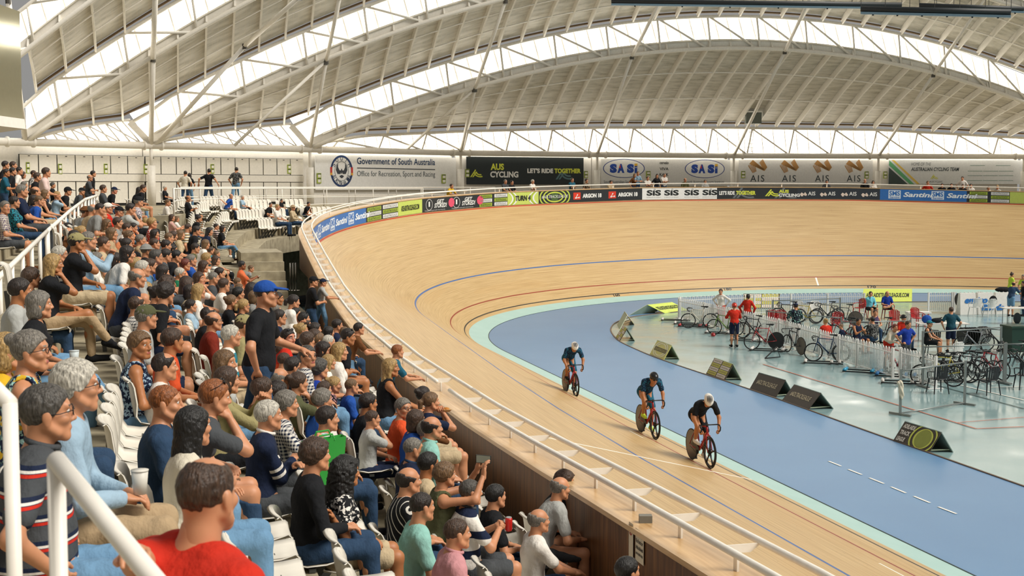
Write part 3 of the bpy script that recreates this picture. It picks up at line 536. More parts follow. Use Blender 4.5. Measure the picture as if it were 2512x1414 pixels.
# white lockers on the two left walls
DARK = mat('dark_slot', '2A2A28', .6); LOCK = mat('locker_enamel', 'EFE9DC', .4)
def locker(i, xa, xb, z0, z1, k, row):
    fn, L, o, t = wall_fn(i, .72); g = lambda x, y, d=0.: fn(x, y, d)
    m = MB(); m.hexa([g(xa+.03, z0, 0), g(xa+.03, z0, .04), g(xb-.03, z0, .04), g(xb-.03, z0, 0), g(xa+.03, z1, 0), g(xa+.03, z1, .04), g(xb-.03, z1, .04), g(xb-.03, z1, 0)])
    e_ = m.put('locker', LOCK); tag(e_, 'white wall locker in the %s row behind the left concourse' % row, 'locker', 'white lockers in the %s row' % row)
    if row == 'upper': c = (xa+xb)/2; flat('slot', [[(c-.06, z1-.09), (c+.06, z1-.09), (c+.06, z1-.05), (c-.06, z1-.05)]], lambda x, y: g(x, y, .045), DARK, e_)
for i in (1, 2):
    fn, L, o, t = wall_fn(i); n = round(L/.98); w = L/n
    for k in range(n):
        locker(i, k*w, (k+1)*w, 6.75, 7.7, k, 'upper'); locker(i, k*w, (k+1)*w, 5.15, 6.3, k, 'lower')
    g = lambda x, y, d=0.: fn(x, y, d); m = MB(); m.hexa([g(0, 6.33, 0), g(0, 6.33, .12), g(L, 6.33, .12), g(L, 6.33, 0), g(0, 6.72, 0), g(0, 6.72, .12), g(L, 6.72, .12), g(L, 6.72, 0)]); struct(m.put('trim_rail', LOCK))
    m = MB(); m.hexa([g(0, 5.0, -.03), g(0, 5.0, -.01), g(L, 5.0, -.01), g(L, 5.0, -.03), g(0, 7.72, -.03), g(0, 7.72, -.01), g(L, 7.72, -.01), g(L, 7.72, -.03)]); struct(m.put('trim_back', DARK))
# ---------------------------------------------------------------- roof: ring glazing, stepped arches, insulated bays
def uvp(p): return uv_of(p.x, p.y)
def fitpar(P):                                             # z = a + b v + c v^2 through (v, z)
    A = np.array([[1, v, v*v] for v, z in P]); z = np.array([q[1] for q in P]); return np.linalg.lstsq(A, z, rcond=None)[0]
ARCH = []
for node, pts in ((NODE[3], ((1165, 225), (1550, 150), (1925, 130), (2290, 165), (2512, 204))), (NODE[2], ((545, 255), (800, 130), (1010, 65), (1240, 0))), (NODE[1], ((220, 245), (375, 135), (500, 65), (620, 0)))):
    u, v0 = uvp(node); P = [(v0, node.z)]
    for x, y in pts: p = on_u(x, y, u); P.append((uvp(p)[1], p.z))
    VC = 3.0; A = np.array([[1, (v-VC)**2] for v, z in P]); c = np.linalg.lstsq(A, np.array([z for v, z in P]), rcond=None)[0]
    c1 = (P[0][1]-c[0])/(v0-VC)**2; ARCH.append((u, v0, VC, c[0], c1))
u1, v1, vc, t1, k1 = ARCH[2]; du = ARCH[1][0]-ARCH[2][0]
p0, p1 = on_u(50, 135, u1-du), on_u(226, 0, u1-du); va, vb = uvp(p0)[1], uvp(p1)[1]
kd = (p1.z-p0.z)/((vb-vc)**2-(va-vc)**2); td = p0.z-kd*(va-vc)**2; vd = vc-math.sqrt((8.3-td)/kd) if kd < 0 and td > 8.3 else v1-6
ARCH.append((u1-du, vd, vc, td, kd))
def az(i, v): u, v0, c, t, k = ARCH[i]; return t+k*(v-c)**2
def AP(i, v, dz=0.): x, y = xy_of(ARCH[i][0], v); return Vector((x, y, az(i, v)+dz))
print('ARCH', ARCH)
TD = 2.05
starts = [uvp(on_u(713, 311, ARCH[0][0]))[1], uvp(on_u(318, 300, ARCH[1][0]))[1], None, None]
starts[2] = ARCH[2][1]-.4; starts[3] = ARCH[3][1]
VR = [NODE[8], NODE[9]]
names = ['far white arch truss over the banking', 'second white arch truss', 'third white arch truss', 'nearest white arch truss at the top left corner']
for i in range(4):
    u, v0, vc, t, k = ARCH[i]; vR = (2*vc-v0) if i == 0 else 26; vs = list(np.arange(v0, vR, 1.1))+[vR]
    e_ = empty('roof_truss', AP(i, v0), 0, names[i], 'roof truss', 'arched roof trusses'); o0 = e_.location
    MB().tube([AP(i, v)-o0 for v in vs], .13, 10).put('bottom_chord', CR, e_, True)
    s0 = starts[i]; vt = [v for v in vs if v >= s0+.2]; vt = [s0]+vt
    MB().tube([AP(i, v, TD if v > v0 else TD*.9)-o0 for v in vt], .1, 10).put('top_chord', CR, e_, True)
    m = MB()
    for a, b in zip(vs, vs[1:]): q = [AP(i, a, .1), AP(i, b, .1), AP(i, b, .62), AP(i, a, .62)]; w = Vector((DU[0], DU[1], 0))*.12; m.hexa([q[0]+w, q[1]+w, q[1]+w*1.3, q[0]+w*1.3, q[3]+w, q[2]+w, q[2]+w*1.3, q[3]+w*1.3])
    m.put('fascia', CR, e_).location = -o0
    st = 3.45; v = v0+st*.5; kk = 0
    while v < vR-1:
        for a, b in ((AP(i, v, 0), AP(i, v-.25, TD)), (AP(i, v-.15, TD), AP(i, min(v+st*.92, vR), .05))): MB().tube([a-o0, b-o0], .075, 6).put('web_member', CR, e_, True)
        v += st
    w = Vector((DU[0], DU[1], 0))*.55; m = MB(); gl = []
    v = v0+.6
    while v < vR-.4 and kk < 90: MB().beam(AP(i, v, .5)+w*.8-o0, AP(i, v-.35, TD)+w*1.2-o0, .1, .08).put('mullion', CR, e_); v += .87; kk += 1
    for a, b in zip(vs, vs[1:]): gl.append([AP(i, a, .3)+w, AP(i, b, .3)+w, AP(i, b, TD+.05)+w*1.3, AP(i, a, TD+.05)+w*1.3])
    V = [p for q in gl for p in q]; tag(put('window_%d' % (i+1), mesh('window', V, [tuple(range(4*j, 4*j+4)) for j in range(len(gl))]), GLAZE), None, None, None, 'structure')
# ring glazing (clerestory) and lower roof edge
def ring_at(v):                                            # point of the ring above lateral position v
    for a, b in zip(NODE, NODE[1:]):
        va, vb = uvp(a)[1], uvp(b)[1]
        if va <= v <= vb: k = (v-va)/(vb-va); return a.lerp(b, k)
    return NODE[-1]
V1 = uvp(NODE[3])[1]; VE = uvp(NODE[9])[1]
def clear_h(v): return float(np.interp(v, [V1, uvp(NODE[3].lerp(NODE[4], .33))[1], uvp(NODE[4])[1], uvp(NODE[5])[1], uvp(NODE[6])[1], uvp(NODE[7])[1], uvp(NODE[8])[1], VE], [.1, .75, 1.25, 1.7, 1.85, 1.75, 1.2, .3]))
tops = []
e_ = empty('ring_truss', NODE[3], 0, 'low glazed truss above the far ring beam, beneath the last roof bay', 'roof truss'); o0 = e_.location
vs = list(np.arange(V1, VE, 1.0)); RT = [ring_at(v)+Vector((0, 0, .15+clear_h(v))) for v in vs]
MB().tube([p-o0 for p in RT], .1, 8).put('top_chord', CR, e_, True)
V = []; 
for a, b, p, q in zip(vs, vs[1:], RT, RT[1:]): w = Vector((DU[0], DU[1], 0))*.5; V += [ring_at(a)+w, ring_at(b)+w, q+w, p+w]
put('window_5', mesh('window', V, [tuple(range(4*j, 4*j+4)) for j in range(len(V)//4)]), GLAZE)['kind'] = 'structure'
v = V1+1.2; j = 0
while v < VE-1:
    w = Vector((DU[0], DU[1], 0))*.4; p = ring_at(v)
    if j < 95: MB().beam(p+w+Vector((0, 0, .1))-o0, ring_at(v-.2)+w+Vector((0, 0, .1+clear_h(v)))-o0, .09, .06).put('mullion', CR, e_)
    j += 1; v += .86
v = V1+1.5
while v < VE-3:
    for a, b in ((v, v+.35), (v+.35, v+3.0)):
        z0, z1 = (0.15, clear_h(b)+.1) if a == v else (clear_h(a)+.1, .15); MB().tube([ring_at(a)+Vector((0, 0, z0))-o0, ring_at(b)+Vector((0, 0, z1))-o0], .065, 6).put('web_member', CR, e_, True)
    v += 3.1
def valley(i, ia, tip_px, label, wn):                      # lens shaped glazing left of arch i
    a = NODE[ia]; tip = on_u(tip_px[0], tip_px[1], ARCH[i][0]+0); b = NODE[ia+1]; e_ = empty('valley_truss', a, 0, label, 'roof truss'); o0 = Vector(a)
    n = 12; up = [a.lerp(tip, k/n)+Vector((0, 0, .12+.12*math.sin(PI*k/n))) for k in range(n+1)]; lo = [a.lerp(b, k/n)+Vector((0, 0, .1)) for k in range(n+1)]
    MB().tube([p-o0 for p in up], .09, 8).put('top_chord', CR, e_, True); MB().beam(tip-o0, b+Vector((0, 0, .1))-o0, .5, .35).put('end_fascia', CR, e_)
    V = []
    for k in range(n): w = Vector((DU[0], DU[1], 0))*.35; V += [lo[k]+w, lo[k+1]+w, up[k+1]+w, up[k]+w]
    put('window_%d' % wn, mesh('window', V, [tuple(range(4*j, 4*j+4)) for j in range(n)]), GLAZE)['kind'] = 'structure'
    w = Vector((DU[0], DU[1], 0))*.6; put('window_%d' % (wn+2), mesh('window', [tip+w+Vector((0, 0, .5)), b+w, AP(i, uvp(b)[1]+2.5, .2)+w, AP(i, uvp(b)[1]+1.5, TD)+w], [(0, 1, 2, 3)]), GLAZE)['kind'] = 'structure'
    for k in range(1, n):
        MB().tube([lo[k]-o0, up[k]-o0], .05, 6).put('mullion', CR, e_, True)
        if k % 2 and k > 3: MB().tube([lo[k]-o0, up[k-2]-o0], .04, 6).put('web_member', CR, e_, True)
    return up
EDG1 = valley(0, 2, (713, 309), 'lens shaped glazed truss above the right run of lockers', 6)
EDG2 = valley(1, 1, (318, 300), 'lens shaped glazed truss above the left run of lockers', 7)
def edge_at(v, E):
    vv = [uvp(p)[1] for p in E]
    if v <= vv[0]: return E[0]
    for a, b, p, q in zip(vv, vv[1:], E, E[1:]):
        if a <= v <= b: return p.lerp(q, (v-a)/(b-a+1e-9))
    return None
def bay(i, low, vlist, label, num):
    """insulated bay: low(v) -> far lower edge, up to the bottom chord of arch i, with rafters and purlins"""
    rows = []
    for v in vlist: a = low(v); b = AP(i, min(v, 26) if i else v, .1); rows.append((a, b))
    n = 5; V = []; UV = []
    for j, (a, b) in enumerate(rows):
        for k in range(n+1): V.append(a.lerp(b, k/n)+Vector((0, 0, .42+.15*math.sin(PI*k/n)))); UV.append((j*1.5, k/n*(b-a).length))
    f = [(j*(n+1)+k, j*(n+1)+k+1, (j+1)*(n+1)+k+1, (j+1)*(n+1)+k) for j in range(len(rows)-1) for k in range(n)]
    e_ = struct(put('ceiling', mesh('ceiling', V, f, uv=UV), PANEL), label)
    for j, (a, b) in enumerate(rows):
        if (a-b).length < .8: continue
        mid = a.lerp(b, .5)+Vector((0, 0, .15)); m = MB(); m.beam(a+Vector((0, 0, .16)), mid+Vector((0, 0, .2)), .1, .42); m.beam(mid+Vector((0, 0, .2)), b+Vector((0, 0, .2)), .1, .42); m.put('rafter', CR, e_)
    for k in (.36, .68):
        P = [a.lerp(b, k)+Vector((0, 0, .12)) for a, b in rows if (a-b).length > 2.]; MB().tube(P, .045, 6).put('purlin', CR, e_)
    P = [a+Vector((0, 0, .3)) for a, b in rows]; MB().tube(P, .07, 6).put('gutter', mat('brown_gutter', '7A6347', .7), e_)
st = 1.47
bay(0, lambda v: ring_at(v)+Vector((0, 0, .2+clear_h(v)))+Vector((DU[0], DU[1], 0))*.1, list(np.arange(V1+.8, VE, st)), 'roof bay nearest the far wall', 1)
def low1(v):
    if v < uvp(EDG1[-1])[1]: return edge_at(v, EDG1)
    return AP(0, v, TD)
def low2(v):
    if v < uvp(EDG2[-1])[1]: return edge_at(v, EDG2)
    return AP(1, v, TD)
bay(1, low1, list(np.arange(uvp(NODE[2])[1]+.3, 26, st)), 'second roof bay', 2)
bay(2, low2, list(np.arange(uvp(NODE[1])[1]+.3, 26, st)), 'third roof bay', 3)
bay(3, lambda v: AP(2, v, TD), list(np.arange(ARCH[2][1]+.6, 20, st)), 'roof bay at the top left', 4)
# long tubes from ring nodes up over the arches, and diagonal braces
def spar(label, pts, r=.11):
    e_ = empty('roof_spar', pts[0], 0, label, 'spar', 'long tubes under the roof'); o0 = Vector(pts[0])
    for a, b in zip(pts, pts[1:]):
        MB().tube([Vector(a)-o0, Vector(b)-o0], r, 10).put('tube', CR, e_, True)
        m = MB(); m.tube([Vector(b)-o0-Vector((0, 0, .18)), Vector(b)-o0+Vector((0, 0, .12))], .14, 8); m.put('joint', mat('dark_bolts', '4E4A42', .5), e_)
def AN(i, x, y): p = on_u(x, y, ARCH[i][0]); v = uvp(p)[1]; return AP(i, v, -.12)
spar('white tube rising from behind the black cycling sign', [NODE[4], AN(0, 1165, 228), AN(1, 1240, 0)])
spar('white tube rising left of the oval logos', [NODE[5], AN(0, 1550, 152), on_u(1625, -8, ARCH[1][0])])
spar('white tube rising left of the four ribbons', [NODE[6], AN(0, 1925, 132), on_u(1990, -10, ARCH[1][0])])
spar('white tube rising left of the green wedge sign', [NODE[7], AN(0, 2290, 167), on_u(2420, -10, ARCH[1][0])])
spar('white tube rising left of the round crest', [NODE[3], AN(1, 800, 130), on_u(834, -10, ARCH[2][0])])
spar('tall upright white tube among the lockers', [NODE[2], AN(2, 375, 135), on_u(381, -12, ARCH[3][0])], .14)
spar('white tube at the far left beside the glass box', [NODE[1], on_u(20, 0, ARCH[3][0])], .14)
spar('diagonal white brace ending over the round crest', [on_z(992, 372, ZR), AN(0, 1163, 232)], .09)
spar('diagonal white brace above the right lockers', [on_z(575, 357, ZR), AN(1, 797, 134)], .09)
spar('long diagonal white brace from the lockers to the top edge', [NODE[2]+Vector((.5, 0, .3)), on_u(600, 113, ARCH[1][0]-2), on_u(735, -8, ARCH[2][0]-3)], .12)
# outer roof closing the building above what the picture shows
# glass commentary box at the top left edge
gb = empty('commentary_box', at_d(-20, 200, 30), 0, 'glass fronted commentary box hanging at the top left edge', 'booth'); o0 = gb.location
x1 = at_d(50, 100, 34).x-o0.x; zt = at_d(0, -30, 30).z-o0.z; zb = at_d(40, 270, 30).z-o0.z; zc = at_d(0, 335, 30).z-o0.z
MB().box(((x1-4)/2, 2, (zt+zb)/2), (x1+4, 4, zt-zb)).put('glass_box', mat('mirror_glass', 'C9C4A8', .08, .75), gb)
MB().hexa([(-4, 0, zc-.1), (x1*.9, 0, zb-.25), (x1*.9, 4, zb-.25), (-4, 4, zc-.1), (-4, 0, zb+.1), (x1+.05, 0, zb), (x1+.05, 4, zb), (-4, 4, zb+.1)]).put('soffit', CR, gb)
for x in (x1-.35, x1-.02): MB().box((x, -.03, (zt+zb)/2), (.05, .05, zt-zb)).put('frame', CR, gb)
# dark heater and lamp bars near the top right edge
def bar(label, a, b, w, c, group=None):
    P, Q = at_d(*a), at_d(*b); e_ = empty('lighting_bar', P, 0, label, 'light bar'); o0 = Vector(P)
    MB().tube([(0, 0, 0), Q-P], w, 10).put('bar', mat('dark_bar', c, .5), e_, True)
    MB().beam(Vector((0, 0, -w*1.3)), Q-P-Vector((0, 0, w*1.3)), w*1.6, w*.7).put('reflector', mat('blue_reflector', '7B97A8', .4), e_)
    n = 6
    for k in range(n+1): q = (Q-P)*(k/n); MB().tube([q, q+Vector((0, 0, 2.5))], .012, 5).put('hanger', mat('dark_bar', '3A3A38', .5), e_)
    for k in range(n): q = (Q-P)*((k+.5)/n); MB().box((q.x, q.y, q.z-w*1.5), (.06, .06, .12)).put('lamp_clip', BLACK(), e_)
bar('long dark light bar hanging at the top right corner', (2112, 22, 52), (2480, 30, 50), .12, '23292B'); bar('dark light bar along the top edge, further away', (1500, 3, 60), (2212, 12, 58), .11, '2A2F31'); bar('short dark light bar behind the corner bar', (2255, 13, 56), (2512, 22, 55), .1, '2A2F31')
# ladder at the ring and access hatch
ld = empty('ladder', ring_at(uvp(NODE[6].lerp(NODE[7], .09))[1]), 0, 'white ladder against the far glazing under the roof hatch', 'ladder'); 
for x in (-.18, .42): MB().tube([(x, 0, .1), (x, 0, 2.6)], .025, 6).put('stile', WP, ld)
for k in range(8): MB().tube([(-.18, 0, .3+.28*k), (.42, 0, .3+.28*k)], .02, 6).put('rung', WP, ld)
p = on_u(1848, 290, (ARCH[0][0]+uvp(NODE[6])[0])/2+3); MB().box(p, (1.1, .5, .8)).put('roof_hatch', mat('hatch', '6F756C', .6)); tag(bpy.data.objects['roof_hatch'], 'grey roof hatch between rafters above the white ladder', 'hatch')
# ---------------------------------------------------------------- bodies: smooth blended volumes turned into one surface
def surfnet(Fd, o, h):
    I = Fd < 0; c = [I[i:I.shape[0]-1+i, j:I.shape[1]-1+j, k:I.shape[2]-1+k] for i in (0, 1) for j in (0, 1) for k in (0, 1)]
    s = sum(q.astype(np.int8) for q in c); act = (s > 0) & (s < 8); ids = np.argwhere(act); idx = np.full(act.shape, -1, np.int64); idx[act] = np.arange(len(ids))
    acc = np.zeros((len(ids), 3)); cnt = np.zeros((len(ids), 1)); cor = [(i, j, k) for i in (0, 1) for j in (0, 1) for k in (0, 1)]
    for a in cor:
        for ax in range(3):
            if a[ax]: continue
            b = list(a); b[ax] = 1; fa = Fd[ids[:, 0]+a[0], ids[:, 1]+a[1], ids[:, 2]+a[2]]; fb = Fd[ids[:, 0]+b[0], ids[:, 1]+b[1], ids[:, 2]+b[2]]
            m = (fa < 0) != (fb < 0); t = fa[m]/(fa[m]-fb[m]); p = np.tile(np.array(a, float), (m.sum(), 1)); p[:, ax] += t; acc[m] += p; cnt[m] += 1
    V = np.array(o)+h*(ids+acc/np.maximum(cnt, 1)); Fs = []
    for ax in range(3):
        sl0 = [slice(None)]*3; sl1 = [slice(None)]*3; sl0[ax] = slice(0, -1); sl1[ax] = slice(1, None); d = I[tuple(sl0)] != I[tuple(sl1)]
        e = np.argwhere(d); b1, b2 = (ax+1) % 3, (ax+2) % 3
        e = e[(e[:, b1] > 0) & (e[:, b2] > 0) & (e[:, b1] < I.shape[b1]-1) & (e[:, b2] < I.shape[b2]-1)]
        def cell(d1, d2): q = e.copy(); q[:, b1] -= d1; q[:, b2] -= d2; return idx[q[:, 0], q[:, 1], q[:, 2]]
        Q = np.stack([cell(1, 1), cell(0, 1), cell(0, 0), cell(1, 0)], 1); ins = I[e[:, 0], e[:, 1], e[:, 2]]; Q[~ins] = Q[~ins][:, ::-1]; Fs.append(Q[(Q >= 0).all(1)])
    return V, np.concatenate(Fs)
A3 = lambda *a: np.array(a, float)
def solid(prims, h, cuts=(), fn=None, k0=.03):
    """prims: ('c', a, b, r0, r1[, k]) cones, ('e', centre, radii[, R, k]) ellipsoids; cuts: ('s', c, r) spheres or callables"""
    lo = A3(9, 9, 9); hi = -lo
    for p in prims:
        if p[0] == 'c': r = max(p[3], p[4]); lo = np.minimum(lo, np.minimum(p[1], p[2])-r); hi = np.maximum(hi, np.maximum(p[1], p[2])+r)
        else: r = max(p[2]); lo = np.minimum(lo, p[1]-r); hi = np.maximum(hi, p[1]+r)
    lo = lo-3*h-.02; n = np.ceil((hi-lo)/h).astype(int)+4; D = np.full(n, .2)
    ax = [lo[i]+h*np.arange(n[i]) for i in range(3)]; G = [ax[0][:, None, None], ax[1][None, :, None], ax[2][None, None, :]]
    for p in prims:
        if p[0] == 'c': a, b, r0, r1 = p[1:5]; k = p[5] if len(p) > 5 else k0; l_ = np.minimum(a, b)-max(r0, r1); h_ = np.maximum(a, b)+max(r0, r1)
        else: c, r = p[1:3]; R = p[3] if len(p) > 3 else None; k = p[4] if len(p) > 4 else k0; mr = max(r); l_, h_ = c-mr, c+mr
        i0 = np.maximum(((l_-k-h*2-lo)/h).astype(int), 0); i1 = np.minimum(((h_+k+h*2-lo)/h).astype(int)+2, n); sl = tuple(slice(i0[i], i1[i]) for i in range(3))
        x, y, z = G[0][sl[0]], G[1][:, sl[1]], G[2][:, :, sl[2]]
        if p[0] == 'c':
            ab = b-a; L = max(float(ab@ab), 1e-9); t = np.clip(((x-a[0])*ab[0]+(y-a[1])*ab[1]+(z-a[2])*ab[2])/L, 0, 1)
            d = np.sqrt((x-a[0]-t*ab[0])**2+(y-a[1]-t*ab[1])**2+(z-a[2]-t*ab[2])**2)-(r0+(r1-r0)*t)
        else:
            X, Y, Z = x-c[0], y-c[1], z-c[2]
            if R is not None: X, Y, Z = R[0, 0]*X+R[1, 0]*Y+R[2, 0]*Z, R[0, 1]*X+R[1, 1]*Y+R[2, 1]*Z, R[0, 2]*X+R[1, 2]*Y+R[2, 2]*Z
            q = np.sqrt((X/r[0])**2+(Y/r[1])**2+(Z/r[2])**2); d = (q-1)*np.maximum(q, 1e-3)/np.maximum(np.sqrt((X/r[0]**2)**2+(Y/r[1]**2)**2+(Z/r[2]**2)**2), 1e-3/max(r))
        A = D[sl]; w = np.maximum(k-np.abs(A-d), 0)/k; D[sl] = np.minimum(A, d)-w*w*k/4
    for c in cuts:
        if callable(c): D = np.maximum(D, c(*G))
        else: D = np.maximum(D, c[2]-np.sqrt((G[0]-c[1][0])**2+(G[1]-c[1][1])**2+(G[2]-c[1][2])**2))
    if fn: D = D+fn(*G)
    D[0] = D[-1] = .2; D[:, 0] = D[:, -1] = .2; D[:, :, 0] = D[:, :, -1] = .2
    return surfnet(D, lo, h)
def ik(a, b, l1, l2, hint):
    d = b-a; L = np.linalg.norm(d); L2 = min(L, (l1+l2)*.995); u = d/max(L, 1e-6); x = (l1*l1-l2*l2+L2*L2)/(2*L2); y = math.sqrt(max(l1*l1-x*x, 0)); hh = hint-u*(hint@u); hh = hh/max(np.linalg.norm(hh), 1e-6)
    return a+u*x+hh*y, a+u*L2
HC = {}
def head_mesh(sex, h):
    k = ('head', sex, h)
    if k not in HC:
        f = sex == 'f'; j = .92 if f else 1
        P = [('e', A3(0, -.012, .035), (.076, .096, .087)), ('e', A3(0, .022, -.045), (.058*j, .066, .062), None, .04), ('c', A3(-.02*j, .066, -.092), A3(.02*j, .066, -.092), .02, .02, .03),
             ('c', A3(0, .084, .022), A3(0, .103, -.018), .0085, .0125, .012), ('c', A3(-.013, .092, -.024), A3(.013, .092, -.024), .008, .008, .01), ('c', A3(-.04, .072, .038), A3(.04, .072, .038), .012, .012, .02),
             ('e', A3(-.043, .055, -.015), (.022, .026, .02), None, .02), ('e', A3(.043, .055, -.015), (.022, .026, .02), None, .02), ('c', A3(-.017, .083, -.055), A3(.017, .083, -.055), .0085, .0085, .012),
             ('c', A3(0, -.025, -.03), A3(0, -.045, -.17), .054*j, .06*j, .03)]
        for s in (-1, 1): P += [('e', A3(s*.079, -.012, 0), (.011, .02, .032), None, .008), ('c', A3(s*.05, .03, -.07), A3(s*.063, -.01, -.04), .018, .018, .02)]
        E = [('e', A3(s*.031, .071, .017), (.0135, .0135, .0125), None, .003) for s in (-1, 1)]
        def sock(x, y, z): return np.maximum(.017-np.sqrt((x-.031)**2+(y-.094)**2+(z-.018)**2), .017-np.sqrt((x+.031)**2+(y-.094)**2+(z-.018)**2))
        V, Q = solid(P, h, cuts=(sock,)); V2, Q2 = solid(E, min(h, .0055)); n = len(Q)
        Q = np.concatenate([Q, Q2+len(V)]); V = np.concatenate([V, V2]); c = V[Q].mean(1); M = np.zeros(len(Q), np.int32)
        M[(np.abs(c[:, 0]) < .023) & (c[:, 1] > .07) & (np.abs(c[:, 2]+.055) < .0085)] = 1
        M[n:] = 2; e2 = (np.abs(np.abs(c[:, 0])-.031) < .0062) & (np.abs(c[:, 2]-.017) < .0062); M[n:][e2[n:]] = 3
        M[:n][((np.abs(np.abs(c[:n, 0])-.033) < .017) & (c[:n, 1] > .062) & (np.abs(c[:n, 2]-.041) < .0048))] = 4
        HC[k] = (V, Q, M)
    return HC[k]
def hand_mesh(curl, h):
    k = ('hand', curl, h)
    if k not in HC:
        P = [('e', A3(0, .045, 0), (.04, .052, .017)), ('c', A3(0, -.03, 0), A3(0, .02, 0), .025, .024, .02)]; g = 0 if h < .007 else .0015
        for i, (x, l) in enumerate(((.029, .072), (.0098, .08), (-.0098, .075), (-.029, .06))):
            p = A3(x, .083-.004*abs(i-1.2), 0); a = .12; 
            for q in range(3):
                a += curl*(1.0, 1.1, .7)[q]*(1+.1*i*(q > 0)); L = l*(.45, .32, .23)[q]; n_ = p+A3(x*.12*(q == 0), L*math.cos(a), -L*math.sin(a)); P.append(('c', p, n_, .0092-.0008*q+g, .0085-.0008*q+g, .004)); p = n_
        t0 = A3(.028, .02, -.006); t1 = A3(.052-.012*curl, .05, -.02-.012*curl); t2 = A3(.056-.03*curl, .082, -.026-.02*curl); P += [('c', t0, t1, .014, .0115, .01), ('c', t1, t2, .0112, .0085, .004)]
        V, Q = solid(P, h, k0=.01); HC[k] = (V, Q)
    return HC[k]
def frame(y, z):
    y = y/np.linalg.norm(y); z = z-y*(z@y); z = z/max(np.linalg.norm(z), 1e-6); return np.stack([np.cross(y, z), y, z], 1)
def rotz(a): c, s = math.cos(a), math.sin(a); return np.array([[c, -s, 0], [s, c, 0], [0, 0, 1]])
def rotx(a): c, s = math.cos(a), math.sin(a); return np.array([[1, 0, 0], [0, c, -s], [0, s, c]])
# poses ------------------------------------------------------------------------------------------------------------
LEAN = {'b': -.13, 'u': .04, 'f': .30, 'F': .62}
def pose(kind, lean, arm, leg, fem=False, wide=0.):
    """seated (kind 's'), standing ('t') joints; origin on the floor under the hips, facing +Y"""
    J = {}; sit = kind == 's'; hz = .53 if sit else .93; l = LEAN.get(lean, lean) if not isinstance(lean, float) else lean; sp = A3(0, math.sin(l), math.cos(l)); sp2 = A3(0, math.sin(l*1.25+.08), math.cos(l*1.25+.08))
    P = A3(0, 0, hz); Cc = P+sp*.30; Nk = Cc+sp2*.215; H = Nk+A3(0, .035+.04*math.sin(l), .145-.02*abs(math.sin(l))); w = (.163 if fem else .188)*(1+.3*wide)
    J.update(P=P, C=Cc, N=Nk, H=H, sp=sp, fem=fem, wide=wide, sit=sit, arm=arm)
    for sg, n in ((-1, 'L'), (1, 'R')):
        S_ = Nk+A3(sg*w, -.005, -.075); J['S'+n] = S_; k = sg
        if sit: T = {'lap': A3(k*.07, .27, .665), 'knees': A3(k*.13, .40, .64), 'fold': A3(-k*.09, .26, .88) + sp*.0, 'phone': A3(k*.05, .33, .86), 'clap': A3(k*.03, .36, 1.0), 'chin': (H+A3(.03*k, .09, -.13) if k > 0 else A3(-.05, .30, .67)), 'thigh': A3(k*.05, .43, .66),
             'up': H+A3(k*.13+.05, .33, .03), 'rest': (A3(.1, .25, .67) if k < 0 else A3(.46, -.1, .95)), 'side': A3(k*.27, .1, .6), 'eat': H+A3(k*.04, .14, -.12), 'point': (H+A3(.15, .5, -.1) if k > 0 else A3(-.08, .3, .67))}[arm]
        else: T = {'side': P+A3(k*.25, .05, -.02), 'fold': A3(-k*.1, .26, 1.2), 'phone': A3(k*.05, .3, 1.12), 'rail': Nk+A3(k*.16, .38, -.32), 'hip': P+A3(k*.24, -.02, .08), 'lap': P+A3(k*.06, .26, .12), 'out': P+A3(k*.48, -.02, .1), 'rest': (P+A3(.25, .05, 0) if k > 0 else P+A3(-.36, .3, .12)), 'chin': (H+A3(.03, .1, -.13) if k > 0 else P+A3(-.25, .05, 0)), 'clap': A3(k*.03, .36, 1.2)}[arm]
        if arm in ('fold',) and sit: T = Cc+A3(-k*.1, .25, -.02)
        hint = A3(k*.8, -.3, -.8) if arm not in ('up', 'rest') else A3(k*.7, 0, -1)
        E, Wr = ik(S_, T, .29, .255, hint); J['E'+n] = E; J['W'+n] = Wr
        hp = P+A3(k*.088, 0, -.02); J['h'+n] = hp
        if sit:
            K = A3(k*.13, .45, .51); An = A3(k*.13, .47, .085)
            if leg == 'wide': K = A3(k*.22, .42, .51); An = A3(k*.19, .45, .085)
            if leg == 'out': An = A3(k*.12, .68, .09)
            if leg == 'cross' and k > 0: K = A3(.04, .44, .60); An = A3(-.06, .66, .28)
            if leg == 'ankle' and k > 0: K = A3(.27, .38, .56); An = A3(-.05, .42, .58)
            K, An = (K, An)
        else:
            K = A3(k*.1, .02, .49); An = A3(k*.11, -.02, .085)
            if leg == 'step': K = A3(k*.1, .12*k, .5); An = A3(k*.1, .2*k-.06, .1)
        J['K'+n] = K; J['A'+n] = An; J['T'+n] = An+A3(k*.02, .17, -.035) if not (leg in ('cross', 'ankle') and k > 0 and sit) else An+A3(-.02, .14, -.1)
    return J
def limb(J, a, b, r0, r1, f=1., k=.03): return ('c', J[a], J[a]+(J[b]-J[a])*f, r0, r0+(r1-r0)*f, k)
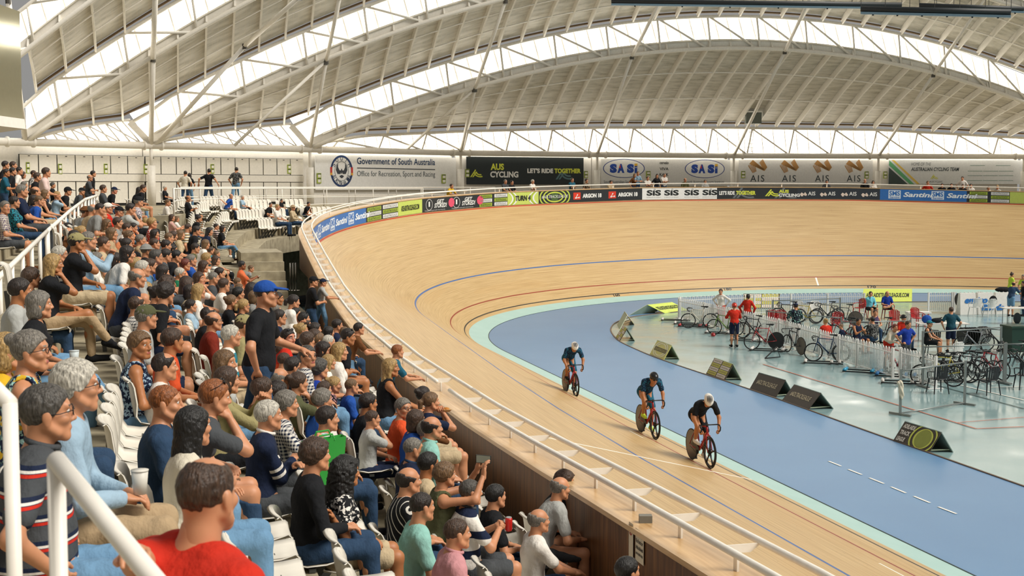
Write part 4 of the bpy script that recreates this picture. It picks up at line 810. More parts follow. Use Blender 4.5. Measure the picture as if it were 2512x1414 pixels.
def trunk(J, g=0.):
    P, C_, Nk, sp = J['P'], J['C'], J['N'], J['sp']; f = J['fem']; w = J['wide']; M = P+sp*.15; ww = 1+w;
    R = np.stack([A3(1, 0, 0), A3(0, sp[2], -sp[1]), sp], 1)
    p = [('e', P+A3(0, -.005, .02), ((.168 if f else .16)*ww+g, .12*ww+g, .115+g), R, .06), ('e', M+A3(0, .02*w*3, 0), ((.128 if f else .145)*ww+w*.05+g, .098+w*.12+g, .17+g), R, .08), ('e', C_+sp*.04, ((.148 if f else .168)*(1+w*.6)+g, .108*(1+w*.6)+g, .165+g), R, .07),
         ('c', J['SL']+A3(.03, 0, 0), J['SR']+A3(-.03, 0, 0), .058+g, .058+g, .06), ('c', J['SL']*.45+J['N']*.55, J['SR']*.45+J['N']*.55, .05+g, .05+g, .05)]
    if f: p += [('e', C_+sp*.03+A3(s*.07, .095, 0), (.058+g, .05+g, .06+g), R, .04) for s in (-1, 1)]
    return p
def body_geo(J, lod, yaw, pit, curl):
    h = (.012, .018, .028)[lod]; hh = (.0045, .0072, .0115)[lod]; hn = (.0045, .007, .0105)[lod]; s = .92 if J['fem'] else 1
    P = trunk(J)
    for n in 'LR':
        P += [limb(J, 'S'+n, 'E'+n, .05*s, .04*s), limb(J, 'E'+n, 'W'+n, .043*s, .027*s, .95), limb(J, 'h'+n, 'K'+n, .088, .06, 1, .05), limb(J, 'K'+n, 'A'+n, .058, .037), ('c', J['K'+n]*.62+J['A'+n]*.38+A3(0, -.02, 0), J['K'+n]*.5+J['A'+n]*.5+A3(0, -.015, 0), .052, .045), ('c', J['A'+n]+A3(0, -.03, -.04), J['T'+n], .034, .028)]
    P.append(('c', J['N']+A3(0, -.01, -.03), J['N']*.45+J['H']*.55+A3(0, -.02, -.03), .062*s, .055*s, .04))
    V, Q = solid(P, h); M = np.zeros(len(Q), np.int32); HR = rotz(yaw)@rotx(pit)
    v, q, m = head_mesh('f' if J['fem'] else 'm', hh); parts = [(V, Q, M), ((v@HR.T)+J['H'], q, m)]
    for n, sg in (('L', -1), ('R', 1)):
        v, q = hand_mesh(curl, hn); d = J['W'+n]-J['E'+n]; up = A3(0, 0, 1)
        a = J['arm']
        if a in ('up',): d = A3(-sg*.25, .1, 1); up = A3(sg*.0, -1, .1)
        elif a in ('clap', 'eat', 'phone', 'grip'): up = A3(sg*1, 0, .5)
        elif a == 'side': up = A3(sg, 0, 0)
        elif a in ('lap', 'thigh', 'knees') and J['sit']: d = A3(-sg*.35, 1, -.15)
        Fm = frame(d, up); v = v.copy()
        if sg > 0: v[:, 0] *= -1; q = q[:, ::-1]
        if sg < 0: pass
        parts.append((v@Fm.T+J['W'+n], q, np.zeros(len(q), np.int32)))
    b = 0; VV = []; QQ = []; MM = []
    for v, q, m in parts: VV.append(v); QQ.append(q+b); MM.append(m); b += len(v)
    return np.concatenate(VV), np.concatenate(QQ), np.concatenate(MM), HR
SKIN = {}
def skinmats(tone, hc):
    k = (tone, hc)
    if k not in SKIN:
        c = {'p': 'C98C66', 't': 'B27449', 'b': '8A5635', 'd': '643C25', 'r': 'CB8365'}[tone]
        def fn(n, c=c):
            co = n.n('ShaderNodeTexCoord').outputs['Object']; a = lin(c); n.l(n.mix(n.noise(co, 14.0), tuple([v*.86 for v in a[:3]]+[1]), tuple([min(1, v*1.1) for v in a[:3]]+[1])), n.b.inputs['Base Color'])
            n.b.inputs['Roughness'].default_value = .5; n.b.inputs['Subsurface Weight'].default_value = 0
        SKIN[k] = [mat('skin_'+tone, fn=fn, rough=.5), mat('lips', {'d': '5E3026', 'b': '85483A'}.get(tone, 'B5645A'), .4), mat('eye_white', 'E9E3DA', .25), mat('eye_dark', '2B211B', .2), mat('brow', HAIRC[hc], .8)]
    return SKIN[k]
HAIRC = {'black': '17130F', 'dark': '2C1F16', 'brown': '4D3523', 'light': '80603E', 'blond': 'C39E62', 'ginger': 'A45F2C', 'red': '7A3320', 'grey': '8A8378', 'dgrey': '57524B', 'white': 'DDD6C6'}
def hairmat(c):
    def fn(n):
        co = n.n('ShaderNodeTexCoord').outputs['Object']; k = n.noise(n.scale(co, (26, 18, 4)), 5.0, 3); a = lin(HAIRC[c]); n.l(n.mix(n.ma('MULTIPLY', n.ma('SUBTRACT', k, .3), 2.2), tuple([v*.3 for v in a[:3]]+[1]), tuple([min(1, v*1.15+.004) for v in a[:3]]+[1])), n.b.inputs['Base Color'])
        n.b.inputs['Roughness'].default_value = .48; n.bump(k, .9, .01)
    return mat('hair_'+c, fn=fn)
HG = {}
def hair_geo(st, lod):
    k = (st, lod)
    if k in HG: return HG[k]
    h = (.005, .008, .0115)[lod]; g = {'buzz': .003, 'crown': .0025, 'recede': .007, 'short': .011, 'curly': .026, 'fluffy': .02, 'longcurly': .024}.get(st, .014); sk = ('e', A3(0, -.014, .037), (.0765+g, .0965+g, .0875+g))
    P = [sk]; ys, zs = [-.12, -.05, -.028, -.01, .02, .05, .075, .1], [-.06, -.055, -.03, -.012, .005, .045, .075, .085]
    curtain = st in ('long', 'longcurly', 'bob')
    if curtain: ys, zs = [-.12, -.01, .01, .035, .055, .078, .1], [-.6, -.6, -.5, -.02, .045, .07, .085]
    if st == 'bob': P += [('e', A3(0, -.035, -.04), (.092, .075, .085), None, .03), ('e', A3(0, -.05, -.075), (.085, .055, .055), None, .03)]
    if st == 'long': P += [('e', A3(0, -.045, -.05), (.09, .07, .12), None, .04), ('e', A3(0, -.085, -.2), (.105, .045, .15), None, .05)] + [('c', A3(s*.08, -.01, .0), A3(s*.088, -.03, -.17), .02, .022, .03) for s in (-1, 1)]
    if st == 'longcurly': P += [('e', A3(0, -.06, -.06), (.115, .09, .15), None, .05), ('e', A3(0, -.1, -.26), (.15, .07, .2), None, .06), ('e', A3(.03, -.11, -.42), (.12, .06, .12), None, .06)] + [('c', A3(s*.085, -.01, .02), A3(s*.12, -.04, -.25), .03, .035, .04) for s in (-1, 1)]
    if st == 'pony': P += [('c', A3(0, -.1, .04), A3(0, -.145, .01), .024, .03, .02), ('c', A3(0, -.145, .01), A3(0, -.15, -.13), .032, .026, .02), ('c', A3(0, -.15, -.13), A3(.01, -.13, -.21), .024, .01, .02)]
    if st == 'bun': P += [('e', A3(0, -.115, .075), (.042, .04, .04), None, .012)]
    if st == 'topbun': P += [('e', A3(0, -.05, .14), (.035, .035, .035), None, .012)]
    def line(x, y, z): return np.interp(y, ys, zs)-z-(0 if curtain else .012*(np.abs(x) < .05)*(y < 0))
    cuts = [line]
    if st == 'ring': cuts.append(lambda x, y, z: z-(.062-.35*np.maximum(y+.03, 0)+.0*x)-.02*(y < -.06))
    if st == 'recede': cuts.append(lambda x, y, z: np.minimum(z-.088, y+.01)+0*x)
    if st == 'crown': cuts.append(('s', A3(0, .015, .175), .088))
    def bump(x, y, z):
        a = {'curly': .006, 'longcurly': .009, 'fluffy': .004}.get(st, .0022); f = 150 if a < .004 else 95
        return a*np.sin(f*x+3*np.sin(60*z))*np.sin(f*.8*y+2*np.sin(50*x))*(np.sin(f*.9*z)*.5+.7 if a > .003 else 1)
    V, Q = solid(P, h, cuts=cuts, fn=bump if lod < 2 else None, k0=.02); HG[k] = mesh('hair', V, Q, smooth=True); return HG[k]
def extra_geo(st):
    if st in HG: return HG[st]
    m = MB()
    if st == 'cap':
        V, Q = solid([('e', A3(0, -.012, .042), (.088, .108, .094)), ('e', A3(0, .118, .058), (.066, .085, .011), rotx(-.12), .012)], .006, cuts=(lambda x, y, z: .032+.0*x+.12*np.maximum(y, 0)*(y < .06)-z,)); HG[st] = mesh('cap', V, Q, smooth=True); return HG[st]
    if st == 'bucket':
        V, Q = solid([('e', A3(0, -.012, .045), (.09, .11, .09)), ('e', A3(0, .0, .04), (.13, .15, .014), None, .02)], .006, cuts=(lambda x, y, z: .027+.0*x-z,)); HG[st] = mesh('hat', V, Q, smooth=True); return HG[st]
    if st == 'helmet':
        V, Q = solid([('e', A3(0, -.02, .055), (.098, .135, .095)), ('e', A3(0, -.11, .02), (.07, .06, .045), None, .04)], .006, cuts=(lambda x, y, z: .0+.35*np.maximum(y, 0)-z,)); HG[st] = mesh('helmet', V, Q, smooth=True); return HG[st]
    if st == 'vents':
        for x in (-.052, -.026, 0, .026, .052):
            y0 = .085-abs(x)*.8; pts = [(x*(1-.15*t), y0*(1-t)-.10*t, .055+math.sqrt(max(.0001, 1-((x)/.098)**2-((y0*(1-t)-.10*t+.02)/.135)**2))*.095+.001) for t in (.0, .2, .4, .6, .8, 1)]
            m.tube(pts, [.003, .008, .0095, .0095, .008, .003], 6)
    if st in ('glasses', 'sunglasses', 'shades'):
        for s in (-1, 1):
            c = Vector((s*.033, .1, .016))
            ring = [c+Vector((.025*math.cos(a), -.006*abs(math.cos(a))*(1 if s*math.cos(a) > 0 else 0), .018*math.sin(a))) for a in [2*PI*k/14 for k in range(14)]]
            if st == 'glasses': m.tube(ring, .0022, 5, closed=True)
            else: b = len(m.v); m.v += [tuple(p) for p in ring]+[tuple(p-Vector((0, .004, 0))) for p in ring]; m.f += [tuple(range(b, b+14)), tuple(range(b+27, b+13, -1))]+[(b+i, b+14+i, b+14+(i+1) % 14, b+(i+1) % 14) for i in range(14)]
            m.tube([c+Vector((s*.024, -.004, .006)), (s*.082, .04, .012), (s*.084, -.02, .01)], .0022, 5)
        m.tube([(-.009, .104, .02), (.009, .104, .02)], .0022, 5)
    HG[st] = m.me(st, True); return HG[st]
CL = {'black': '1C1D20', 'navy': '1D2740', 'white': 'E8E2D8', 'cream': 'D9D0BB', 'grey': '8C8C88', 'dgrey': '4A4D50', 'lgrey': 'B0B1AC', 'blue': '2450A0', 'royal': '1F3D9C', 'lblue': '9DB7C9', 'denim': '6E95B5', 'djean': '2E4560', 'teal': '2C7F8F', 'aqua': '9CC6C0', 'orange': 'D9542B', 'coral': 'E08A5C', 'red': 'C9301F', 'rust': '7C2A1C', 'pink': 'C98F92', 'lpink': 'E3C8C0', 'green': '1F6B4A', 'olive': '56583C', 'khaki': '9A9064', 'beige': 'C2AE8C', 'brown': '6D4526', 'purple': '5B4A6B', 'yellow': 'D9AE2B', 'gold': 'C8A24A', 'mint': '8FC1B5', 'tan': 'B39A78', 'petrol': '245E74', 'lime': 'C7DE4A', 'dteal': '1F4B5A', 'aero': '6FBFD0'}
CN = {'dgrey': 'dark grey', 'lgrey': 'light grey', 'lblue': 'light blue', 'djean': 'dark denim', 'lpink': 'pale pink', 'royal': 'royal blue', 'dteal': 'dark teal', 'aero': 'sky blue'}
def cloth(sp):
    if sp in MC: return MC[sp]
    t = sp.split(':'); P = t[0] if len(t) > 1 else ''; c = t[1:] if P else t; col = [lin(CL[q]) for q in c]
    def fn(n):
        co = n.n('ShaderNodeTexCoord').outputs['Object']; x, y, z = n.sep(co); base = col[0]
        if P == 'st': f = n.ma('FRACT', n.ma('MULTIPLY', z, 14.)); base = n.mix(n.ma('GREATER_THAN', f, .55), col[0], col[1])
        if P == 'st' and len(col) > 2: base = n.mix(n.ma('GREATER_THAN', n.ma('FRACT', n.ma('MULTIPLY', z, 14.)), .82), base, col[2])
        if P == 'ws': base = n.mix(n.band(n.ma('FRACT', n.ma('MULTIPLY', z, 5.2)), .5, .19), col[0], col[1])
        if P == 'rs':
            f = n.ma('FRACT', n.ma('MULTIPLY', z, 9.5)); base = n.mix(n.band(f, .5, .22), col[0], col[1]); base = n.mix(n.band(f, .36, .06), base, col[2]); base = n.mix(n.band(f, .5, .05), base, col[3])
        if P == 'vs': base = n.mix(n.ma('GREATER_THAN', n.ma('FRACT', n.ma('MULTIPLY', x, 28.)), .72), col[0], col[1])
        if P == 'ds': base = n.mix(n.ma('GREATER_THAN', n.ma('FRACT', n.ma('ADD', n.ma('MULTIPLY', x, 16.), n.ma('MULTIPLY', z, 9.))), .86), col[0], col[1])
        if P == 'ck': base = n.mix(n.ma('MULTIPLY', n.ma('ADD', n.ma('GREATER_THAN', n.ma('FRACT', n.ma('MULTIPLY', n.ma('ADD', x, y), 30.)), .5), n.ma('GREATER_THAN', n.ma('FRACT', n.ma('MULTIPLY', z, 30.)), .5)), .5), col[0], col[1])
        if P == 'fl': base = n.mix(n.ma('GREATER_THAN', n.noise(co, 34., 2), .53), col[0], col[1])
        if P == 'fl' and len(col) > 2: base = n.mix(n.ma('GREATER_THAN', n.noise(co, 20., 1), .6), base, col[2])
        if P == 'td': base = n.mix(n.noise(co, 7., 4), col[0], col[1])
        k = n.noise(n.scale(co, (5, 5, 3)), 2.2, 4); base = n.mix(n.ma('MULTIPLY', n.ma('SUBTRACT', .55, k), .5), base, (0.02, .02, .02, 1)); n.l(base, n.b.inputs['Base Color'])
        n.b.inputs['Roughness'].default_value = .85; n.b.inputs['Specular IOR Level'].default_value = .2; n.bump(k, .8, .035)
    m = mat('cloth_'+P, fn=fn); MC.pop(('cloth_'+P, None, .6, 0, 0), None); m.name = 'cloth'; MC[sp] = m; return m
GC = {}
def shirt_geo(J, key, lod, sl):
    k = ('shirt', key, lod, sl)
    if k not in GC:
        h = (.0125, .018, .028)[lod]; g = .015; P = trunk(J, g); s = .93 if J['fem'] else 1
        for n in 'LR':
            if sl == 0: continue
            if sl == 1: P += [limb(J, 'S'+n, 'E'+n, .063*s, .062*s, .66)]
            else: P += [limb(J, 'S'+n, 'E'+n, .062*s, .053*s), limb(J, 'E'+n, 'W'+n, .054*s, .041*s, .93 if sl == 2 else .5)]
        z0 = J['P'][2]-(.05 if J['sit'] else .1); cuts = [('s', J['N']+A3(0, .02, .06), .078 if sl else .1)]; sp = J['sp']
        cuts.append(lambda x, y, z: -((y-J['P'][1])*sp[1]+(z-J['P'][2])*sp[2])-(.05 if J['sit'] else .1)+0*x)
        if sl == 0: cuts += [('s', J['S'+n]+A3(0, 0, .02), .072) for n in 'LR']
        V, Q = solid(P, h, cuts=cuts, fn=lambda x, y, z: .004*np.sin(38*z+9*x)*np.sin(24*x+7*z)+0*y); GC[k] = mesh('shirt', V, Q, smooth=True)
    return GC[k]
def pants_geo(J, key, lod, long):
    k = ('pants', key, lod, long)
    if k not in GC:
        h = (.0125, .018, .028)[lod]; P = trunk(J, .01)[:1]+[('c', J['hL'], J['hR'], .1, .1, .05)]
        for n in 'LR':
            P += [limb(J, 'h'+n, 'K'+n, .1, .072 if long else .085, 1 if long else .82, .04)]
            if long: P += [limb(J, 'K'+n, 'A'+n, .068, .052, .95)]
        sp = J['sp']; V, Q = solid(P, h, cuts=[lambda x, y, z: ((y-J['P'][1])*sp[1]+(z-J['P'][2])*sp[2])-.07+0*x], fn=lambda x, y, z: .003*np.sin(60*y+9*x)*np.sin(30*x+20*z)); GC[k] = mesh('trousers', V, Q, smooth=True)
    return GC[k]
def shoe_geo(J, key, lod, n):
    k = ('shoe', key, lod, n)
    if k not in GC: GC[k] = mesh('shoe', *solid([('c', J['A'+n]+A3(0, -.035, -.035), J['T'+n]+A3(0, .02, 0), .045, .038, .02), ('c', J['A'+n]+A3(0, -.01, .0), J['A'+n]+A3(0, .02, -.03), .044, .05, .02)], (.012, .016, .024)[lod]), smooth=True)
    return GC[k]
BG = {}
def build_person(J, key, lod, loc, rz, sc, yaw=0., pit=0., sex='m', tone='p', hair='short', hc='brown', shirt='grey', sl=1, legs='djean', long=True, shoes='dgrey', cap=None, capc='navy', eye=None, curl=.35, name='person', tilt=None):
    yaw = round(yaw*6)/6; pit = round(pit*8)/8; bk = (key, lod, yaw, pit, curl)
    if bk not in BG:
        V, Q, M, HR = body_geo(J, lod, yaw, pit, curl); me = mesh('person', V, Q, smooth=True); me.polygons.foreach_set('material_index', M); BG[bk] = (me, HR)
    me, HR = BG[bk]; ms = skinmats(tone, hc)
    if not me.materials:
        for m in ms: me.materials.append(m)
    o = bpy.data.objects.new(name, me); C.objects.link(o)
    if me.materials[0] != ms[0] or me.materials[4] != ms[4]:
        for i, m in enumerate(ms): o.material_slots[i].link = 'OBJECT'; o.material_slots[i].material = m
    o.location = loc; o.rotation_euler = (0, 0, rz) if tilt is None else tilt; o.scale = (sc,)*3
    if shirt: put('shirt', shirt_geo(J, key, lod, sl), cloth(shirt), o)
    if legs: put('trousers' if long else 'shorts', pants_geo(J, key, lod, long), cloth(legs), o)
    if shoes:
        for n in 'LR': put('shoe', shoe_geo(J, key, lod, n), cloth(shoes), o)
    Mh = Matrix(HR.tolist()).to_4x4(); Mh.translation = Vector(J['H'])
    def hp(nm, g, m, off=None): x = put(nm, g, m, o); x.matrix_local = Mh if off is None else Mh @ off; return x
    if hair: hp('hair', hair_geo(hair, lod), hairmat(hc))
    if cap == 'helmet': hx = hp('helmet', extra_geo('helmet'), mat('helmet_shell', CL[capc], .25)); put('vent_pattern', extra_geo('vents'), BLACK(), hx)
    elif cap: hp('cap' if cap == 'cap' else 'hat', extra_geo(cap), cloth(capc))
    if eye == 'g': hp('glasses', extra_geo('glasses'), BLACK())
    if eye == 'u': hp('sunglasses', extra_geo('sunglasses'), mat('dark_lens', '15161A', .1), Matrix.Translation((0, -.035, .062)) @ Matrix.Rotation(.5, 4, 'X'))
    if eye == 's': hp('sunglasses', extra_geo('shades'), mat('dark_lens', '15161A', .1))
    return o
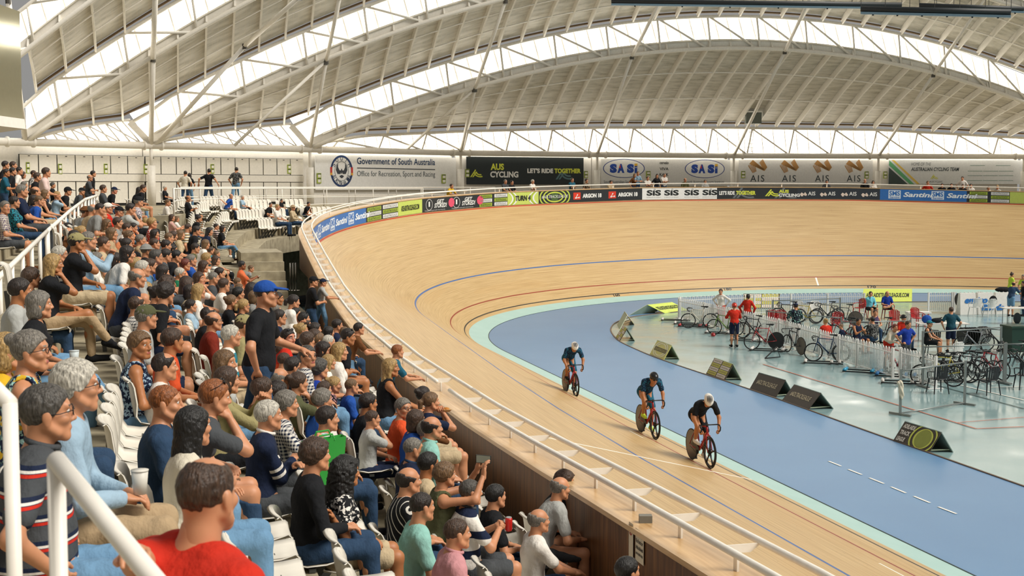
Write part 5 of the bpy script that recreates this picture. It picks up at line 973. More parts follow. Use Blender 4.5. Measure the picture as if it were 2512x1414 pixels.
# ---------------------------------------------------------------- the crowd, one line a person:
# x y of the head in the photograph | lean arm leg | head turn | sex hair colour | shirt | extras ; optional own label
PPL = '''
510 1222 T.re. 15 m crown brown red d=3.75 W=.6 beard ;person in red tee holding the thick handrail, nearly bald, nearest the camera
118 1018 usin 12 m short dgrey rs:dgrey:navy:red:white g W=.35 d=5.5 ;heavy person in grey polo with red, white and navy stripes and glasses
190 952 ulan 12 m fluffy white lblue L g k d=6.2 ;white-haired person in pale denim shirt behind the striped polo
78 865 ulan -8 f bun grey fl:navy:aqua:yellow g 0 d=7.4 ;smiling grey-haired person with glasses and navy floral sleeveless top
18 868 ulan 20 f bob blond yellow d=7.9 ;blond person in yellow top behind the smiling one with glasses
98 750 ulac 12 f bob grey black J d=11 ;grey-bobbed person in black top with round earring and pale jeans
51 716 ulan 15 m short dark lgrey tone=t d=12.4 ;dark-haired person in light grey tee beside the balustrade
78 684 ulan 30 f fluffy brown brown d=15 
132 650 uchc 10 f long blond black k tone=t d=15 ;long blond person in black tee with tan trousers and crossed legs
148 627 upha 10 f short white st:white:navy g H k d=17 
190 597 uchn 8 m short dark black c=khaki kS tone=t d=16.6 ;person in khaki cap and black tee watching in profile
218 592 ucln 5 m short grey lblue L J d=18 ;person in pale blue long-sleeved shirt raising both hands
409 993 ulan -10 m buzz ginger djean d=8.4 ;ginger person in dark grey-blue polo looking down
476 1050 ufon 25 f long black cream L J d=7.5 ;long black-haired person in cream shirt seen from behind
528 978 fchn 5 m short ginger dgrey u j d=8.9 ;ginger person with sunglasses on head resting chin on hand
558 936 ucln 20 f bob brown khaki L d=11 
553 893 ulan -15 f long light lgrey d=11.8 ;long fair-haired person looking towards the camera side
405 902 ulan 10 m recede dark white d=11.2 
424 838 ulan 25 m short brown orange kS tone=t d=12.2 ;brown-haired person in orange tee
345 850 ulan -35 f fluffy light fl:navy:lblue 0 tone=t d=11.2 ;person in navy floral vest turning to face the camera
360 780 ulan 20 m short grey lgrey c=olive d=13 ;person in olive flat cap and pale tee
337 752 ulan 25 m recede brown ck:white:dgrey d=16 
387 725 ffon 10 f bun dark black d=17.5 
360 712 ulan 30 f long blond black d=20 
327 724 ulan 30 f bob blond yellow d=19 
338 683 flan 5 m ring grey navy d=16.5 ;bald person in navy shirt leaning forward
351 661 ulan 5 m short white lgrey d=19 
333 650 ulan 20 f bun blond beige
384 632 ulan 5 m short dgrey blue g d=21 ;dark-grey-haired person in blue polo and glasses
412 700 ulan 30 f longcurly brown black
408 722 ulan 35 m curly dark black W=.3
313 625 ulan 10 f bob dark white
311 602 flan 5 f bun dark tan
360 616 ulan 15 m short grey black b=grey
525 790 ulan 8 m ring brown rust g d=16.3 ;bald person with glasses in rust red shirt
512 777 ulan 20 m recede dark black d=17.5 
568 826 ulan 5 m short white ws:teal:white kS d=14.6 ;white-haired person in teal and white striped polo
654 724 T.re. 12 m buzz brown black c=blue d=13 W=.1 j ;tall standing person in bright blue cap and plain black clothes
462 560 T.si. 35 m buzz brown st:cream:navy:gold d=37 k ;standing person in cream, navy and gold striped polo
469 752 ulan 10 f pony dark lblue K ;child with ponytail in light blue tee
466 718 ulan 10 f bob dark beige g d=21 
488 716 ulan 15 f long blond white d=20 ;long blond person in white beside the child with ponytail
458 697 ulan 20 f fluffy dark lpink
489 686 uchn -25 f long brown white d=22 ;brown-haired person resting a hand on the cheek
525 684 ulan 10 m buzz grey dgrey d=25 
540 672 ulan 5 m short dark dgrey
550 701 ulan 25 m short brown white d=23 ;brown-haired person in white tee with neck showing
563 716 ulan 25 f long dark beige d=24 
586 722 ulan 10 f fluffy black black d=24 
619 710 ulan 5 f longcurly dark black g d=25 
568 742 ulan 15 f bun light black d=22 
598 752 ulan 15 f pony blond black g d=22 ;blond ponytailed person in black beside the tall standing one
624 730 ulan 25 f bob light grey d=24 
682 734 flan -10 m short dark black tone=t beard d=24 
676 764 ulan 15 m buzz grey lgrey d=23 
721 742 ffon 5 f pony dark white d=22 ;dark ponytailed person in white leaning forward
686 780 ulan 5 m short dark navy g d=20 
723 772 flan 0 m short black white d=22 
746 784 ulan 5 f short black black u d=22 
719 800 ulan 25 m short dark black d=23 
741 812 ulan 5 f bun blond black u d=21 ;blond person with sunglasses on head in black top
752 798 ulan 0 m short brown grey g K d=22 
774 810 ulan 5 f bun dark tan d=22 
707 832 ulan -50 m short dark red u tone=r d=17 ;person facing the camera with sunglasses on head, red snack bag in hand
693 864 ulan 20 m short brown orange K d=17 
698 886 ulan 20 m short brown grey K d=16.5 
719 902 ulan 15 m short dark black d=16 
755 838 ulan 25 m fluffy brown dgrey d=18.5 
782 836 ulan 5 m short light white g d=20 
756 876 ulan -55 m short dgrey ck:white:navy g d=14.9 ;laughing grey-haired person with glasses in checked shirt
794 862 flan -10 f bob dark cream d=17 
807 842 ulan 10 m buzz white pink d=20 
784 908 ulan 20 m curly dgrey royal d=15.5 ;grey curly-haired person in royal blue top
807 890 ulan 10 f long blond white K d=16.5 
688 932 ulan 20 m ring grey grey d=14 
733 942 uchn 20 f bun brown olive d=14 ;brown-haired person with bun in olive tee
644 958 ulan 25 m fluffy brown brown d=12.8 
682 968 ulan 25 m fluffy dark khaki d=13 
704 994 uphn 5 f fluffy grey ck:white:navy L d=11.5 ;grey-haired person in fine checked shirt beside the green bag
792 984 ulan 20 m fluffy grey blue d=14 
796 958 ulan 20 m short brown grey K d=15 
820 946 flan 0 f bun blond fl:black:pink K d=15.5 ;small blond child in dark floral top
804 1030 ulan 10 m short dark fl:white:lblue d=12.3 
863 950 ulan 15 m buzz light blue K d=15.5 ;fair-haired child in bright blue tee seen from behind
904 992 ulan 15 m short dark black tone=t d=15 
914 1030 uchn 5 m buzz brown lgrey K d=14 ;short-haired child in light grey tee
834 864 ulan 0 f long blond white L j d=17 ;long blond person in loose white shirt
855 828 flan -5 m short dark black u tone=t bS d=19 ;dark-haired person with sunglasses on head near the brown wall
828 800 ulan 10 m short dark navy g d=25 ;person with glasses in navy near the curved ledge
846 816 ulan 10 m short light lgrey K d=24 
807 818 ulan 20 f bob black grey
773 828 ulan 10 m short brown navy d=20 
959 904 uthc -5 f long blond black 0 J tone=t d=16.3 ;long blond person in black vest beside the brown wall
881 808 T.ra. 10 m short dark brown d=22 K ;child in brown shirt leaning on the timber ledge
976 864 T.ra. 5 m short ginger petrol d=19.5 K ;ginger child in blue tee leaning on the timber ledge
770 692 T.ph. -5 m short dark black c=black d=34 j ;person in black cap and black polo standing by the ledge
793 694 T.po. -5 m short brown lgrey c=navy d=34.3 K ;child in navy and red cap pointing over the ledge
990 1004 ulan -55 f short grey orange g L d=14.6 ;grey-haired person in orange cardigan facing the camera
1021 1034 ulan 25 f bob brown blue d=14 ;brown-bobbed person in mid blue shirt
1039 972 ulan 30 f bun dark vs:black:cream d=17 ;person in black and cream striped top beside the wall
1058 988 uean 5 f pony light navy d=15.8 ;ponytailed person in navy eating beside the wall
1061 1052 ulan 5 m ring dark mint W=.1 d=13.3 ;balding person in pale mint polo beside the wall
1049 1060 ulan 10 m short grey coral d=13.9 
1015 1104 ulan 8 m buzz grey navy d=13.2 ;grey-haired person in navy collared shirt
1052 1142 ulan 15 m short black beige tone=t d=12.6 ;black-haired person in beige top
1092 1168 uupn 15 f fluffy light olive 0 d=11.9 ;person in dark green vest holding up a phone with both hands
1155 1210 uphn 10 m buzz dgrey ws:white:navy gS W=.2 d=11.8 ;grey-haired person in white polo with wide navy bands
1217 1220 ulan 15 m short black black d=13 ;black-haired person in black tee beside the wall
1323 1280 uthw 10 m ring grey white djS d=12.8 ;bald person in white tee and denim shorts
1375 1200 fknw 5 m ring grey lgrey gS d=13.6 ;bald person in light grey tee leaning towards the wall
1386 1184 fknw 0 m curly brown black d=14.5 ;curly-haired person in black beside the bald one in grey
1540 1405 ulan 20 m short black black d=10.5
1004 1182 ulan 8 m ring dark ds:black:white W=.2 d=11.3 ;balding person in black shirt with thin pale stripes
1036 1246 ulan 15 m buzz dark mint W=.1 d=10.5 ;dark-haired person in pale mint polo at the bottom
1122 1312 ulan 8 m buzz brown pink W=.1 d=9.9 ;brown-haired person in dusty pink polo at the bottom
850 1160 uren 15 f longcurly black fl:black:white tone=t d=10 ;person with very long black curls in speckled dress
776 1120 ulan 20 m curly brown black L j d=9.6 ;curly brown-haired person in black hoodie
660 1022 ufon 8 m short white navy L d=10.3 ;white-haired person in navy jumper with white arm bands
14 406 T.si. 15 m short dark black d=40
16 425 T.ph. -5 m short dark petrol d=37 tone=t ;dark-haired standing person in blue polo at the left edge
33 407 T.si. 0 m short brown black d=41
32 421 T.si. 5 m short dark black d=38 beard
48 420 T.si. 0 m short dark white d=39
56 430 T.si. 5 f long brown lpink d=40
83 427 T.si. 0 m buzz brown fl:black:white d=41
92 435 T.si. 10 f short brown black d=40
114 424 T.la. 15 m short brown lpink d=36 ;standing person in pale pink tee left of the lockers
130 455 ulan 5 m short dgrey black
229 427 T.si. 5 m short dark black d=48
221 437 T.ph. -15 m ring grey dgrey d=46 g beard ;bald bearded person in dark shirt looking down at a phone
167 470 ulan 10 m short dark black c=black ;person in black cap and black tee below the lockers
141 480 uchn 0 f short blond lblue
201 470 flan 5 m short grey dgrey c=black
212 465 ulan 5 m short grey brown c=brown
224 468 ulan 5 m ring grey white
254 464 ulan 5 m short brown dgrey ;brown-haired person in dark grey tee looking right
281 468 ulan 5 m short grey black c=navy tone=r ;person in navy cap and black tee
342 468 ulan 0 f long dark black
352 463 ulan 0 f short brown black
405 462 ulan 0 f short white black tone=p
88 472 ulan 20 m ring brown beige
111 478 ulan 5 f bob light black 0
83 492 ulan 10 f bob dark navy ;dark-bobbed person in navy beside the blue tee
97 494 ulan 5 m buzz light blue ;person in bright blue tee above the balustrade
13 510 ulan -45 m short grey ck:cream:purple gS ;grey-haired person in checked shirt facing the camera
36 497 ulan 15 f short dark fl:teal:black ;dark-haired person in teal patterned shirt
341 496 ulan 5 m short grey ck:purple:white c=black
354 501 flan 0 f bob dark ck:pink:white
266 512 ulan -10 m short grey red c=white
246 514 ulan 10 m buzz dark grey
229 516 ulan 15 m ring grey tan
211 521 ulan 10 m short brown grey b=brown
293 520 flan -5 m short grey lblue c=black gS ;person in black cap and light blue tee looking down
321 514 uchn 0 m short dark lgrey
412 498 ulan -5 m short light white gS ;fair-haired person in white tee with bare legs
401 533 ulan 0 m short grey black g
228 535 ulan 5 m short dgrey navy d=31 
251 530 ulan -10 f bun blond coral u
263 552 ulan -15 f long light fl:beige:brown
338 540 ulan 5 m short dgrey djean
359 545 ulan 5 f fluffy blond grey
374 549 ulan -5 f fluffy blond fl:red:white
193 549 ulan 15 m buzz grey dgrey d=29 
212 543 ulan 15 m buzz grey grey d=30 
168 562 ulan 10 m short dark black d=27 
169 574 ulan 20 m ring grey brown d=26 
201 570 ulan 10 f bun blond cream d=26 
183 582 ulan 20 f bob dark black d=24 
312 562 ulan 5 m buzz brown white
328 559 uchn -5 m short dark coral K ;child in coral tee resting chin on hand
317 582 flan 0 f bun light coral u
422 535 uphn -10 f long brown fl:pink:beige
434 538 uphn -10 f long light white K
488 537 flan 5 m short dark black
415 585 ulan 10 m buzz light grey
426 580 ulan 10 f bob brown black
408 604 ulan 10 m short dark grey
424 614 flan 5 f bun dark black u
408 628 ulan 15 m short dark dgrey
433 630 flan 5 m short black black
443 577 ulan 10 f bob light beige
430 656 ulan 5 m ring grey black g d=27 
455 651 ulan 0 f fluffy red coral g d=26 ;red-haired person with glasses behind the green top
442 673 flan 0 f short white green g d=25 ;white-haired person in emerald green top
483 567 ulan 5 m short dark black
514 569 flan -20 f long black navy ;long black-haired person in navy looking down
531 557 ulan -5 m short dark st:black:lpink kS ;dark-haired person in black and pink striped tee
546 562 ulac 5 f bob dark black J
518 616 ulan 5 m short brown teal K
532 624 ulan 5 m short light beige K
530 640 ulan -10 f bob brown st:white:grey ;brown-haired person in fine grey stripes by the empty seats
507 636 ulan 10 f curly blond cream
594 652 uphn 5 m short black td:orange:coral tone=b bS ;person in orange tie-dye tee beside a child
616 660 fphn -10 m short light grey K ;fair-haired child beside the orange tie-dye tee
583 694 ulan 10 m short light grey K
588 709 ulan 10 m short light lgrey K
461 700 ulan 20 f longcurly brown black
455 426 T.si. 25 m short dark cream d=66 j ;standing person in cream tee before the lockers
465 431 T.si. 20 f long dark black d=67
513 421 T.ou. 40 m short dark black d=66 j ;standing person in plain black tee with arms held out
580 417 T.si. 25 m short dark fl:black:grey d=69 J ;standing person in dotted black tee and jeans
567 482 uren -15 m ring grey blue j ;bald person in blue polo lounging on the empty seats
595 485 ulac -25 f short white lblue bS
462 488 ufow 0 m ring brown black bS beard tone=t ;bald bearded person in black polo with folded arms
664 503 ulan -25 m short dgrey black bS ;grey-haired person in black and red polo on the far seats
681 509 ulan -15 f short blond white j
691 493 ulan -10 m short black black K
719 510 ulan -10 f short blond beige L j b=tan ;person in straw hat and beige top on the far seats
757 501 uphn -5 m short dark black j ;dark-haired person in black at the end of the far seats
55 470 ulan 10 m short grey navy
60 455 T.si. 10 m short grey tan d=38
240 560 ulan 5 m short grey khaki d=28 
275 575 ulan 0 f bob light tan 
290 548 ulan 0 m short brown grey
255 600 ulan 5 m short brown beige kS d=22 
285 640 ulan 10 f bob dark grey d=20 
238 640 ulan 10 f short grey white d=19 
380 600 ulan 5 m buzz brown brown
380 575 ulan 0 f long dark coral
345 590 ulan 5 m short grey tan
370 655 ulan 10 m short brown denim
400 670 ulan 15 f bob dark grey
505 600 ulan 10 f bob light white
480 610 ulan 5 m short dark olive
470 640 ulan 10 m short grey blue
500 655 ulan 0 f long brown coral
600 800 ulan 10 m short brown khaki c=khaki
'''
ARM = dict(la='lap', kn='knees', fo='fold', ph='phone', cl='clap', ch='chin', th='thigh', up='up', re='rest', si='side', ea='eat', po='point', ra='rail', ou='out', hi='hip')
LEG = {'n': 'normal', 'w': 'wide', 'o': 'out', 'c': 'cross', 'a': 'ankle', '.': 'normal'}
HW = {'short': 'short {} hair', 'buzz': 'cropped {} hair', 'crown': 'thin {} hair', 'recede': 'receding {} hair', 'ring': 'bald head', 'fluffy': 'full {} hair', 'curly': 'curly {} hair', 'long': 'long {} hair', 'longcurly': 'long curly {} hair', 'bob': '{} bob', 'pony': '{} ponytail', 'bun': '{} hair tied up', None: 'covered hair'}
PW = {'st': 'striped', 'ws': 'wide-striped', 'rs': 'striped', 'vs': 'striped', 'ds': 'pinstriped', 'ck': 'checked', 'fl': 'patterned', 'td': 'tie-dye'}
HCN = {'light': 'light brown', 'dgrey': 'dark grey'}
def cname(sp):
    t = sp.split(':'); n = CN.get(t[-1], t[-1]) if len(t) == 1 else PW[t[0]]+' '+CN.get(t[1], t[1]); return n
def hit_row(x, y, row, off, blk):
    """ray meets the upright surface at lateral distance D = row D minus off"""
    r = ray(x, y); D = row[0]+.1-off
    u0, v0 = uv_of(0, 0); ru = r.x*DU[0]+r.y*DU[1]; rv = r.x*DV[0]+r.y*DV[1]
    if blk == 'A':
        t = (-D-v0)/rv if abs(rv) > 1e-6 else -1
        if t <= 0: return None
        u = u0+ru*t
        return (t, u) if -52 < u < ((-1.2 if row[0] > 33.3 else -9.5) if row in ROW_A else 3) else None
    T_ = np.linspace(30, 90, 1200); U = u0+ru*T_; V = v0+rv*T_; s = np.where((U > -1) & (V < 0), np.hypot(np.maximum(U, 0), V)-D, 9)
    k = np.where((s[:-1] < 0) & (s[1:] >= 0) & (s[1:] < 5))[0]
    if not len(k): return None
    t = T_[k[0]]; return (t, U[k[0]])
PJ = {}; MARK = []; OUT = []; SEATS = []
def seat_place(x, y, leans, tgt):
    best = None; r = ray(x, y); u0, v0 = uv_of(0, 0); ru = r.x*DU[0]+r.y*DU[1]; rv = r.x*DV[0]+r.y*DV[1]
    def consider(blk, row, ln, t, extra=0.):
        nonlocal best
        J = POSEH[ln]; u, v = u0+ru*t, v0+rv*t; D = -v if blk == 'A' else math.hypot(max(u, 0), v); hipD = D+J[1]*tgt
        if blk == 'A' and not (-52 < u < ((-1.2 if row[0] > 33.3 else -9.5) if row in ROW_A else 3)): return
        if blk == 'B' and not (-1 < u < 24 and v < 0): return
        z = EYE+r.z*t; sc = (z-zrow(row, u))/J[2]; dl = hipD-row[0]-.05
        if abs(dl) > .38: return
        c = abs(sc-tgt)+.5*abs(dl)+(.03 if ln in 'fF' and 'u' in leans else 0)
        if best is None or c < best[0]: best = (c, blk, row, ln, sc, (t, u))
    for blk, rows in (('A', ROW_A+ROW_U), ('B', ROW_B)):
        for row in rows:
            for ln in leans:
                J = POSEH[ln]
                for dl in (-.3, -.15, 0, .15, .3):
                    h = hit_row(x, y, (row[0]+dl, row[1]), J[1]*tgt, blk) if blk == 'B' else None
                    if blk == 'A' and abs(rv) > 1e-6: t = (-(row[0]+.05+dl-J[1]*tgt)-v0)/rv; h = (t, 0) if t > 0 else None
                    if h: consider(blk, row, ln, h[0])
                if r.z < 0:
                    for f in (.9, .96, 1., 1.04, 1.1):
                        t = (row[1]+J[2]*tgt*f-EYE)/r.z
                        for _ in range(3): t = (zrow(row, u0+ru*t)+J[2]*tgt*f-EYE)/r.z
                        if 2 < t < 90: consider(blk, row, ln, t)
    return best
POSEH = {l: tuple(pose('s', l, 'lap', 'n')['H']) for l in LEAN}
LOG = []
for line in PPL.strip().split('\n'):
    body, _, lab = line.partition(';'); t = body.split(); x, y = float(t[0]), float(t[1]); pz, yaw, sex, hair, hc, shirt = t[2], float(t[3]), t[4], t[5], t[6], t[7]; ex = t[8:]
    k = dict(sl=1, legs=None, long=True, eye=None, cap=None, capc='navy', tone='p'); wide = 0.; kid = 'K' in ex; dist = None
    for e in ex:
        if e in 'LH0' and len(e) == 1: k['sl'] = {'L': 2, 'H': 3, '0': 0}[e]
        elif e in ('g', 'u', 's'): k['eye'] = e
        elif e[:2] == 'c=': k['cap'] = 'cap'; k['capc'] = e[2:]
        elif e[:2] == 'b=': k['cap'] = 'bucket'; k['capc'] = e[2:]
        elif e[:2] == 'd=': dist = float(e[2:])
        elif e[:2] == 'W=': wide = float(e[2:])
        elif e[:5] == 'tone=': k['tone'] = e[5:]
        elif e in ('j', 'J', 'k'): k['legs'] = {'j': 'djean', 'J': 'denim', 'k': 'tan'}[e]
        elif e in ('kS', 'bS', 'gS', 'djS'): k['legs'] = {'kS': 'beige', 'bS': 'black', 'gS': 'dgrey', 'djS': 'djean'}[e]; k['long'] = False
    rnd = random.Random(int(x*7+y*13))
    if k['legs'] is None: k['legs'], k['long'] = rnd.choice([('djean', True), ('black', True), ('beige', False), ('navy', False), ('dgrey', True), ('denim', True)])
    if k['cap']: hair = 'short' if hair in ('short', 'ring') else hair
    k['shoes'] = rnd.choice(['dgrey', 'white', 'black', 'brown']); fem = sex == 'f'; tgt = .8 if kid else (.96 if fem else 1.0)
    base = 'person' if not kid else 'child'
    r = ray(x, y); turn = 0
    if pz[0] == 'T':
        d = dist; P0 = at_d(x, y, d); J = pose('t', 'f' if pz[2:4] in ('ra',) else 'u', ARM[pz[2:4]] if pz[2:4] not in ('po',) else 'rail', 'step', fem, wide); key = ('t', pz, fem, wide)
        u, v = uv_of(P0.x, P0.y); D = -v
        fl = CONZ if D > 38.7 or d > 45 else (4.5 if D > 37 else max([q[1] for q in ROW_A if q[0]-.45 <= D] or [1.5]))
        sc = (P0.z-fl)/J['H'][2]
        lo, hi = ((.55, .85) if kid else (.9, 1.1))
        if not lo <= sc <= hi: LOG.append(('stand', x, y, round(sc, 2), round(D, 1), round(P0.z, 2))); sc = min(max(sc, lo), hi)
        if pz[2:4] == 'ra' or pz[2:4] in ('ph', 'po') and d < 40 and D < 32: fl = P0.z-J['H'][2]*sc
        rz = math.atan2(DV[1], DV[0])-PI/2+(math.radians(25) if d > 60 else 0)
        if pz[2:4] == 'ou' or (d > 60): rz += math.radians(35)
        if abs(x-654) < 1: rz -= .35
        if abs(x-510) < 1: rz += .6
        dr = Vector((-math.sin(rz), math.cos(rz), 0)); loc = P0-dr*J['H'][1]*sc; loc.z = P0.z-J['H'][2]*sc; ln = 'u'
        if abs(x-510) < 1:                                 # left hand closes on the handrail
            q = Matrix.Rotation(-rz, 3, 'Z') @ (at_d(322, 1352, 2.93)-loc)/sc; J['EL'], J['WL'] = ik(J['SL'], A3(*q)+A3(0, -.05, .02), .29, .255, A3(-.8, -.3, -.8)); key = key+('rail',)
    else:
        leans = ['u', 'b', 'f'] if pz[0] == 'u' else ['f', 'F'] if pz[0] == 'f' else [pz[0]]
        b = seat_place(x, y, leans, tgt)
        if dist: p = at_d(x, y, dist); uu, vv = uv_of(p.x, p.y); b = (0, 'A', min(ROW_A, key=lambda q: abs(q[0]+vv)), leans[0], tgt, (dist/r.y, uu))
        if b is None: LOG.append(('noseat', x, y)); continue
        c, blk, row, ln, sc2, h = b; rz_ = zrow(row, h[1]); lo, hi = (tgt*.84, tgt*1.16)
        if abs(sc2-tgt) > .42: LOG.append(('drop', x, y, round(sc2, 2))); continue
        if not lo <= sc2 <= hi: LOG.append(('scale', x, y, blk, row, ln, round(sc2, 2)))
        sc = min(max(sc2, lo), hi); P0 = Vector((0, 0, EYE))+r*h[0]; u = h[1]
        rz = math.atan2(DV[1], DV[0])-PI/2
        if blk == 'B': uu, vv = uv_of(P0.x, P0.y); rz -= math.atan2(uu, -vv)
        arm = ARM[pz[1:3]]; J = pose('s', ln, arm, LEG[pz[3]], fem, wide); key = ('s', ln, pz[1:], fem, wide)
        dr = Vector((-math.sin(rz), math.cos(rz), 0)); loc = P0-dr*J['H'][1]*sc; loc.z = P0.z-J['H'][2]*sc
        
        SEATS.append((loc.x, loc.y, rz_, rz, blk, row, loc.z-rz_))
    dd = P0.y; lod = 0 if dd < 8.5 else 1 if dd < 19 else 2
    curl = .35 if pz[-3:-1] not in ('ph', 'ea') else .8
    o = build_person(J, key, lod, loc, rz, sc, math.radians(yaw), -.12 if ln in 'fF' else (-.05 if rnd.random() < .5 else .05), sex=sex, hair=None if hair == 'ring' and k['cap'] else hair, hc=hc, shirt=shirt, curl=curl, **k)
    hd = HW[hair].format(HCN.get(hc, hc)); tg = {0: 'vest', 1: 'top', 2: 'long-sleeved shirt', 3: 'shirt'}[k['sl']]
    if k['cap']: hd = CN.get(k['capc'], k['capc'])+(' cap' if k['cap'] == 'cap' else ' hat')
    bl = lab.strip() or '%s with %s in %s %s' % (base, hd, cname(shirt), tg)
    if not lab and k['eye'] == 'g': bl = bl.replace(' in ', ' and glasses in ', 1)
    o['category'] = 'person'; OUT.append([o, x, y, bl, bool(lab)]); PJ[o.name] = (J, sc)
    if lab: MARK.append((x, y, lab.strip()))
for l in LOG: print('PLACE', l)
# labels: those that would be shared get the nearest thing one can find as a second clue
def shortmark(l):
    w = l.replace(',', '').split(); i = w.index('in') if 'in' in w else None
    s_ = ' '.join(w[:8]) if i is None else ' '.join(w[:min(i+4, len(w), 9)])
    for bad in (' and', ' with', ' a', ' of', ' the', ' to', ' at'):
        if s_.endswith(bad): s_ = s_[:-len(bad)]
    return s_.replace('person', 'one', 1)
DIR = [(22, 'right of'), (67, 'below right of'), (112, 'below'), (157, 'below left of'), (202, 'left of'), (247, 'above left of'), (292, 'above'), (337, 'above right of'), (361, 'right of')]
used_l = {}
for q in OUT:
    o, x, y, bl, own = q
    if not own:
        ms = sorted(MARK, key=lambda m: (m[0]-x)**2+(m[1]-y)**2); done = False
        short = bl.replace('person with ', '').replace('child with ', 'child, ')
        for m in ms[:8]:
            a = math.degrees(math.atan2(m[1] and y-m[1], x-m[0])) % 360; dn = next(n for lim, n in DIR if a < lim)
            c = '%s, %s the %s' % (bl, dn, shortmark(m[2])); w = c.split()
            if len(w) > 16: c = '%s, %s the %s' % (bl.replace('short ', '').replace(' top', '').replace('person with ', ''), dn, shortmark(m[2])); w = c.split()
            if len(w) <= 16 and c not in used_l: bl = c; done = True; break
        if not done: bl = bl+', in the packed stand'
    used_l[bl] = used_l.get(bl, 0)+1; o['label'] = bl
print('DUP', [l for l, n in used_l.items() if n > 1])
# ---------------------------------------------------------------- stadium seats
PW_ = mat('white_seat_plastic', 'E6E0D2', .35); GB = mat('grey_bracket', '4C4D4A', .5)
def seat_mesh():
    pr = [(.235, .385), (.245, .41), (.225, .428), (.12, .415), (-.02, .408), (-.12, .425), (-.17, .48), (-.195, .6), (-.215, .74), (-.232, .81), (-.25, .83), (-.27, .815)]
    V = []; nx = 9
    for y, z in pr:
        for i in range(nx):
            t = (i/(nx-1)*2-1); e_ = abs(t)**3; up = max(0, (z-.43)/.4); V.append((t*(.215-.03*up*up), y+(.05*e_*min(1, up*3)), z+.03*e_*(1-min(1, up*2))-.03*e_*(up > .85)))
    n = len(V); V += [(x, y-.012*(z > .45), z-.014*(z <= .45)) for x, y, z in V]; Fc = []
    for j in range(len(pr)-1):
        for i in range(nx-1): a = j*nx+i; Fc += [(a, a+1, a+nx+1, a+nx), (n+a, n+a+nx, n+a+nx+1, n+a+1)]
    for j in range(len(pr)-1):
        for i in (0, nx-1): a = j*nx+i; Fc.append((a, a+nx, n+a+nx, n+a))
    for j in (0, len(pr)-1):
        for i in range(nx-1): a = j*nx+i; Fc.append((a, a+1, n+a+1, n+a))
    return mesh('seat', V, Fc, smooth=True)
SM = seat_mesh(); m = MB(); m.beam((0, -.16, .0), (0, .12, .40), .04, .06); m.beam((0, -.16, .02), (0, -.2, .5), .04, .05); m.beam((-.2, .02, .395), (.2, .02, .395), .05, .03); BM = m.me('bracket')
allc = [('occ', x, y, z if abs(dz) > .3 else z+dz, rz, blk, row, math.hypot(x, y)) for x, y, z, rz, blk, row, dz in SEATS]
occ = [(c[1], c[2]) for c in allc]
def clash(x, y, r=.46): return any((x-a)**2+(y-b)**2 < r*r for a, b in occ)
rzA = math.atan2(DV[1], DV[0])-PI/2
for row in ROW_A[:6]:
    for u in np.arange(-46, -6, .5):
        p = PA(u, row[0]+.02, zrow(row, u)); q = proj(p+Vector((0, 0, .8)))
        if p.y < 3.6 or p.y > 60 or q[1] > 1520: continue
        if p.y > 25 and row in ROW_A[:3]: continue
        if u > -10 and row[0] < 33: continue
        if not clash(p.x, p.y): allc.append(('emp', p.x, p.y, p.z, rzA, 'A', row, p.length))
for row, s, s1 in ((ROW_B[0], 7., 14), (ROW_B[1], 1., 15), (ROW_B[2], 0., 14), (ROW_B[3], 0., 12)):
    D = row[0]
    while s < s1:
        if not (5.4 < s < 6.6 or 11.5 < s < 12.3):
            p = PB(s, D, 0); uu, vv = uv_of(p.x, p.y); p.z = zrow(row, uu)
            if not clash(p.x, p.y): allc.append(('far', p.x, p.y, p.z, rzA-math.atan2(max(uu, 0), -vv), 'B', row, p.length))
        s += .5*TR/D
pri = lambda c: (0 if c[0] == 'far' else 1 if c[0] == 'emp' else 2, c[7]) if c[0] == 'far' else (1, c[7]+(14 if c[0] == 'occ' and c[7] > 12 else 0))
allc.sort(key=pri); ON = ['lowest', 'second', 'third', 'fourth', 'fifth', 'sixth', 'seventh', 'top']
first = None
for c in allc[:290]:
    kd, x, y, z, rz, blk, row, dd = c
    if blk == 'A': i = ROW_A.index(row) if row in ROW_A else 8; rn = (ON[i]+' row of the near terrace') if i < 8 else 'rows above the balustrade'
    else: rn = ['lowest', 'second', 'third', 'fourth', 'fifth', 'back'][ROW_B.index(row)]+' row at the start of the banking'
    st = 'empty white plastic seat' if kd != 'occ' else 'white plastic seat with someone on it'
    r = empty('stadium_seat', (x, y, z), rz, '%s in the %s' % (st, rn), 'seat', '%s, %s' % (st, rn)) if first is None else first[0].copy()
    if first is None: a = put('shell', SM, PW_, r); b = put('bracket', BM, GB, r); first = (r, a, b)
    else:
        C.objects.link(r); r.location = (x, y, z); r.rotation_euler = (0, 0, rz); r['label'] = '%s in the %s' % (st, rn); r['group'] = '%s, %s' % (st, rn)
        for q in first[1:]: w = q.copy(); C.objects.link(w); w.parent = r
rest = allc[290:]
if rest:
    v0 = np.array([v.co[:] for v in SM.vertices]); f0 = np.array([p.vertices[:] for p in SM.polygons]); VV, FF = [], []
    for i, c in enumerate(rest): VV.append(v0@rotz(c[4]).T+np.array(c[1:4])); FF.append(f0+i*len(v0))
    tag(put('stadium_seats', mesh('seats', np.concatenate(VV), np.concatenate(FF), smooth=True), PW_), 'remaining white seats hidden among the far crowd', 'seats', None, 'stuff')
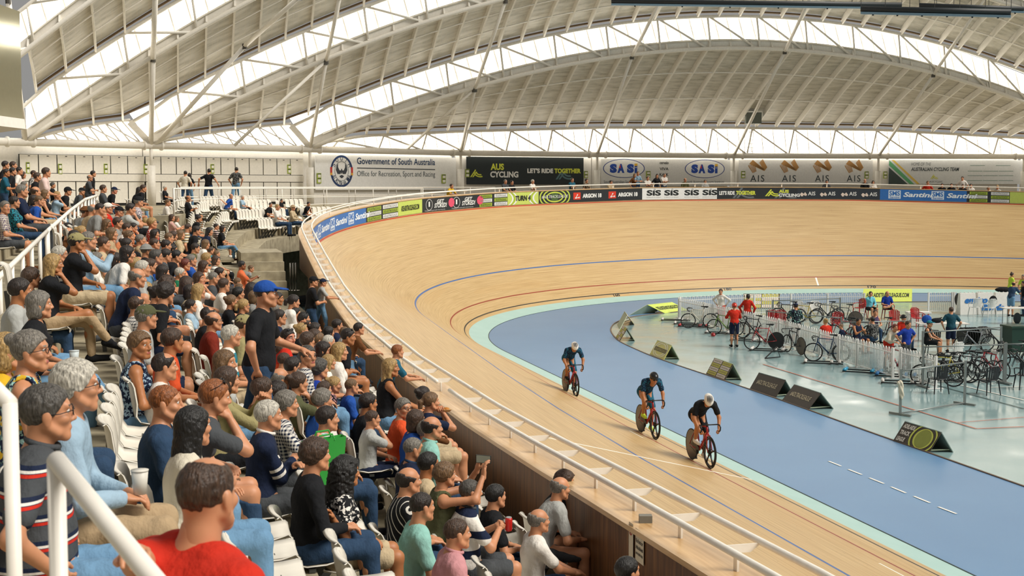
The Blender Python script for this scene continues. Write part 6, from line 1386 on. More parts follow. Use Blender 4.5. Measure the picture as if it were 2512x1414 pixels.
# ---------------------------------------------------------------- people behind the boards on the far side
def stand_like(x, y, kind, arm, yaw, sex, hair, hc, shirt, label, D=None, zf=5.15, d=None, sc=1., lean='u', leg='n', face=None, **k):
    r = ray(x, y)
    if D is not None:                                      # somewhere behind the rim, lateral distance h behind it
        T_ = np.linspace(55, 110, 1500); best = None
        for t in T_:
            u, v = uv_of(r.x*t, r.y*t); dd_ = math.hypot(max(u, 0), v); a = math.atan2(max(u, 0), -v); q = dd_-(TR+edge(max(a*TR, 0))[0]+.5+D)
            if best is not None and best[0] < 0 <= q: best = (q, t, a); break
            best = (q, t, a)
        t = best[1]; rz = math.atan2(DV[1], DV[0])-PI/2-best[2]
        P0 = Vector((0, 0, EYE))+r*t
    J = pose(kind, lean, arm, LEG.get(leg, leg), sex == 'f', k.pop('wide', 0.))
    if D is None:
        t = (zf+J['H'][2]*sc-EYE)/r.z if d is None else d; P0 = Vector((0, 0, EYE))+r*t; rz = face
    key = (kind, lean, arm, leg, sex, 'X'); dr = Vector((-math.sin(rz), math.cos(rz), 0)); loc = P0-dr*J['H'][1]*sc; loc.z = P0.z-J['H'][2]*sc if D is not None else zf
    o = build_person(J, key, 2, loc, rz, sc, math.radians(yaw), 0, sex=sex, hair=hair, hc=hc, shirt=shirt, **k); tag(o, label, 'person', k.get('grp')); return o
FAR = '''1108 457 t rail 10 m short brown yellow|person in yellow shirt leaning on the far rail below the round crest side
1240 446 s knees -10 m short grey dgrey|grey-haired person in dark tee leaning forward below AUS CYCLING
1256 448 s lap 0 m short black black|black-haired person beside the grey-haired one below AUS CYCLING
1307 446 s fold 10 f short white white|white-haired person in white below the middle of the black sign
1404 442 s fold 0 m short brown petrol|person in navy behind the rail at the right end of the black sign
1439 444 s lap 0 f fluffy black fl:black:beige|dark-haired person in patterned top right of the black sign
1499 448 s fold 10 m short black beige|person in beige below the first oval logo
1557 431 t side 0 f long light brown|long-haired person partly hidden by the one in patterned blue shirt
1565 426 t phone 0 m short light fl:lblue:petrol|standing person in patterned blue shirt by the oval logo
1589 438 s fold 0 m short brown white|young person in white below the lime notice
1612 432 t side -20 f long dark black|standing long-haired person in black below KASK
1630 430 t fold 20 m short grey white|standing person in white tee beside the one in black
1681 442 s lap 0 m ring brown olive|bald person in olive below the second oval logo
1730 446 s lap -10 m fluffy grey lgrey|grey-haired person in light grey right of the bald one in olive
2028 447 s lap 0 m short black dgrey|bearded person in dark tee below the third AIS mark
2122 444 s lap 0 m ring grey black|bald person in black below the fourth AIS mark
2142 448 s lap 0 f long dark white|dark-haired person in white beside the bald one in black
2276 449 t side 20 m fluffy light red|fair-haired standing person in red tee below the green wedge
2311 455 s lap 0 m short black black|first of three in black right of the one in red
2334 455 s lap 0 m short dark black|second of three in black right of the one in red
2361 438 t side -20 m short dark white|standing person in white above the seated row at right
2362 457 s lap 0 m short brown black|person in black just below the standing one in white
2382 456 s lap 0 f bun black white|dark-haired person in white singlet at the far right rail
2425 462 s fold 30 f pony dark white|person with dark ponytail and folded arms at the far right
2447 460 s lap 0 f topbun blond lgrey|person with top knot in grey, last on the far right rail'''
for l in FAR.split('\n'):
    a, lb = l.split('|'); a = a.split(); stand_like(float(a[0]), float(a[1]), a[2], a[3], float(a[4]), a[5], a[6], a[7], a[8], lb, D=.75 if a[2] == 's' else 1.0, legs='djean', shoes='dgrey', sl=1, lean='f' if a[3] == 'rail' else 'u')
# ---------------------------------------------------------------- bicycles
TY = mat('black_tyre', '121213', .7); ALU = mat('bare_alloy', 'B9BABA', .3, .8)
R_ = .335
def wheel_geo():
    G = {}
    ring = lambda r, n=28: [(0, r*math.cos(2*PI*i/n), r*math.sin(2*PI*i/n)) for i in range(n)]
    G['tyre'] = MB().tube(ring(R_-.012), .013, 8, closed=True).me('tyre', True); G['rim'] = MB().tube(ring(R_-.032), .012, 6, closed=True).me('rim', True); G['deep_rim'] = MB().tube(ring(R_-.05), .022, 6, closed=True).me('rim', True)
    m = MB(); 
    for i in range(18): a = 2*PI*i/18; m.tube([((.02 if i % 2 else -.02), .02*math.cos(a), .02*math.sin(a)), (0, (R_-.035)*math.cos(a+.1), (R_-.035)*math.sin(a+.1))], .0018, 4)
    m.tube([(-.045, 0, 0), (.045, 0, 0)], .016, 8); G['spokes'] = m.me('spokes')
    m = MB()
    for i in range(5): a = 2*PI*i/5+.3; m.tube([(0, 0, 0), (0, .15*math.cos(a), .15*math.sin(a)), (0, (R_-.04)*math.cos(a), (R_-.04)*math.sin(a))], [.028, .016, .024], 6)
    m.tube([(-.045, 0, 0), (.045, 0, 0)], .022, 8); G['blades'] = m.me('blades', True)
    n = 32; v = [(s*.022, 0, 0) for s in (-1, 1)]+[(s*.008, (R_-.02)*math.cos(2*PI*i/n), (R_-.02)*math.sin(2*PI*i/n)) for s in (-1, 1) for i in range(n)]
    G['disc'] = mesh('disc', v, [(0, 2+(i+1) % n, 2+i) for i in range(n)]+[(1, 2+n+i, 2+n+(i+1) % n) for i in range(n)], smooth=True)
    return G
WG = wheel_geo()
def bike_geo():
    G = {}; bb, st, ht, hb, ra, fa = (0, -.06, .285), (0, -.19, .86), (0, .33, .84), (0, .36, .72), (0, -.47, R_), (0, .5, R_)
    m = MB(); m.tube([bb, st], .018, 8); m.tube([(0, -.18, .8), ht], .016, 8); m.tube([bb, hb], .026, 8); m.tube([ht, hb], .024, 8)
    for s in (-1, 1): m.tube([bb, (s*.05, -.3, .31), (s*.055, ra[1], R_)], .011, 6); m.tube([(0, -.175, .77), (s*.045, -.32, .55), (s*.055, ra[1], R_)], .009, 6)
    G['frame'] = m.me('frame', True); m = MB(); m.tube([hb, (0, .37, .69)], .022, 8)
    for s in (-1, 1): m.tube([(0, .37, .69), (s*.045, .39, .66), (s*.05, fa[1], R_)], [.02, .015, .009], 6)
    G['fork'] = m.me('fork', True); m = MB(); m.tube([ht, (0, .34, .9), (0, .42, .9)], .016, 8); m.tube([(-.2, .42, .9), (.2, .42, .9)], .014, 8)
    for s in (-1, 1): m.tube([(s*.2, .42, .9), (s*.205, .5, .9), (s*.21, .545, .86), (s*.21, .53, .79), (s*.21, .48, .755), (s*.21, .42, .76)], .015, 8)
    G['handlebar'] = m.me('handlebar', True); m = MB(); m.tube([st, (0, -.215, .96)], .014, 8); G['seat_post'] = m.me('seat_post', True)
    V, Q = solid([('c', A3(0, -.33, .975), A3(0, -.3, .975), .05, .06), ('c', A3(0, -.3, .97), A3(0, -.06, .97), .045, .016)], .008, cuts=(lambda x, y, z: z-.988+0*x*y,)); G['saddle'] = mesh('saddle', V, Q, smooth=True)
    m = MB(); n = 24; v = [(s, bb[1]+.09*math.cos(2*PI*i/n), bb[2]+.09*math.sin(2*PI*i/n)) for s in (.045, .05) for i in range(n)]; m.add(v, [tuple(range(n)), tuple(range(2*n-1, n-1, -1))]+[(i, i+n, (i+1) % n+n, (i+1) % n) for i in range(n)])
    m.tube([(.06, bb[1], bb[2]), (.075, bb[1]+.03, bb[2]-.165)], .012, 6); m.tube([(-.06, bb[1], bb[2]), (-.075, bb[1]-.03, bb[2]+.165)], .012, 6); m.box((.11, bb[1]+.03, bb[2]-.165), (.08, .08, .02)); m.box((-.11, bb[1]-.03, bb[2]+.165), (.08, .08, .02))
    m.tube([(.048, bb[1], bb[2]+.09), (.048, -.47, R_+.03)], .004, 4); m.tube([(.048, bb[1], bb[2]-.09), (.048, -.47, R_-.03)], .004, 4); G['crankset'] = m.me('crankset'); return G
BK = bike_geo()
def bike(loc, rz, col, label, rear='spokes', front='spokes', group=None, sad='17181A', rot=None, rims='1A1B1D'):
    e_ = empty('bicycle', loc, rz, label, 'bicycle', group)
    if rot is not None: e_.rotation_euler = rot
    fm = mat('bike_frame_paint', col, .3)
    for k in ('frame', 'fork'): put(k, BK[k], fm, e_)
    put('handlebar', BK['handlebar'], BLACK(), e_); put('saddle', BK['saddle'], mat('saddle', sad, .5), e_); put('seat_post', BK['seat_post'], BLACK(), e_); put('crankset', BK['crankset'], ALU if sad == '17181A' else BLACK(), e_)
    for nm, y, ty in (('rear_wheel', -.47, rear), ('front_wheel', .5, front)):
        w = put(nm, WG['tyre'], TY, e_, loc=(0, y, R_))
        if ty == 'spokes': put('rim', WG['rim'], mat('rim', rims, .4), w); put('spokes', WG['spokes'], ALU, w)
        elif ty == 'deep': put('rim', WG['deep_rim'], mat('rim', rims, .4), w); put('spokes', WG['spokes'], ALU, w)
        elif ty == 'blades': put('rim', WG['deep_rim'], mat('rim', '202124', .35), w); put('blades', WG['blades'], mat('rim', '202124', .35), w)
        else: put('disc', WG['disc'], mat('carbon_disc', rims if rims != '1A1B1D' else '5A5148', .35), w)
    return e_
# riders on the track
def on_track(x, y):
    r = ray(x, y); best = None; u0, v0 = uv_of(0, 0)
    for b in np.linspace(0, 4, 400):
        D = TR+b*math.cos(phi(-30)); z = b*math.sin(phi(-30)); t = (-D-v0)/(r.x*DV[0]+r.y*DV[1]); e_ = abs(EYE+r.z*t-z)
        if best is None or e_ < best[0]: best = (e_, Vector((0, 0, EYE))+r*t, b)
    return best[1]
def rider(fx, fy, look, name, kit, hel, shoes, label, blabel, hy, sock='black', lean=.0, tone='t', bottle=False, eye=None):
    fp = on_track(fx, fy); head = Vector((-DU[0], -DU[1], 0)); rz = math.atan2(head.y, head.x)-PI/2; loc = fp-head*.5
    bike(loc, rz, 'A8262B', blabel, 'disc', 'blades', rot=(0, lean, rz), sad='141416')
    J = dict(fem=False, wide=0., sit=False, arm='grip'); P = A3(0, -.22, 1.03); N_ = A3(0, .27, 1.03+hy); sp = (N_-P)/np.linalg.norm(N_-P); Cc = P+sp*.31+A3(0, -.02, .03); H = N_+A3(0, .13, .055)
    J.update(P=P, N=N_, C=Cc, H=H, sp=sp)
    for sg, n in ((-1, 'L'), (1, 'R')):
        J['S'+n] = N_+A3(sg*.19, -.03, -.03); E_, W_ = ik(J['S'+n], A3(sg*.215, .45, .80), .30, .27, A3(sg*1, -.5, -.2)); J['E'+n], J['W'+n] = E_, W_
        J['h'+n] = P+A3(sg*.085, .02, -.02); foot = A3(sg*.1, -.05, .2) if sg < 0 else A3(sg*.1, -.03, .52)
        K, A_ = ik(J['h'+n], foot, .44, .43, A3(sg*.2, 1, .3)); J['K'+n], J['A'+n] = K, A_; J['T'+n] = A_+A3(0, .15, -.06)
    o = build_person(J, ('rider', name), 1, loc, rz, 1., math.radians(look[0]), math.radians(look[1]), sex='m', tone=tone, hair='short', hc='dark', shirt=kit, legs=kit.split(':')[-1] if ':' in kit else kit, long=False, sl=1, shoes=shoes, cap='helmet', capc=hel, curl=1.1, tilt=(0, lean, rz), eye=eye)
    tag(o, label, 'person', 'racing cyclists on the banking'); return o
rider(1412, 975, (0, -48), 'a', 'fl:navy:petrol', 'white', 'black', 'rearmost racing cyclist in navy kit and white helmet with dark stripe', 'red track bicycle of the rearmost racer', .30)
rider(1607, 1079, (0, -20), 'b', 'fl:navy:petrol', 'black', 'lime', 'middle racing cyclist in navy kit with black helmet, dark glasses and yellow shoes', 'red track bicycle ridden by the middle racer', .32, eye='s')
rider(1741, 1150, (-8, -62), 'c', 'black', 'white', 'white', 'leading racing cyclist in black kit and white vented helmet', 'red track bicycle of the leading racer nearest the camera', .30)
# ---------------------------------------------------------------- folded boards on the infield
def fl(x, y): return on_z(x, y, -.2)
def aframe(BLp, BRp, BKp, ridge, design, label, base=None):
    a, b, k = fl(*BLp), fl(*BRp), fl(*BKp); d = k-b; mid = b+d*.5; r = ray(*ridge); t = mid.y/r.y; hz = (EYE+r.z*t)+.2; c = Vector((0, 0, hz)); up = d*.5+c
    e_ = empty('folded_board', (a+b)/2+d*.5, 0, label, 'sign board', 'folding sign boards on the infield edge'); o0 = e_.location; w = b-a; nrm = w.cross(up).normalized(); nrm = nrm if nrm.dot(Vector((0, 0, 6))-a) > 0 else -nrm
    BASE = {'url': 'CCD961', 'grid': '4A3F2C', 'black': '35291D', 'big': '3F3323', 'oval': 'DDD67C'}[design]
    m = MB(); th = nrm*-.02; m.hexa([a-o0, b-o0, b+th-o0, a+th-o0, a+up-o0, b+up-o0, b+up+th-o0, a+up+th-o0]); m.put('front_panel', mat('board_print', BASE, .55), e_)
    m = MB(); n2 = w.cross(c-d*.5).normalized()*.02; m.hexa([a+d-o0, b+d-o0, b+d+n2-o0, a+d+n2-o0, a+up-o0, b+up-o0, b+up+n2-o0, a+up+n2-o0]); m.put('rear_panel', mat('board_back', 'A9B59A' if design in ('url', 'grid', 'oval') else '6E8079', .6), e_)
    m = MB(); m.beam(b-w*.05+d*.1-o0+Vector((0, 0, .05)), b-w*.05+d*.9-o0+Vector((0, 0, .05)), .03, .02); m.put('spreader', mat('board_back', 'A9B59A', .6), e_)
    fn = lambda o: (lambda x, y: a+w*x+up*y+nrm*(.006+o)-o0)
    M = lambda c: mat('board_lettering', c, .6); R = lambda x0, y0, x1, y1: [[(x0, y0), (x1, y0), (x1, y1), (x0, y1)]]
    T = lambda t, x, y, w_, h, c, **k: letter('lettering', t, lambda p, q: fn(.004)(x+p, y+q), w_, h, M(c), e_, **k)
    if design == 'url': T('ADELAIDETRACKLEAGUE.COM', .06, .35, .88, .33, '30341F', bold=.03, shear=.1)
    if design == 'grid':
        for i in range(2):
            for j in range(4): c = 'CFC653' if (i+j) % 2 == 0 else 'EBDCCA'; flat('grid_cell', R(.04+i*.48, .05+j*.235, .48+i*.48, .25+j*.235), fn(0), M(c), e_); T('ADELAIDETRACK', .07+i*.48, .1+j*.235, .38, .1, '8B8159')
    if design == 'black': T('#ADLTRACKLEAGUE', .12, .38, .74, .26, 'D8C9A4', shear=.15, space=.9)
    if design == 'oval':
        for q, c in ((.46, 'F0ECC6'), (.36, 'F0ECC6')): flat('oval_ring', [[(min(max(x, 0), 1), min(max(y, 0), 1)) for x, y in p] for p in ring_poly(.5, .5, q, q*1.15, .06, 30)], fn(0), M(c), e_)
        flat('dark_strip', R(.1, .36, .92, .6), fn(.003), M('4E4629'), e_); T('ADELAIDETRACKLEAGUE', .12, .4, .76, .15, 'CFC46C')
    if design == 'big':
        for i, t in enumerate(('LEAGUE', 'TRACK', 'ADELAIDE')): T(t, .05, .1+i*.3, .22+.05*i, .2, 'E6DCCB', bold=.05)
        flat('oval_field', [[(min(max(x, .3), 1), min(max(y, 0), 1)) for x, y in p] for p in disc_poly(.68, .48, .2, .4)], fn(0), M('9AA03C'), e_)
        for q in (.24, .34): flat('oval_ring', [[(min(max(x, .3), .99), min(max(y, 0), 1)) for x, y in p] for p in ring_poly(.68, .48, q, q*1.9, .045, 36)], fn(0), M('D8DB58'), e_)
    return e_
aframe((2190, 1083), (2278, 1112), (2339, 1110), (2308, 1060), 'big', 'brown and yellow folded board reading ADELAIDE TRACK LEAGUE nearest the camera')
aframe((1917, 984), (1981, 1007), (2045, 1003), (2013, 964), 'black', 'right of the two black folded boards')
aframe((1838, 956), (1902, 976), (1950, 972), (1927, 932), 'black', 'left of the two black folded boards')
aframe((1732, 917), (1777, 934), (1820, 933), (1798, 893), 'grid', 'folded board with white and lime cells left of the black ones')
aframe((1594, 869), (1628, 883), (1667, 882), (1650, 847), 'oval', 'yellow folded board with pale oval on the coping curve')
aframe((1510, 828), (1519, 838), (1558, 837), (1541, 806), 'grid', 'narrow folded board with cells where the coping turns')
aframe((1556, 797), (1549, 786), (1514, 797), (1536, 764), 'grid', 'folded board seen from behind at the tip of the coping')
aframe((1631, 769), (1690, 762), (1604, 767), (1618, 741), 'url', 'lime folded board half hidden by the white fence')
aframe((2116, 741), (2237, 741), (2237, 733), (2234, 709), 'url', 'long lime folded board behind the two seated cyclists')
aframe((1822, 757), (1913, 757), (1913, 748), (1910, 721), 'grid', 'pale folded board with cells behind the fence')
# ---------------------------------------------------------------- white hoop fences
WF = mat('white_powder_coat', 'ECEAE6', .4)
def fence(p, q, label):
    a, b = fl(*p), fl(*q); L = (b-a).length; rz = math.atan2((b-a).y, (b-a).x); e_ = empty('fence_panel', a, rz, label, 'fence', 'white hoop topped fence panels'); H = 1.02
    for x in (0, L): MB().box((x, 0, H/2), (.07, .07, H)).put('post', WF, e_); MB().box((x, 0, .01), (.1, .5, .02)).put('foot', WF, e_)
    for z in (.1, .84): MB().box((L/2, 0, z), (L, .025, .03)).put('rail', WF, e_)
    m = MB(); n = max(3, int(L/.2)); w = L/n
    for i in range(n): c = (i+.5)*w; k = w*.25; m.tube([(c-k, 0, .1), (c-k, 0, .93), (c-k*.7, 0, .985), (c, 0, 1.01), (c+k*.7, 0, .985), (c+k, 0, .93), (c+k, 0, .1)], .016, 5)
    m.put('picket_row', WF, e_, True)
P_ = [(1665, 783), (1726, 797), (1787, 812), (1848, 828), (1910, 845), (1958, 860), (2010, 876), (2056, 890), (2101, 903), (2190, 930)]
NM = ['first', 'second', 'third', 'fourth', 'fifth', 'sixth', 'seventh', 'eighth', 'ninth']
for i in range(9): fence(P_[i], P_[i+1] if i < 8 else P_[9], '%s white fence panel from the left in the near run' % NM[i])
fence((2207, 928), (2295, 955), 'white fence panel nearest the camera, after the gap')
P_ = [(1668, 781), (1760, 776), (1850, 773), (1940, 771), (2030, 770), (2120, 770)]
for i in range(5): fence(P_[i], P_[i+1], '%s white fence panel from the left in the rear run' % NM[i])
for i, (a, b) in enumerate((((2277, 768), (2335, 767)), ((2340, 767), (2400, 766)), ((2405, 766), (2475, 766)))): fence(a, b, '%s white fence panel behind the white barrier' % NM[i])
# steel crowd rails
def srail(p, q, label, H=1.0, low=False, n=1):
    a, b = fl(*p), fl(*q); e_ = empty('steel_barrier', a, 0, label, 'barrier'); o0 = Vector(a); d = (b-a).normalized(); s = Vector((-d.y, d.x, 0))
    MB().tube([Vector((0, 0, H)), b-o0+Vector((0, 0, H))], .022, 8).put('top_tube', STEEL(), e_, True)
    if low: MB().tube([Vector((0, 0, .05)), b-o0+Vector((0, 0, .05))], .022, 8).put('bottom_tube', STEEL(), e_, True)
    for k in range(n+1):
        c = (b-o0)*(k/n); MB().box(c+Vector((0, 0, H/2)), (.06, .06, H+.1)).put('post', STEEL(), e_); MB().beam(c-s*.35+Vector((0, 0, .03)), c+s*.35+Vector((0, 0, .03)), .06, .05).put('foot', STEEL(), e_)
    return e_
srail((2208, 1019), (2366, 993), 'grey steel frame barrier standing alone nearest the camera', 1.22, True)
srail((2065, 862), (2232, 858), 'steel rail behind the seated rider in navy vest', 1.1); srail((2262, 905), (2454, 890), 'steel rail in front of the row of bicycles', 1.25, n=1); srail((1895, 795), (2060, 788), 'steel rail behind the rider in black cap', 1.05)
srail((2263, 985-35), (2462, 942), 'steel rail holding the cluster of dark bicycles', 1.25); srail((2466, 941), (2560, 938), 'steel rail at the right picture edge', 1.25); srail((1880, 822), (2063, 842), 'steel rail between the fence and the red chairs', 1.0)
clo = MB(); V, Q = solid([('e', A3(0, 0, 0), (.07, .06, .2), None, .03), ('e', A3(.03, -.02, -.18), (.05, .04, .14), None, .03), ('e', A3(-.03, 0, .13), (.08, .07, .07), None, .03)], .015, fn=lambda x, y, z: .008*np.sin(60*x+30*z)+0*y)
p = at_d(2210, 952, fl(2208, 1019).y-.05); tag(put('tied_cloth', mesh('cloth', V, Q, smooth=True), cloth('cream'), None, loc=p), 'cream cloth bag tied to the left post of the steel frame', 'bag')
# ---------------------------------------------------------------- bicycles, rollers, chairs and gear in the infield
def fb(x, y, ang, col, label, **k): return bike(fl(x, y), math.radians(ang), col, label, group='bicycles parked in the infield', **k)
fb(1716, 806, 85, 'C9C2B2', 'cream road bicycle parked beside the left end of the fence')
fb(1780, 823, 62, '6B8A3A', 'green and black bicycle under the rider in white and red'); fb(1803, 853, -10, '1C1D20', 'black bicycle of the rider in red helmet'); fb(1850, 832, 60, '1C1D20', 'black bicycle under the dark-haired rider in red')
fb(1875, 858, 100, '9C2227', 'dark red bicycle with a black rear disc', rear='disc', rims='1A1B1C'); fb(1948, 868, 20, '23262B', 'black bicycle on a stand beneath the rider in black cap', rear='disc'); fb(2030, 888, 80, '1E3B5C', 'blue and black bicycle leaning by the fence beside the rollers', front='spokes', rear='deep')
fb(1935, 792, 75, '24262A', 'dark bicycle behind the rider in black cap', rear='deep'); fb(1975, 795, 85, 'B49A2A', 'yellow trimmed dark bicycle in the rear rank', rear='deep'); fb(2030, 792, 95, '202226', 'dark bicycle with deep wheels in the rear rank', rear='deep'); fb(2072, 800, 88, '25272B', 'dark bicycle left of the empty red chair', rear='disc')
fb(2075, 838, 70, 'A3262B', 'red bicycle between the child and the red chair', rear='deep'); fb(2120, 842, 100, '26282C', 'dark bicycle behind the rider in navy vest'); fb(2165, 838, 80, '303236', 'grey bicycle by the green-edged boards')
fb(2200, 920, 15, '8E2024', 'dark red bicycle leaned on by the red-haired rider')
for i, (x, y, a, c, l, kw) in enumerate(((2300, 948, 70, '1B1C1F', 'black bicycle, first behind the near white fence', {}), (2318, 940, 100, 'A79A2C', 'black and yellow bicycle in the cluster', {'rear': 'deep'}), (2340, 938, 60, '232528', 'dark bicycle third in the cluster', {'front': 'deep'}), (2362, 935, 95, 'C9CACA', 'bicycle with white fork in the cluster', {}),
                                         (2380, 938, 75, '1D1F22', 'black bicycle with bladed front wheel', {'front': 'blades'}), (2405, 936, 110, '2A2C30', 'dark bicycle beside the red frame', {}), (2432, 930, 25, 'C21F2E', 'bright red bicycle frame hung with a white helmet', {'front': 'spokes'}), (2492, 905, 70, '1B1B1D', 'black and orange bicycle beside the steel post', {'rear': 'deep'}), (2520, 925, 85, '1C1D1F', 'black bicycle cut by the right edge', {}),
                                         (2395, 868, 80, '8C8F94', 'silver bicycle in front of the wheel rack', {}), (2450, 862, 95, '1E2023', 'black bicycle left of the green bin', {}))): fb(x, y, a, c, l, **kw)
def rollers(x, y, ang, col, label):
    e_ = empty('training_rollers', fl(x, y), math.radians(ang), label, 'rollers', 'bicycle training rollers')
    for s in (-1, 1): MB().box((s*.27, 0, .05), (.03, 1.35, .04)).put('side_rail', BLACK(), e_)
    for y_ in (-.55, -.28, .62): MB().tube([(-.25, y_, .09), (.25, y_, .09)], .055, 12).put('drum', mat('drum', col, .35), e_, True)
for x, y, a, c, l in ((1658, 788, 80, 'D7D3CC', 'white rollers at the left end of the fence'), (1690, 797, 80, 'D9D5CE', 'white rollers beside the red ones'), (1702, 803, 75, 'B3232A', 'red rollers under the cream bicycle'), (1770, 820, 70, 'D5D2CC', 'white rollers under the rider in white and red'), (1835, 838, 60, 'D5D2CC', 'white rollers beside the rider in red helmet'),
                     (1885, 862, 70, 'D5D2CC', 'white rollers beneath the dark red bicycle'), (2020, 893, 75, 'CFCBC4', 'white rollers under the blue bicycle'), (2120, 915, 65, '2F9BC4', 'bright blue rollers outside the fence'), (2215, 942, 75, 'CFCBC4', 'white rollers by the gap in the fence'), (2200, 925, 70, '2A78B8', 'blue rollers inside the gap of the fence')): rollers(x, y, a, c, l)
def plastic_chair(x, y, ang, col, label, z=-.2):
    e_ = empty('plastic_chair', on_z(x, y, z), math.radians(ang), label, 'chair'); M = mat('chair_plastic', col, .35)
    V, Q = solid([('e', A3(0, .0, .44), (.24, .24, .028), None, .02)], .02); put('seat', mesh('seat', V, Q, smooth=True), M, e_)
    m = MB()
    for i in range(7): t = i/6*2-1; m.beam((t*.19, -.2+.04*t*t, .46), (t*.21, -.27+.05*t*t, .86-.03*t*t), .052, .015)
    m.tube([(-.22, -.2, .8), (-.12, -.27, .88), (.12, -.27, .88), (.22, -.2, .8)], .016, 6); m.put('backrest', M, e_)
    for s in (-1, 1):
        MB().tube([(s*.22, -.22, .68), (s*.26, 0, .66), (s*.24, .2, .62), (s*.22, .22, .44)], .018, 6).put('armrest', M, e_)
        for f in (-1, 1): MB().tube([(s*.19, f*.19, .44), (s*.24, f*.25, 0)], [.025, .016], 6).put('leg', M, e_)
for x, y, a, c, l in ((1893, 812, 170, 'A01F22', 'red plastic chair, left of a pair by the steel rail'), (1914, 812, 170, 'A01F22', 'red plastic chair, right of a pair by the steel rail'), (2053, 818, 160, 'A81E22', 'red plastic chair beside the red bicycle'), (2108, 778, 120, 'B01C20', 'empty red plastic chair left of the rider in sky blue'), (2136, 780, 185, 'A81E22', 'red chair under the rider in sky blue'), (2178, 782, 180, 'A81E22', 'red chair under the bald person in blue'), (2196, 812, 180, 'A81E22', 'red chair behind the white topped red rider'), (2250, 805, 200, 'A81E22', 'red plastic chair beside the round-edged table'),
                     (1958, 786, 170, 'E6E4DF', 'white plastic chair behind the parked bicycles'), (2000, 786, 175, 'E6E4DF', 'second white plastic chair behind the parked bicycles'), (2392, 776, 10, 'E9E7E2', 'white plastic chair in front of the white barrier'), (2428, 778, 10, 'E9E7E2', 'white plastic chair with a black jacket over it'),
                     (2288, 870, 150, '202225', 'black plastic chair under the person in teal cap'), (2300, 965, 10, '222428', 'black plastic chair at the fence end'), (2425, 968, 15, '222428', 'black plastic chair in front of the red frame'), (2512, 955, 0, '222428', 'black plastic chair cut by the right edge'), (2340, 900, 20, 'E9E7E2', 'white plastic chair behind the standing person in navy')): plastic_chair(x, y, a, c, l)
def table(x, y, w, d, label, ang=0):
    e_ = empty('folding_table', fl(x, y), math.radians(ang), label, 'table'); MB().box((0, 0, .73), (w, d, .04)).put('table_top', mat('table_top', 'DEDBD4', .4), e_)
    for sx in (-1, 1):
        for sy in (-1, 1): MB().tube([(sx*(w/2-.15), sy*(d/2-.08), .71), (sx*(w/2-.15), sy*(d/2-.08), 0)], .016, 6).put('leg', STEEL(), e_)
    return e_
table(2310, 838, 2.0, .75, 'white folding table with bags behind the person in teal cap'); table(2505, 795, 1.8, .75, 'white folding table at the right edge with a bottle')
def lump(name, x, y, dist_base, prims, c, label, cat, zoff=0):
    V, Q = solid(prims, .02); return tag(put(name, mesh(name, V, Q, smooth=True), cloth(c) if c in CL or ':' in c else mat('goods', c, .5), None, loc=fl(*dist_base)+Vector((0, 0, zoff))), label, cat)
lump('cool_bag', 0, 0, (2272, 838), [('e', A3(0, 0, .15), (.2, .14, .17))], 'blue', 'blue bag on the white folding table', 'bag', .75); lump('shoulder_bag', 0, 0, (2297, 838), [('e', A3(0, 0, .1), (.25, .14, .1)), ('c', A3(-.2, 0, .1), A3(.2, 0, .22), .02, .02)], 'black', 'black bag on the white folding table', 'bag', .75)
lump('backpack', 0, 0, (2430, 776), [('e', A3(0, -.28, .75), (.2, .06, .27))], 'black', 'black jacket hung over the back of a white chair', 'jacket'); lump('kit_bag', 0, 0, (2460, 765), [('e', A3(0, 0, .0), (.42, .2, .13))], 'black', 'long black bag lying on the white barrier', 'bag', 1.1)
lump('backpack', 0, 0, (2495, 793), [('e', A3(0, 0, .22), (.17, .14, .26))], 'dgrey', 'dark backpack on the floor under the right table', 'bag')
# white plastic barrier with blue lettering
b_ = empty('barrier_block', fl(2350, 772), 0, 'white water filled barrier with blue lettering behind the chairs', 'barrier'); L = (fl(2480, 770)-fl(2350, 772)).length; rzz = math.atan2((fl(2480, 770)-fl(2350, 772)).y, (fl(2480, 770)-fl(2350, 772)).x); b_.rotation_euler = (0, 0, rzz)
n = 3
for i in range(n): x0, x1 = L*i/n, L*(i+1)/n-.05; MB().hexa([(x0, -.25, 0), (x1, -.25, 0), (x1, .25, 0), (x0, .25, 0), (x0+.04, -.1, 1.05), (x1-.04, -.1, 1.05), (x1-.04, .1, 1.05), (x0+.04, .1, 1.05)]).put('block', mat('barrier_plastic', 'E8E5DE', .4), b_)
letter('lettering', 'enviro', lambda x, y: Vector((.25+x, -.27+.15*(y+.55), .55+y)), 1.2, .3, mat('blue_print', '1F6FB8', .5), b_, bold=.06, shear=.3); letter('lettering', 'Blinds', lambda x, y: Vector((1.1+x, -.28+.15*(y+.2), .2+y)), 1.2, .3, mat('blue_print', '1F6FB8', .5), b_, bold=.06, shear=.3); letter('lettering', 'enviro', lambda x, y: Vector((3.9+x, -.26+.15*(y+.5), .5+y)), 1.1, .28, mat('blue_print', '1F6FB8', .5), b_, bold=.06, shear=.3); letter('lettering', 'Blinds', lambda x, y: Vector((4.3+x, -.27+.15*(y+.2), .18+y)), 1.1, .26, mat('blue_print', '1F6FB8', .5), b_, bold=.06, shear=.3)
bx = empty('storage_box', fl(2252, 800), 0, 'white moulded box with red latches left of the table', 'box'); MB().box((0, 0, .3), (1.0, .5, .55)).put('body', mat('barrier_plastic', 'E8E5DE', .4), bx); MB().box((0, 0, .6), (1.04, .54, .08)).put('lid', mat('barrier_plastic', 'E8E5DE', .4), bx)
for k in range(4): MB().box((-.38+.25*k, -.26, .5), (.04, .03, .14)).put('latch', mat('red_latch', 'B0302A', .5), bx)
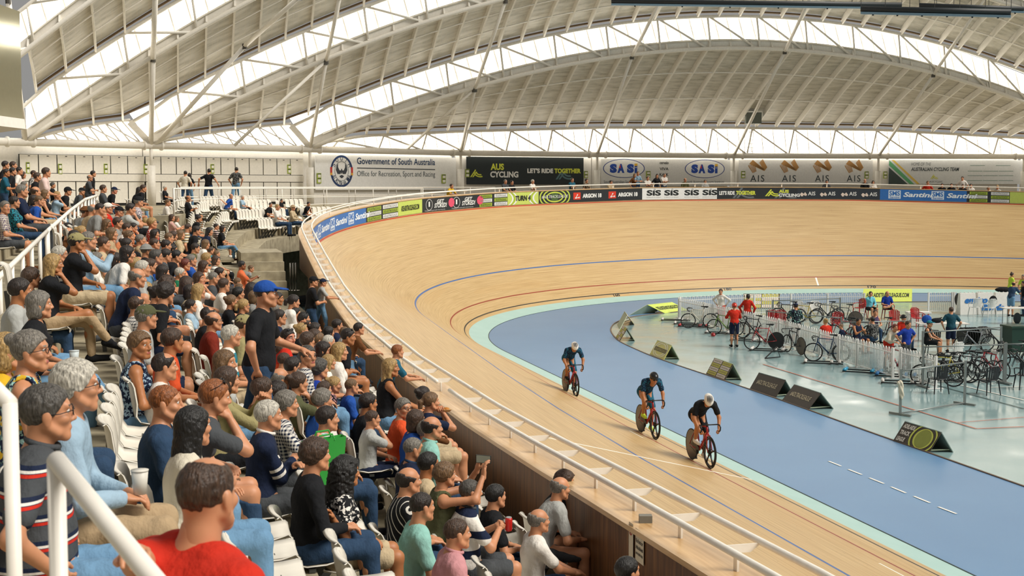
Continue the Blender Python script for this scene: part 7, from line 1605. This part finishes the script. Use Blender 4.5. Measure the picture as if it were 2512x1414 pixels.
def bigwheel(x, y, n, ang, c, label, z=0.):
    for i in range(n):
        d = Vector((math.cos(math.radians(ang)), math.sin(math.radians(ang)), 0)); p = fl(x, y)+d*.11*i+Vector((0, 0, R_+z)); w = put('spare_wheel', WG['tyre'], TY, None, loc=p, rot=(0, 0, math.radians(ang)+.2)); tag(w, label, 'wheel', label); put('disc', WG['disc'], mat('carbon_disc', c[i % len(c)], .35), w)
bigwheel(2352, 770, 5, 10, ['1E1F20'], 'dark spare wheel in the rack standing on the barrier side', .35); bigwheel(2360, 845, 6, 12, ['2B2C2A', '22231F'], 'dark spare wheel in the row beside the person in navy'); bigwheel(2405, 842, 3, 12, ['CFCFCB'], 'white spare wheel at the right end of the wheel row')
tw = empty('wheelie_bin', fl(2487, 868), .2, 'large dark green bin behind the steel post', 'bin'); MB().hexa([(-.24, -.28, .08), (.24, -.28, .08), (.24, .28, .08), (-.24, .28, .08), (-.33, -.36, 1.0), (.33, -.36, 1.0), (.33, .36, 1.0), (-.33, .36, 1.0)]).put('body', mat('bin_green', '17382C', .5), tw)
MB().box((0, 0, 1.03), (.72, .8, .07)).put('lid', mat('bin_green', '17382C', .5), tw); MB().tube([(-.28, .38, .98), (.28, .38, .98)], .025, 8).put('handle', BLACK(), tw)
for s in (-1, 1): MB().tube([(s*.25, .25, .1), (s*.31, .25, .1)], .1, 12).put('wheel', BLACK(), tw)
he = put('helmet', extra_geo('helmet'), mat('helmet_shell', '8E1B20', .25), None, loc=fl(1749, 826)+Vector((0, 0, .02))); tag(he, 'dark red helmet lying on the floor by the white rollers', 'helmet'); he2 = put('helmet', extra_geo('helmet'), mat('helmet_shell', 'DDDAD2', .25), None, loc=at_d(2441, 868, fl(2432, 930).y-.1)); tag(he2, 'white helmet hung on the bright red bicycle', 'helmet'); put('vent_pattern', extra_geo('vents'), BLACK(), he2)
dy = empty('directors_trainer', fl(1905, 880), .4, 'black folding training stand on the floor left of the fence', 'stand'); dy.name = 'trainer_stand'; MB().tube([(-.5, 0, .03), (0, 0, .42), (.15, 0, .05), (-.5, 0, .03)], .025, 6).put('frame', BLACK(), dy)
# people in the infield
fc = lambda deg: math.radians(deg)
IN = [('t', 1768, 716, 'hip', 5, 'f', 'bun', 'brown', 'white', 150, 'rider standing over a bicycle in white and red kit, hand on hip', dict(legs='red', long=False, sl=2)), ('t', 1801, 752, 'rail', 0, 'm', 'short', 'dark', 'red', 5, 'rider in red top and red helmet seen from behind', dict(legs='navy', long=False, sl=2, cap='helmet', capc='red')),
      ('t', 1835, 729, 'side', 30, 'f', 'pony', 'black', 'red', -25, 'dark-haired rider in red top looking left', dict(legs='navy', long=False, sl=2)), ('t', 1952, 752, 'rail', 0, 'm', 'short', 'black', 'fl:black:navy:mint', 0, 'rider in black race kit and dark cap seen from behind', dict(legs='black', long=False, sl=2, cap='cap', capc='navy')),
      ('s', 2025, 790, 'lap', 0, 'f', 'bun', 'blond', 'red', 10, 'blond person in red tee seated behind the fence', {}), ('s', 2063, 802, 'lap', 60, 'm', 'short', 'light', 'navy', 60, 'fair-haired child beside the red chair', dict(sc=.8)), ('s', 2106, 789, 'phone', 10, 'm', 'short', 'black', 'navy', 210, 'rider in navy vest looking down at his hands', dict(sl=0, legs='navy', long=False, tone='t')),
      ('s', 2147, 768, 'lap', 0, 'f', 'bun', 'brown', 'purple', 180, 'person in purple singlet facing the camera', dict(sl=0)), ('s', 2140, 786, 'lap', 0, 'm', 'short', 'black', 'fl:black:grey', 20, 'person in grey camouflage top seen from behind', dict(sl=2)), ('s', 2136, 722, 'chin', -10, 'm', 'short', 'dark', 'fl:aero:aero', 195, 'seated rider in sky blue and black kit', dict(legs='black', long=False, sl=2)),
      ('s', 2177, 721, 'lap', 0, 'm', 'ring', 'grey', 'royal', 185, 'bald seated person in royal blue tee with crossed legs', dict(legs='black', long=False, leg='a')), ('t', 2196, 805, 'rail', 0, 'f', 'fluffy', 'red', 'cream', 195, 'red-haired rider in white and red leaning on handlebars', dict(legs='red', long=False, sl=2, lean='F')),
      ('t', 2228, 797, 'hip', 20, 'm', 'short', 'brown', 'royal', 205, 'standing person in royal blue polo with hand on hip', dict(legs='dgrey')), ('s', 2217, 782, 'lap', 10, 'm', 'short', 'brown', 'red', 200, 'rider in red with a striped helmet behind the blue polo', dict(cap='helmet', capc='black')), ('s', 2281, 795, 'knees', 0, 'm', 'short', 'brown', 'black', 240, 'seated person in teal cap and black vest', dict(sl=0, cap='cap', capc='teal', legs='black', long=False)),
      ('t', 2333, 762, 'side', 10, 'm', 'short', 'brown', 'dteal', -5, 'standing person in navy tee and shorts seen from behind', dict(legs='navy', long=False)), ('t', 2483, 675, 'fold', 0, 'f', 'topbun', 'brown', 'lime', -80, 'person in lime safety vest with hair tied up', {}), ('t', 2510, 680, 'side', 0, 'm', 'short', 'grey', 'lime', 120, 'grey-haired person in lime safety vest at the right edge', {}),
      ('t', 2487, 698, 'rail', 0, 'm', 'ring', 'brown', 'djean', -50, 'bald person in blue-grey tee leaning over the right table', dict(legs='denim', long=False, lean='f')), ('t', 2510, 696, 'side', 0, 'm', 'short', 'black', 'black', 90, 'black-haired person in black cut by the right edge', {})]
for kd, x, y, arm, yaw, sex, hair, hc, sh, face, lb, kw in IN:
    kw = dict(kw); lean = kw.pop('lean', 'u'); leg = kw.pop('leg', 'n'); sc = kw.pop('sc', 1.); kw.setdefault('legs', 'djean'); kw.setdefault('shoes', 'black')
    stand_like(x, y, kd, arm, yaw, sex, hair, hc, sh, lb, zf=-.2, sc=sc, lean=lean, leg=leg, face=math.radians(face), **kw)
# ---------------------------------------------------------------- things held or lying in the stand
def thing_px(name, x, y, d, geo, m, label, cat, rot=(0, 0, 0)): return tag(put(name, geo, m, None, loc=at_d(x, y, d), rot=rot), label, cat)
def ppl(x, y): return min(OUT, key=lambda q: (q[1]-x)**2+(q[2]-y)**2)[0]
def hand_at(o, n, off=(0, 0, 0)):
    J, sc = PJ[o.name]; p = J['W'+n] if n in 'LR' else (J['WL']+J['WR'])/2; return Vector(o.location)+Matrix.Rotation(o.rotation_euler[2], 3, 'Z') @ (Vector(p)+Vector(off))*sc
def held(name, o, n, off, label, cat, rot=(0, 0, 0)): return empty(name, hand_at(o, n, off), 0, label, cat) if not rot else [setattr(e := empty(name, hand_at(o, n, off), 0, label, cat), 'rotation_euler', (rot[0], rot[1], o.rotation_euler[2]+rot[2])), e][1]
def phone(x, y, off, label, rot): ph = held('smartphone', ppl(x, y), 'M', off, label, 'phone', rot); MB().box((0, 0, 0), (.15, .009, .075)).put('body', BLACK(), ph); MB().box((0, -.0055, 0), (.138, .001, .066)).put('screen', mat('phone_screen', 'A9B0A0', .2), ph)
phone(1092, 1168, (0, .03, .12), 'dark smartphone held up sideways to film the race', (0, 0, .9)); phone(221, 437, (0, .09, .03), 'smartphone in the hands of the bald bearded standing person', (-1, 0, 0)); phone(757, 501, (0, .09, .03), 'smartphone held at the end of the far seats', (-1, 0, 0)); phone(594, 652, (0, .09, .03), 'smartphone held by the person in orange tie-dye', (-1, 0, 0))
can = held('drink_can', ppl(1155, 1210), 'R', (-.02, .09, .03), 'red drink can held by the person in white polo with navy bands', 'can', (0, .1, 0)); MB().tube([(0, 0, -.065), (0, 0, -.055), (0, 0, .045), (0, 0, .06)], [.027, .033, .033, .026], 16).put('body', mat('red_can', 'C4231E', .3), can, True); MB().tube([(0, 0, .06), (0, 0, .063)], .026, 16).put('lid', ALU, can)
gb_ = empty('shopping_bag', at_d(796, 1125, 10.6), .3, 'bright green shopping bag between the grey-haired person and the black hoodie', 'bag'); V = [(-.13, -.08, -.2), (.13, -.08, -.2), (.13, .08, -.2), (-.13, .08, -.2), (-.17, -.1, .15), (.16, -.1, .19), (.16, .1, .17), (-.17, .1, .13)]
put('sides', mesh('bag', V, [(0, 1, 2, 3), (0, 4, 5, 1), (1, 5, 6, 2), (2, 6, 7, 3), (3, 7, 4, 0)]), mat('green_bag', '3FB24A', .45), gb_)
for s in (-1, 1): MB().tube([(-.07, s*.095, .14), (-.05, s*.09, .2), (.05, s*.09, .21), (.07, s*.095, .16)], .008, 6).put('handle', mat('green_bag', '3FB24A', .45), gb_)
for x, y, lb in ((1058, 988, 'paper food tray held by the ponytailed person in navy'), (434, 902, ''),)[:1]:
    tr = held('food_tray', ppl(x, y), 'M', (0, .05, .0), lb, 'food'); MB().hexa([(-.05, -.03, 0), (.05, -.03, 0), (.05, .03, 0), (-.05, .03, 0), (-.08, -.05, .03), (.08, -.05, .03), (.08, .05, .03), (-.08, .05, .03)]).put('tray', mat('kraft_card', 'C9A26A', .7), tr); V, Q = solid([('e', A3(0, 0, .03), (.06, .035, .02))], .006); put('food', mesh('food', V, Q, smooth=True), mat('fried_food', 'C07A2A', .6), tr)
for x, y, c, lb in ((707, 832, 'B3231C', 'red snack bag held by the person facing the camera'), (190, 952, 'D9D4C8', 'white paper cup held by the white-haired person in pale denim'), (98, 750, 'C9D2D2', 'clear plastic cup beside the grey-bobbed person in black')):
    cu = held('snack_bag' if 'snack' in lb else 'cup', ppl(x, y), 'R', (-.03, .08, .06), lb, 'cup' if 'cup' in lb else 'snack'); MB().tube([(0, 0, -.05), (0, 0, .06)], [.03, .04], 14).put('body', mat('cup_paper', c, .5), cu, True); MB().tube([(0, 0, .06), (0, 0, .066)], .042, 14).put('rim', mat('cup_paper', c, .5), cu, True)
bx = thing_px('junction_box', 1454, 1221, 12.2, MB().box((0, 0, 0), (.12, .09, .07)).me('box'), mat('grey_box', '77756C', .5), 'small grey box sitting on the timber ledge', 'box'); s0 = uv_of(bx.location.x, bx.location.y)[0]; bx.location = pos(s0, rim(s0)[0]+.3, rim(s0)[1]+.045)
def wall_note(px, py, w, h, label, lines, ic=None):
    r = ray(px, py); u0, v0 = uv_of(0, 0); D = TR+rim(-36)[0]+.465; t = (-D-v0)/(r.x*DV[0]+r.y*DV[1]); p = Vector((0, 0, EYE))+r*t; s = uv_of(p.x, p.y)[0]
    fn = lambda o: (lambda x, y: pos(s+w/2-x if False else s-w/2+(w-x), rim(s)[0]+.465+.01+o, p.z-h/2+y)); fn = lambda o: (lambda x, y: pos(s+w/2-x, rim(s)[0]+.47+o, p.z-h/2+y))
    e_ = flat('wall_notice', [[(0, 0), (w, 0), (w, h), (0, h)]], fn(.004), mat('notice_white', 'D9CDB4', .6), None); tag(e_, label, 'notice')
    for i, tx in enumerate(lines): letter('lettering', tx, lambda x, y: fn(.008)(w*.08+x, h*(.78-.2*i)+y), w*.84, h*.13, mat('notice_ink', '2A2622', .6), e_, bold=.03)
    if ic: flat('prohibition_ring', ring_poly(w/2, h*.78, w*.32, w*.32, w*.09, 20)+[[(w*.28, h*.7), (w*.34, h*.68), (w*.72, h*.86), (w*.66, h*.88)]], fn(.008), mat('notice_red', 'B03A2C', .6), e_)
wall_note(1571, 1342, .22, .3, 'white notice reading STRICTLY No food or drinks on the brown wall', ['STRICTLY', 'No food or', 'drinks allowed', 'on track top']); wall_note(1550, 1330, .12, .36, 'narrow white notice with a red prohibition ring on the brown wall', [], True)
q = at_d(955, 985, 16.5); tag(put('lunch_box', MB().box((0, 0, 0), (.2, .12, .05)).me('box'), mat('yellow_box', 'E0A81E', .5), None, loc=q), 'yellow and black case on the seat behind the blond person in vest', 'case')
# white arm bands and collar of the navy jumper, collars of two polos
o = ppl(660, 1022); J, sc = PJ[o.name]
for n in 'LR':
    for a, b, f in (('S', 'E', .62), ('S', 'E', .82)):
        p, q = Vector(J[a+n]), Vector(J[b+n]); c = p.lerp(q, f); t = (q-p).normalized(); MB().tube([c-t*.013, c+t*.013], .0625, 16, cap=False).put('arm_band', cloth('white'), o, True)
for x, y, c in ((660, 1022, 'white'), (1155, 1210, 'dgrey'), (1015, 1104, 'djean'), (118, 1018, 'dgrey'), (1122, 1312, 'pink'), (1061, 1052, 'mint')):
    o = ppl(x, y); J, sc = PJ[o.name]; nb = Vector(J['N'])+Vector((0, .012, .0)); MB().tube([nb+Vector((.068*math.cos(t), .062*math.sin(t), .028-.02*math.sin(t))) for t in [2*PI*k/20 for k in range(20)]], .014, 8, closed=True).put('collar', cloth(c), o, True)
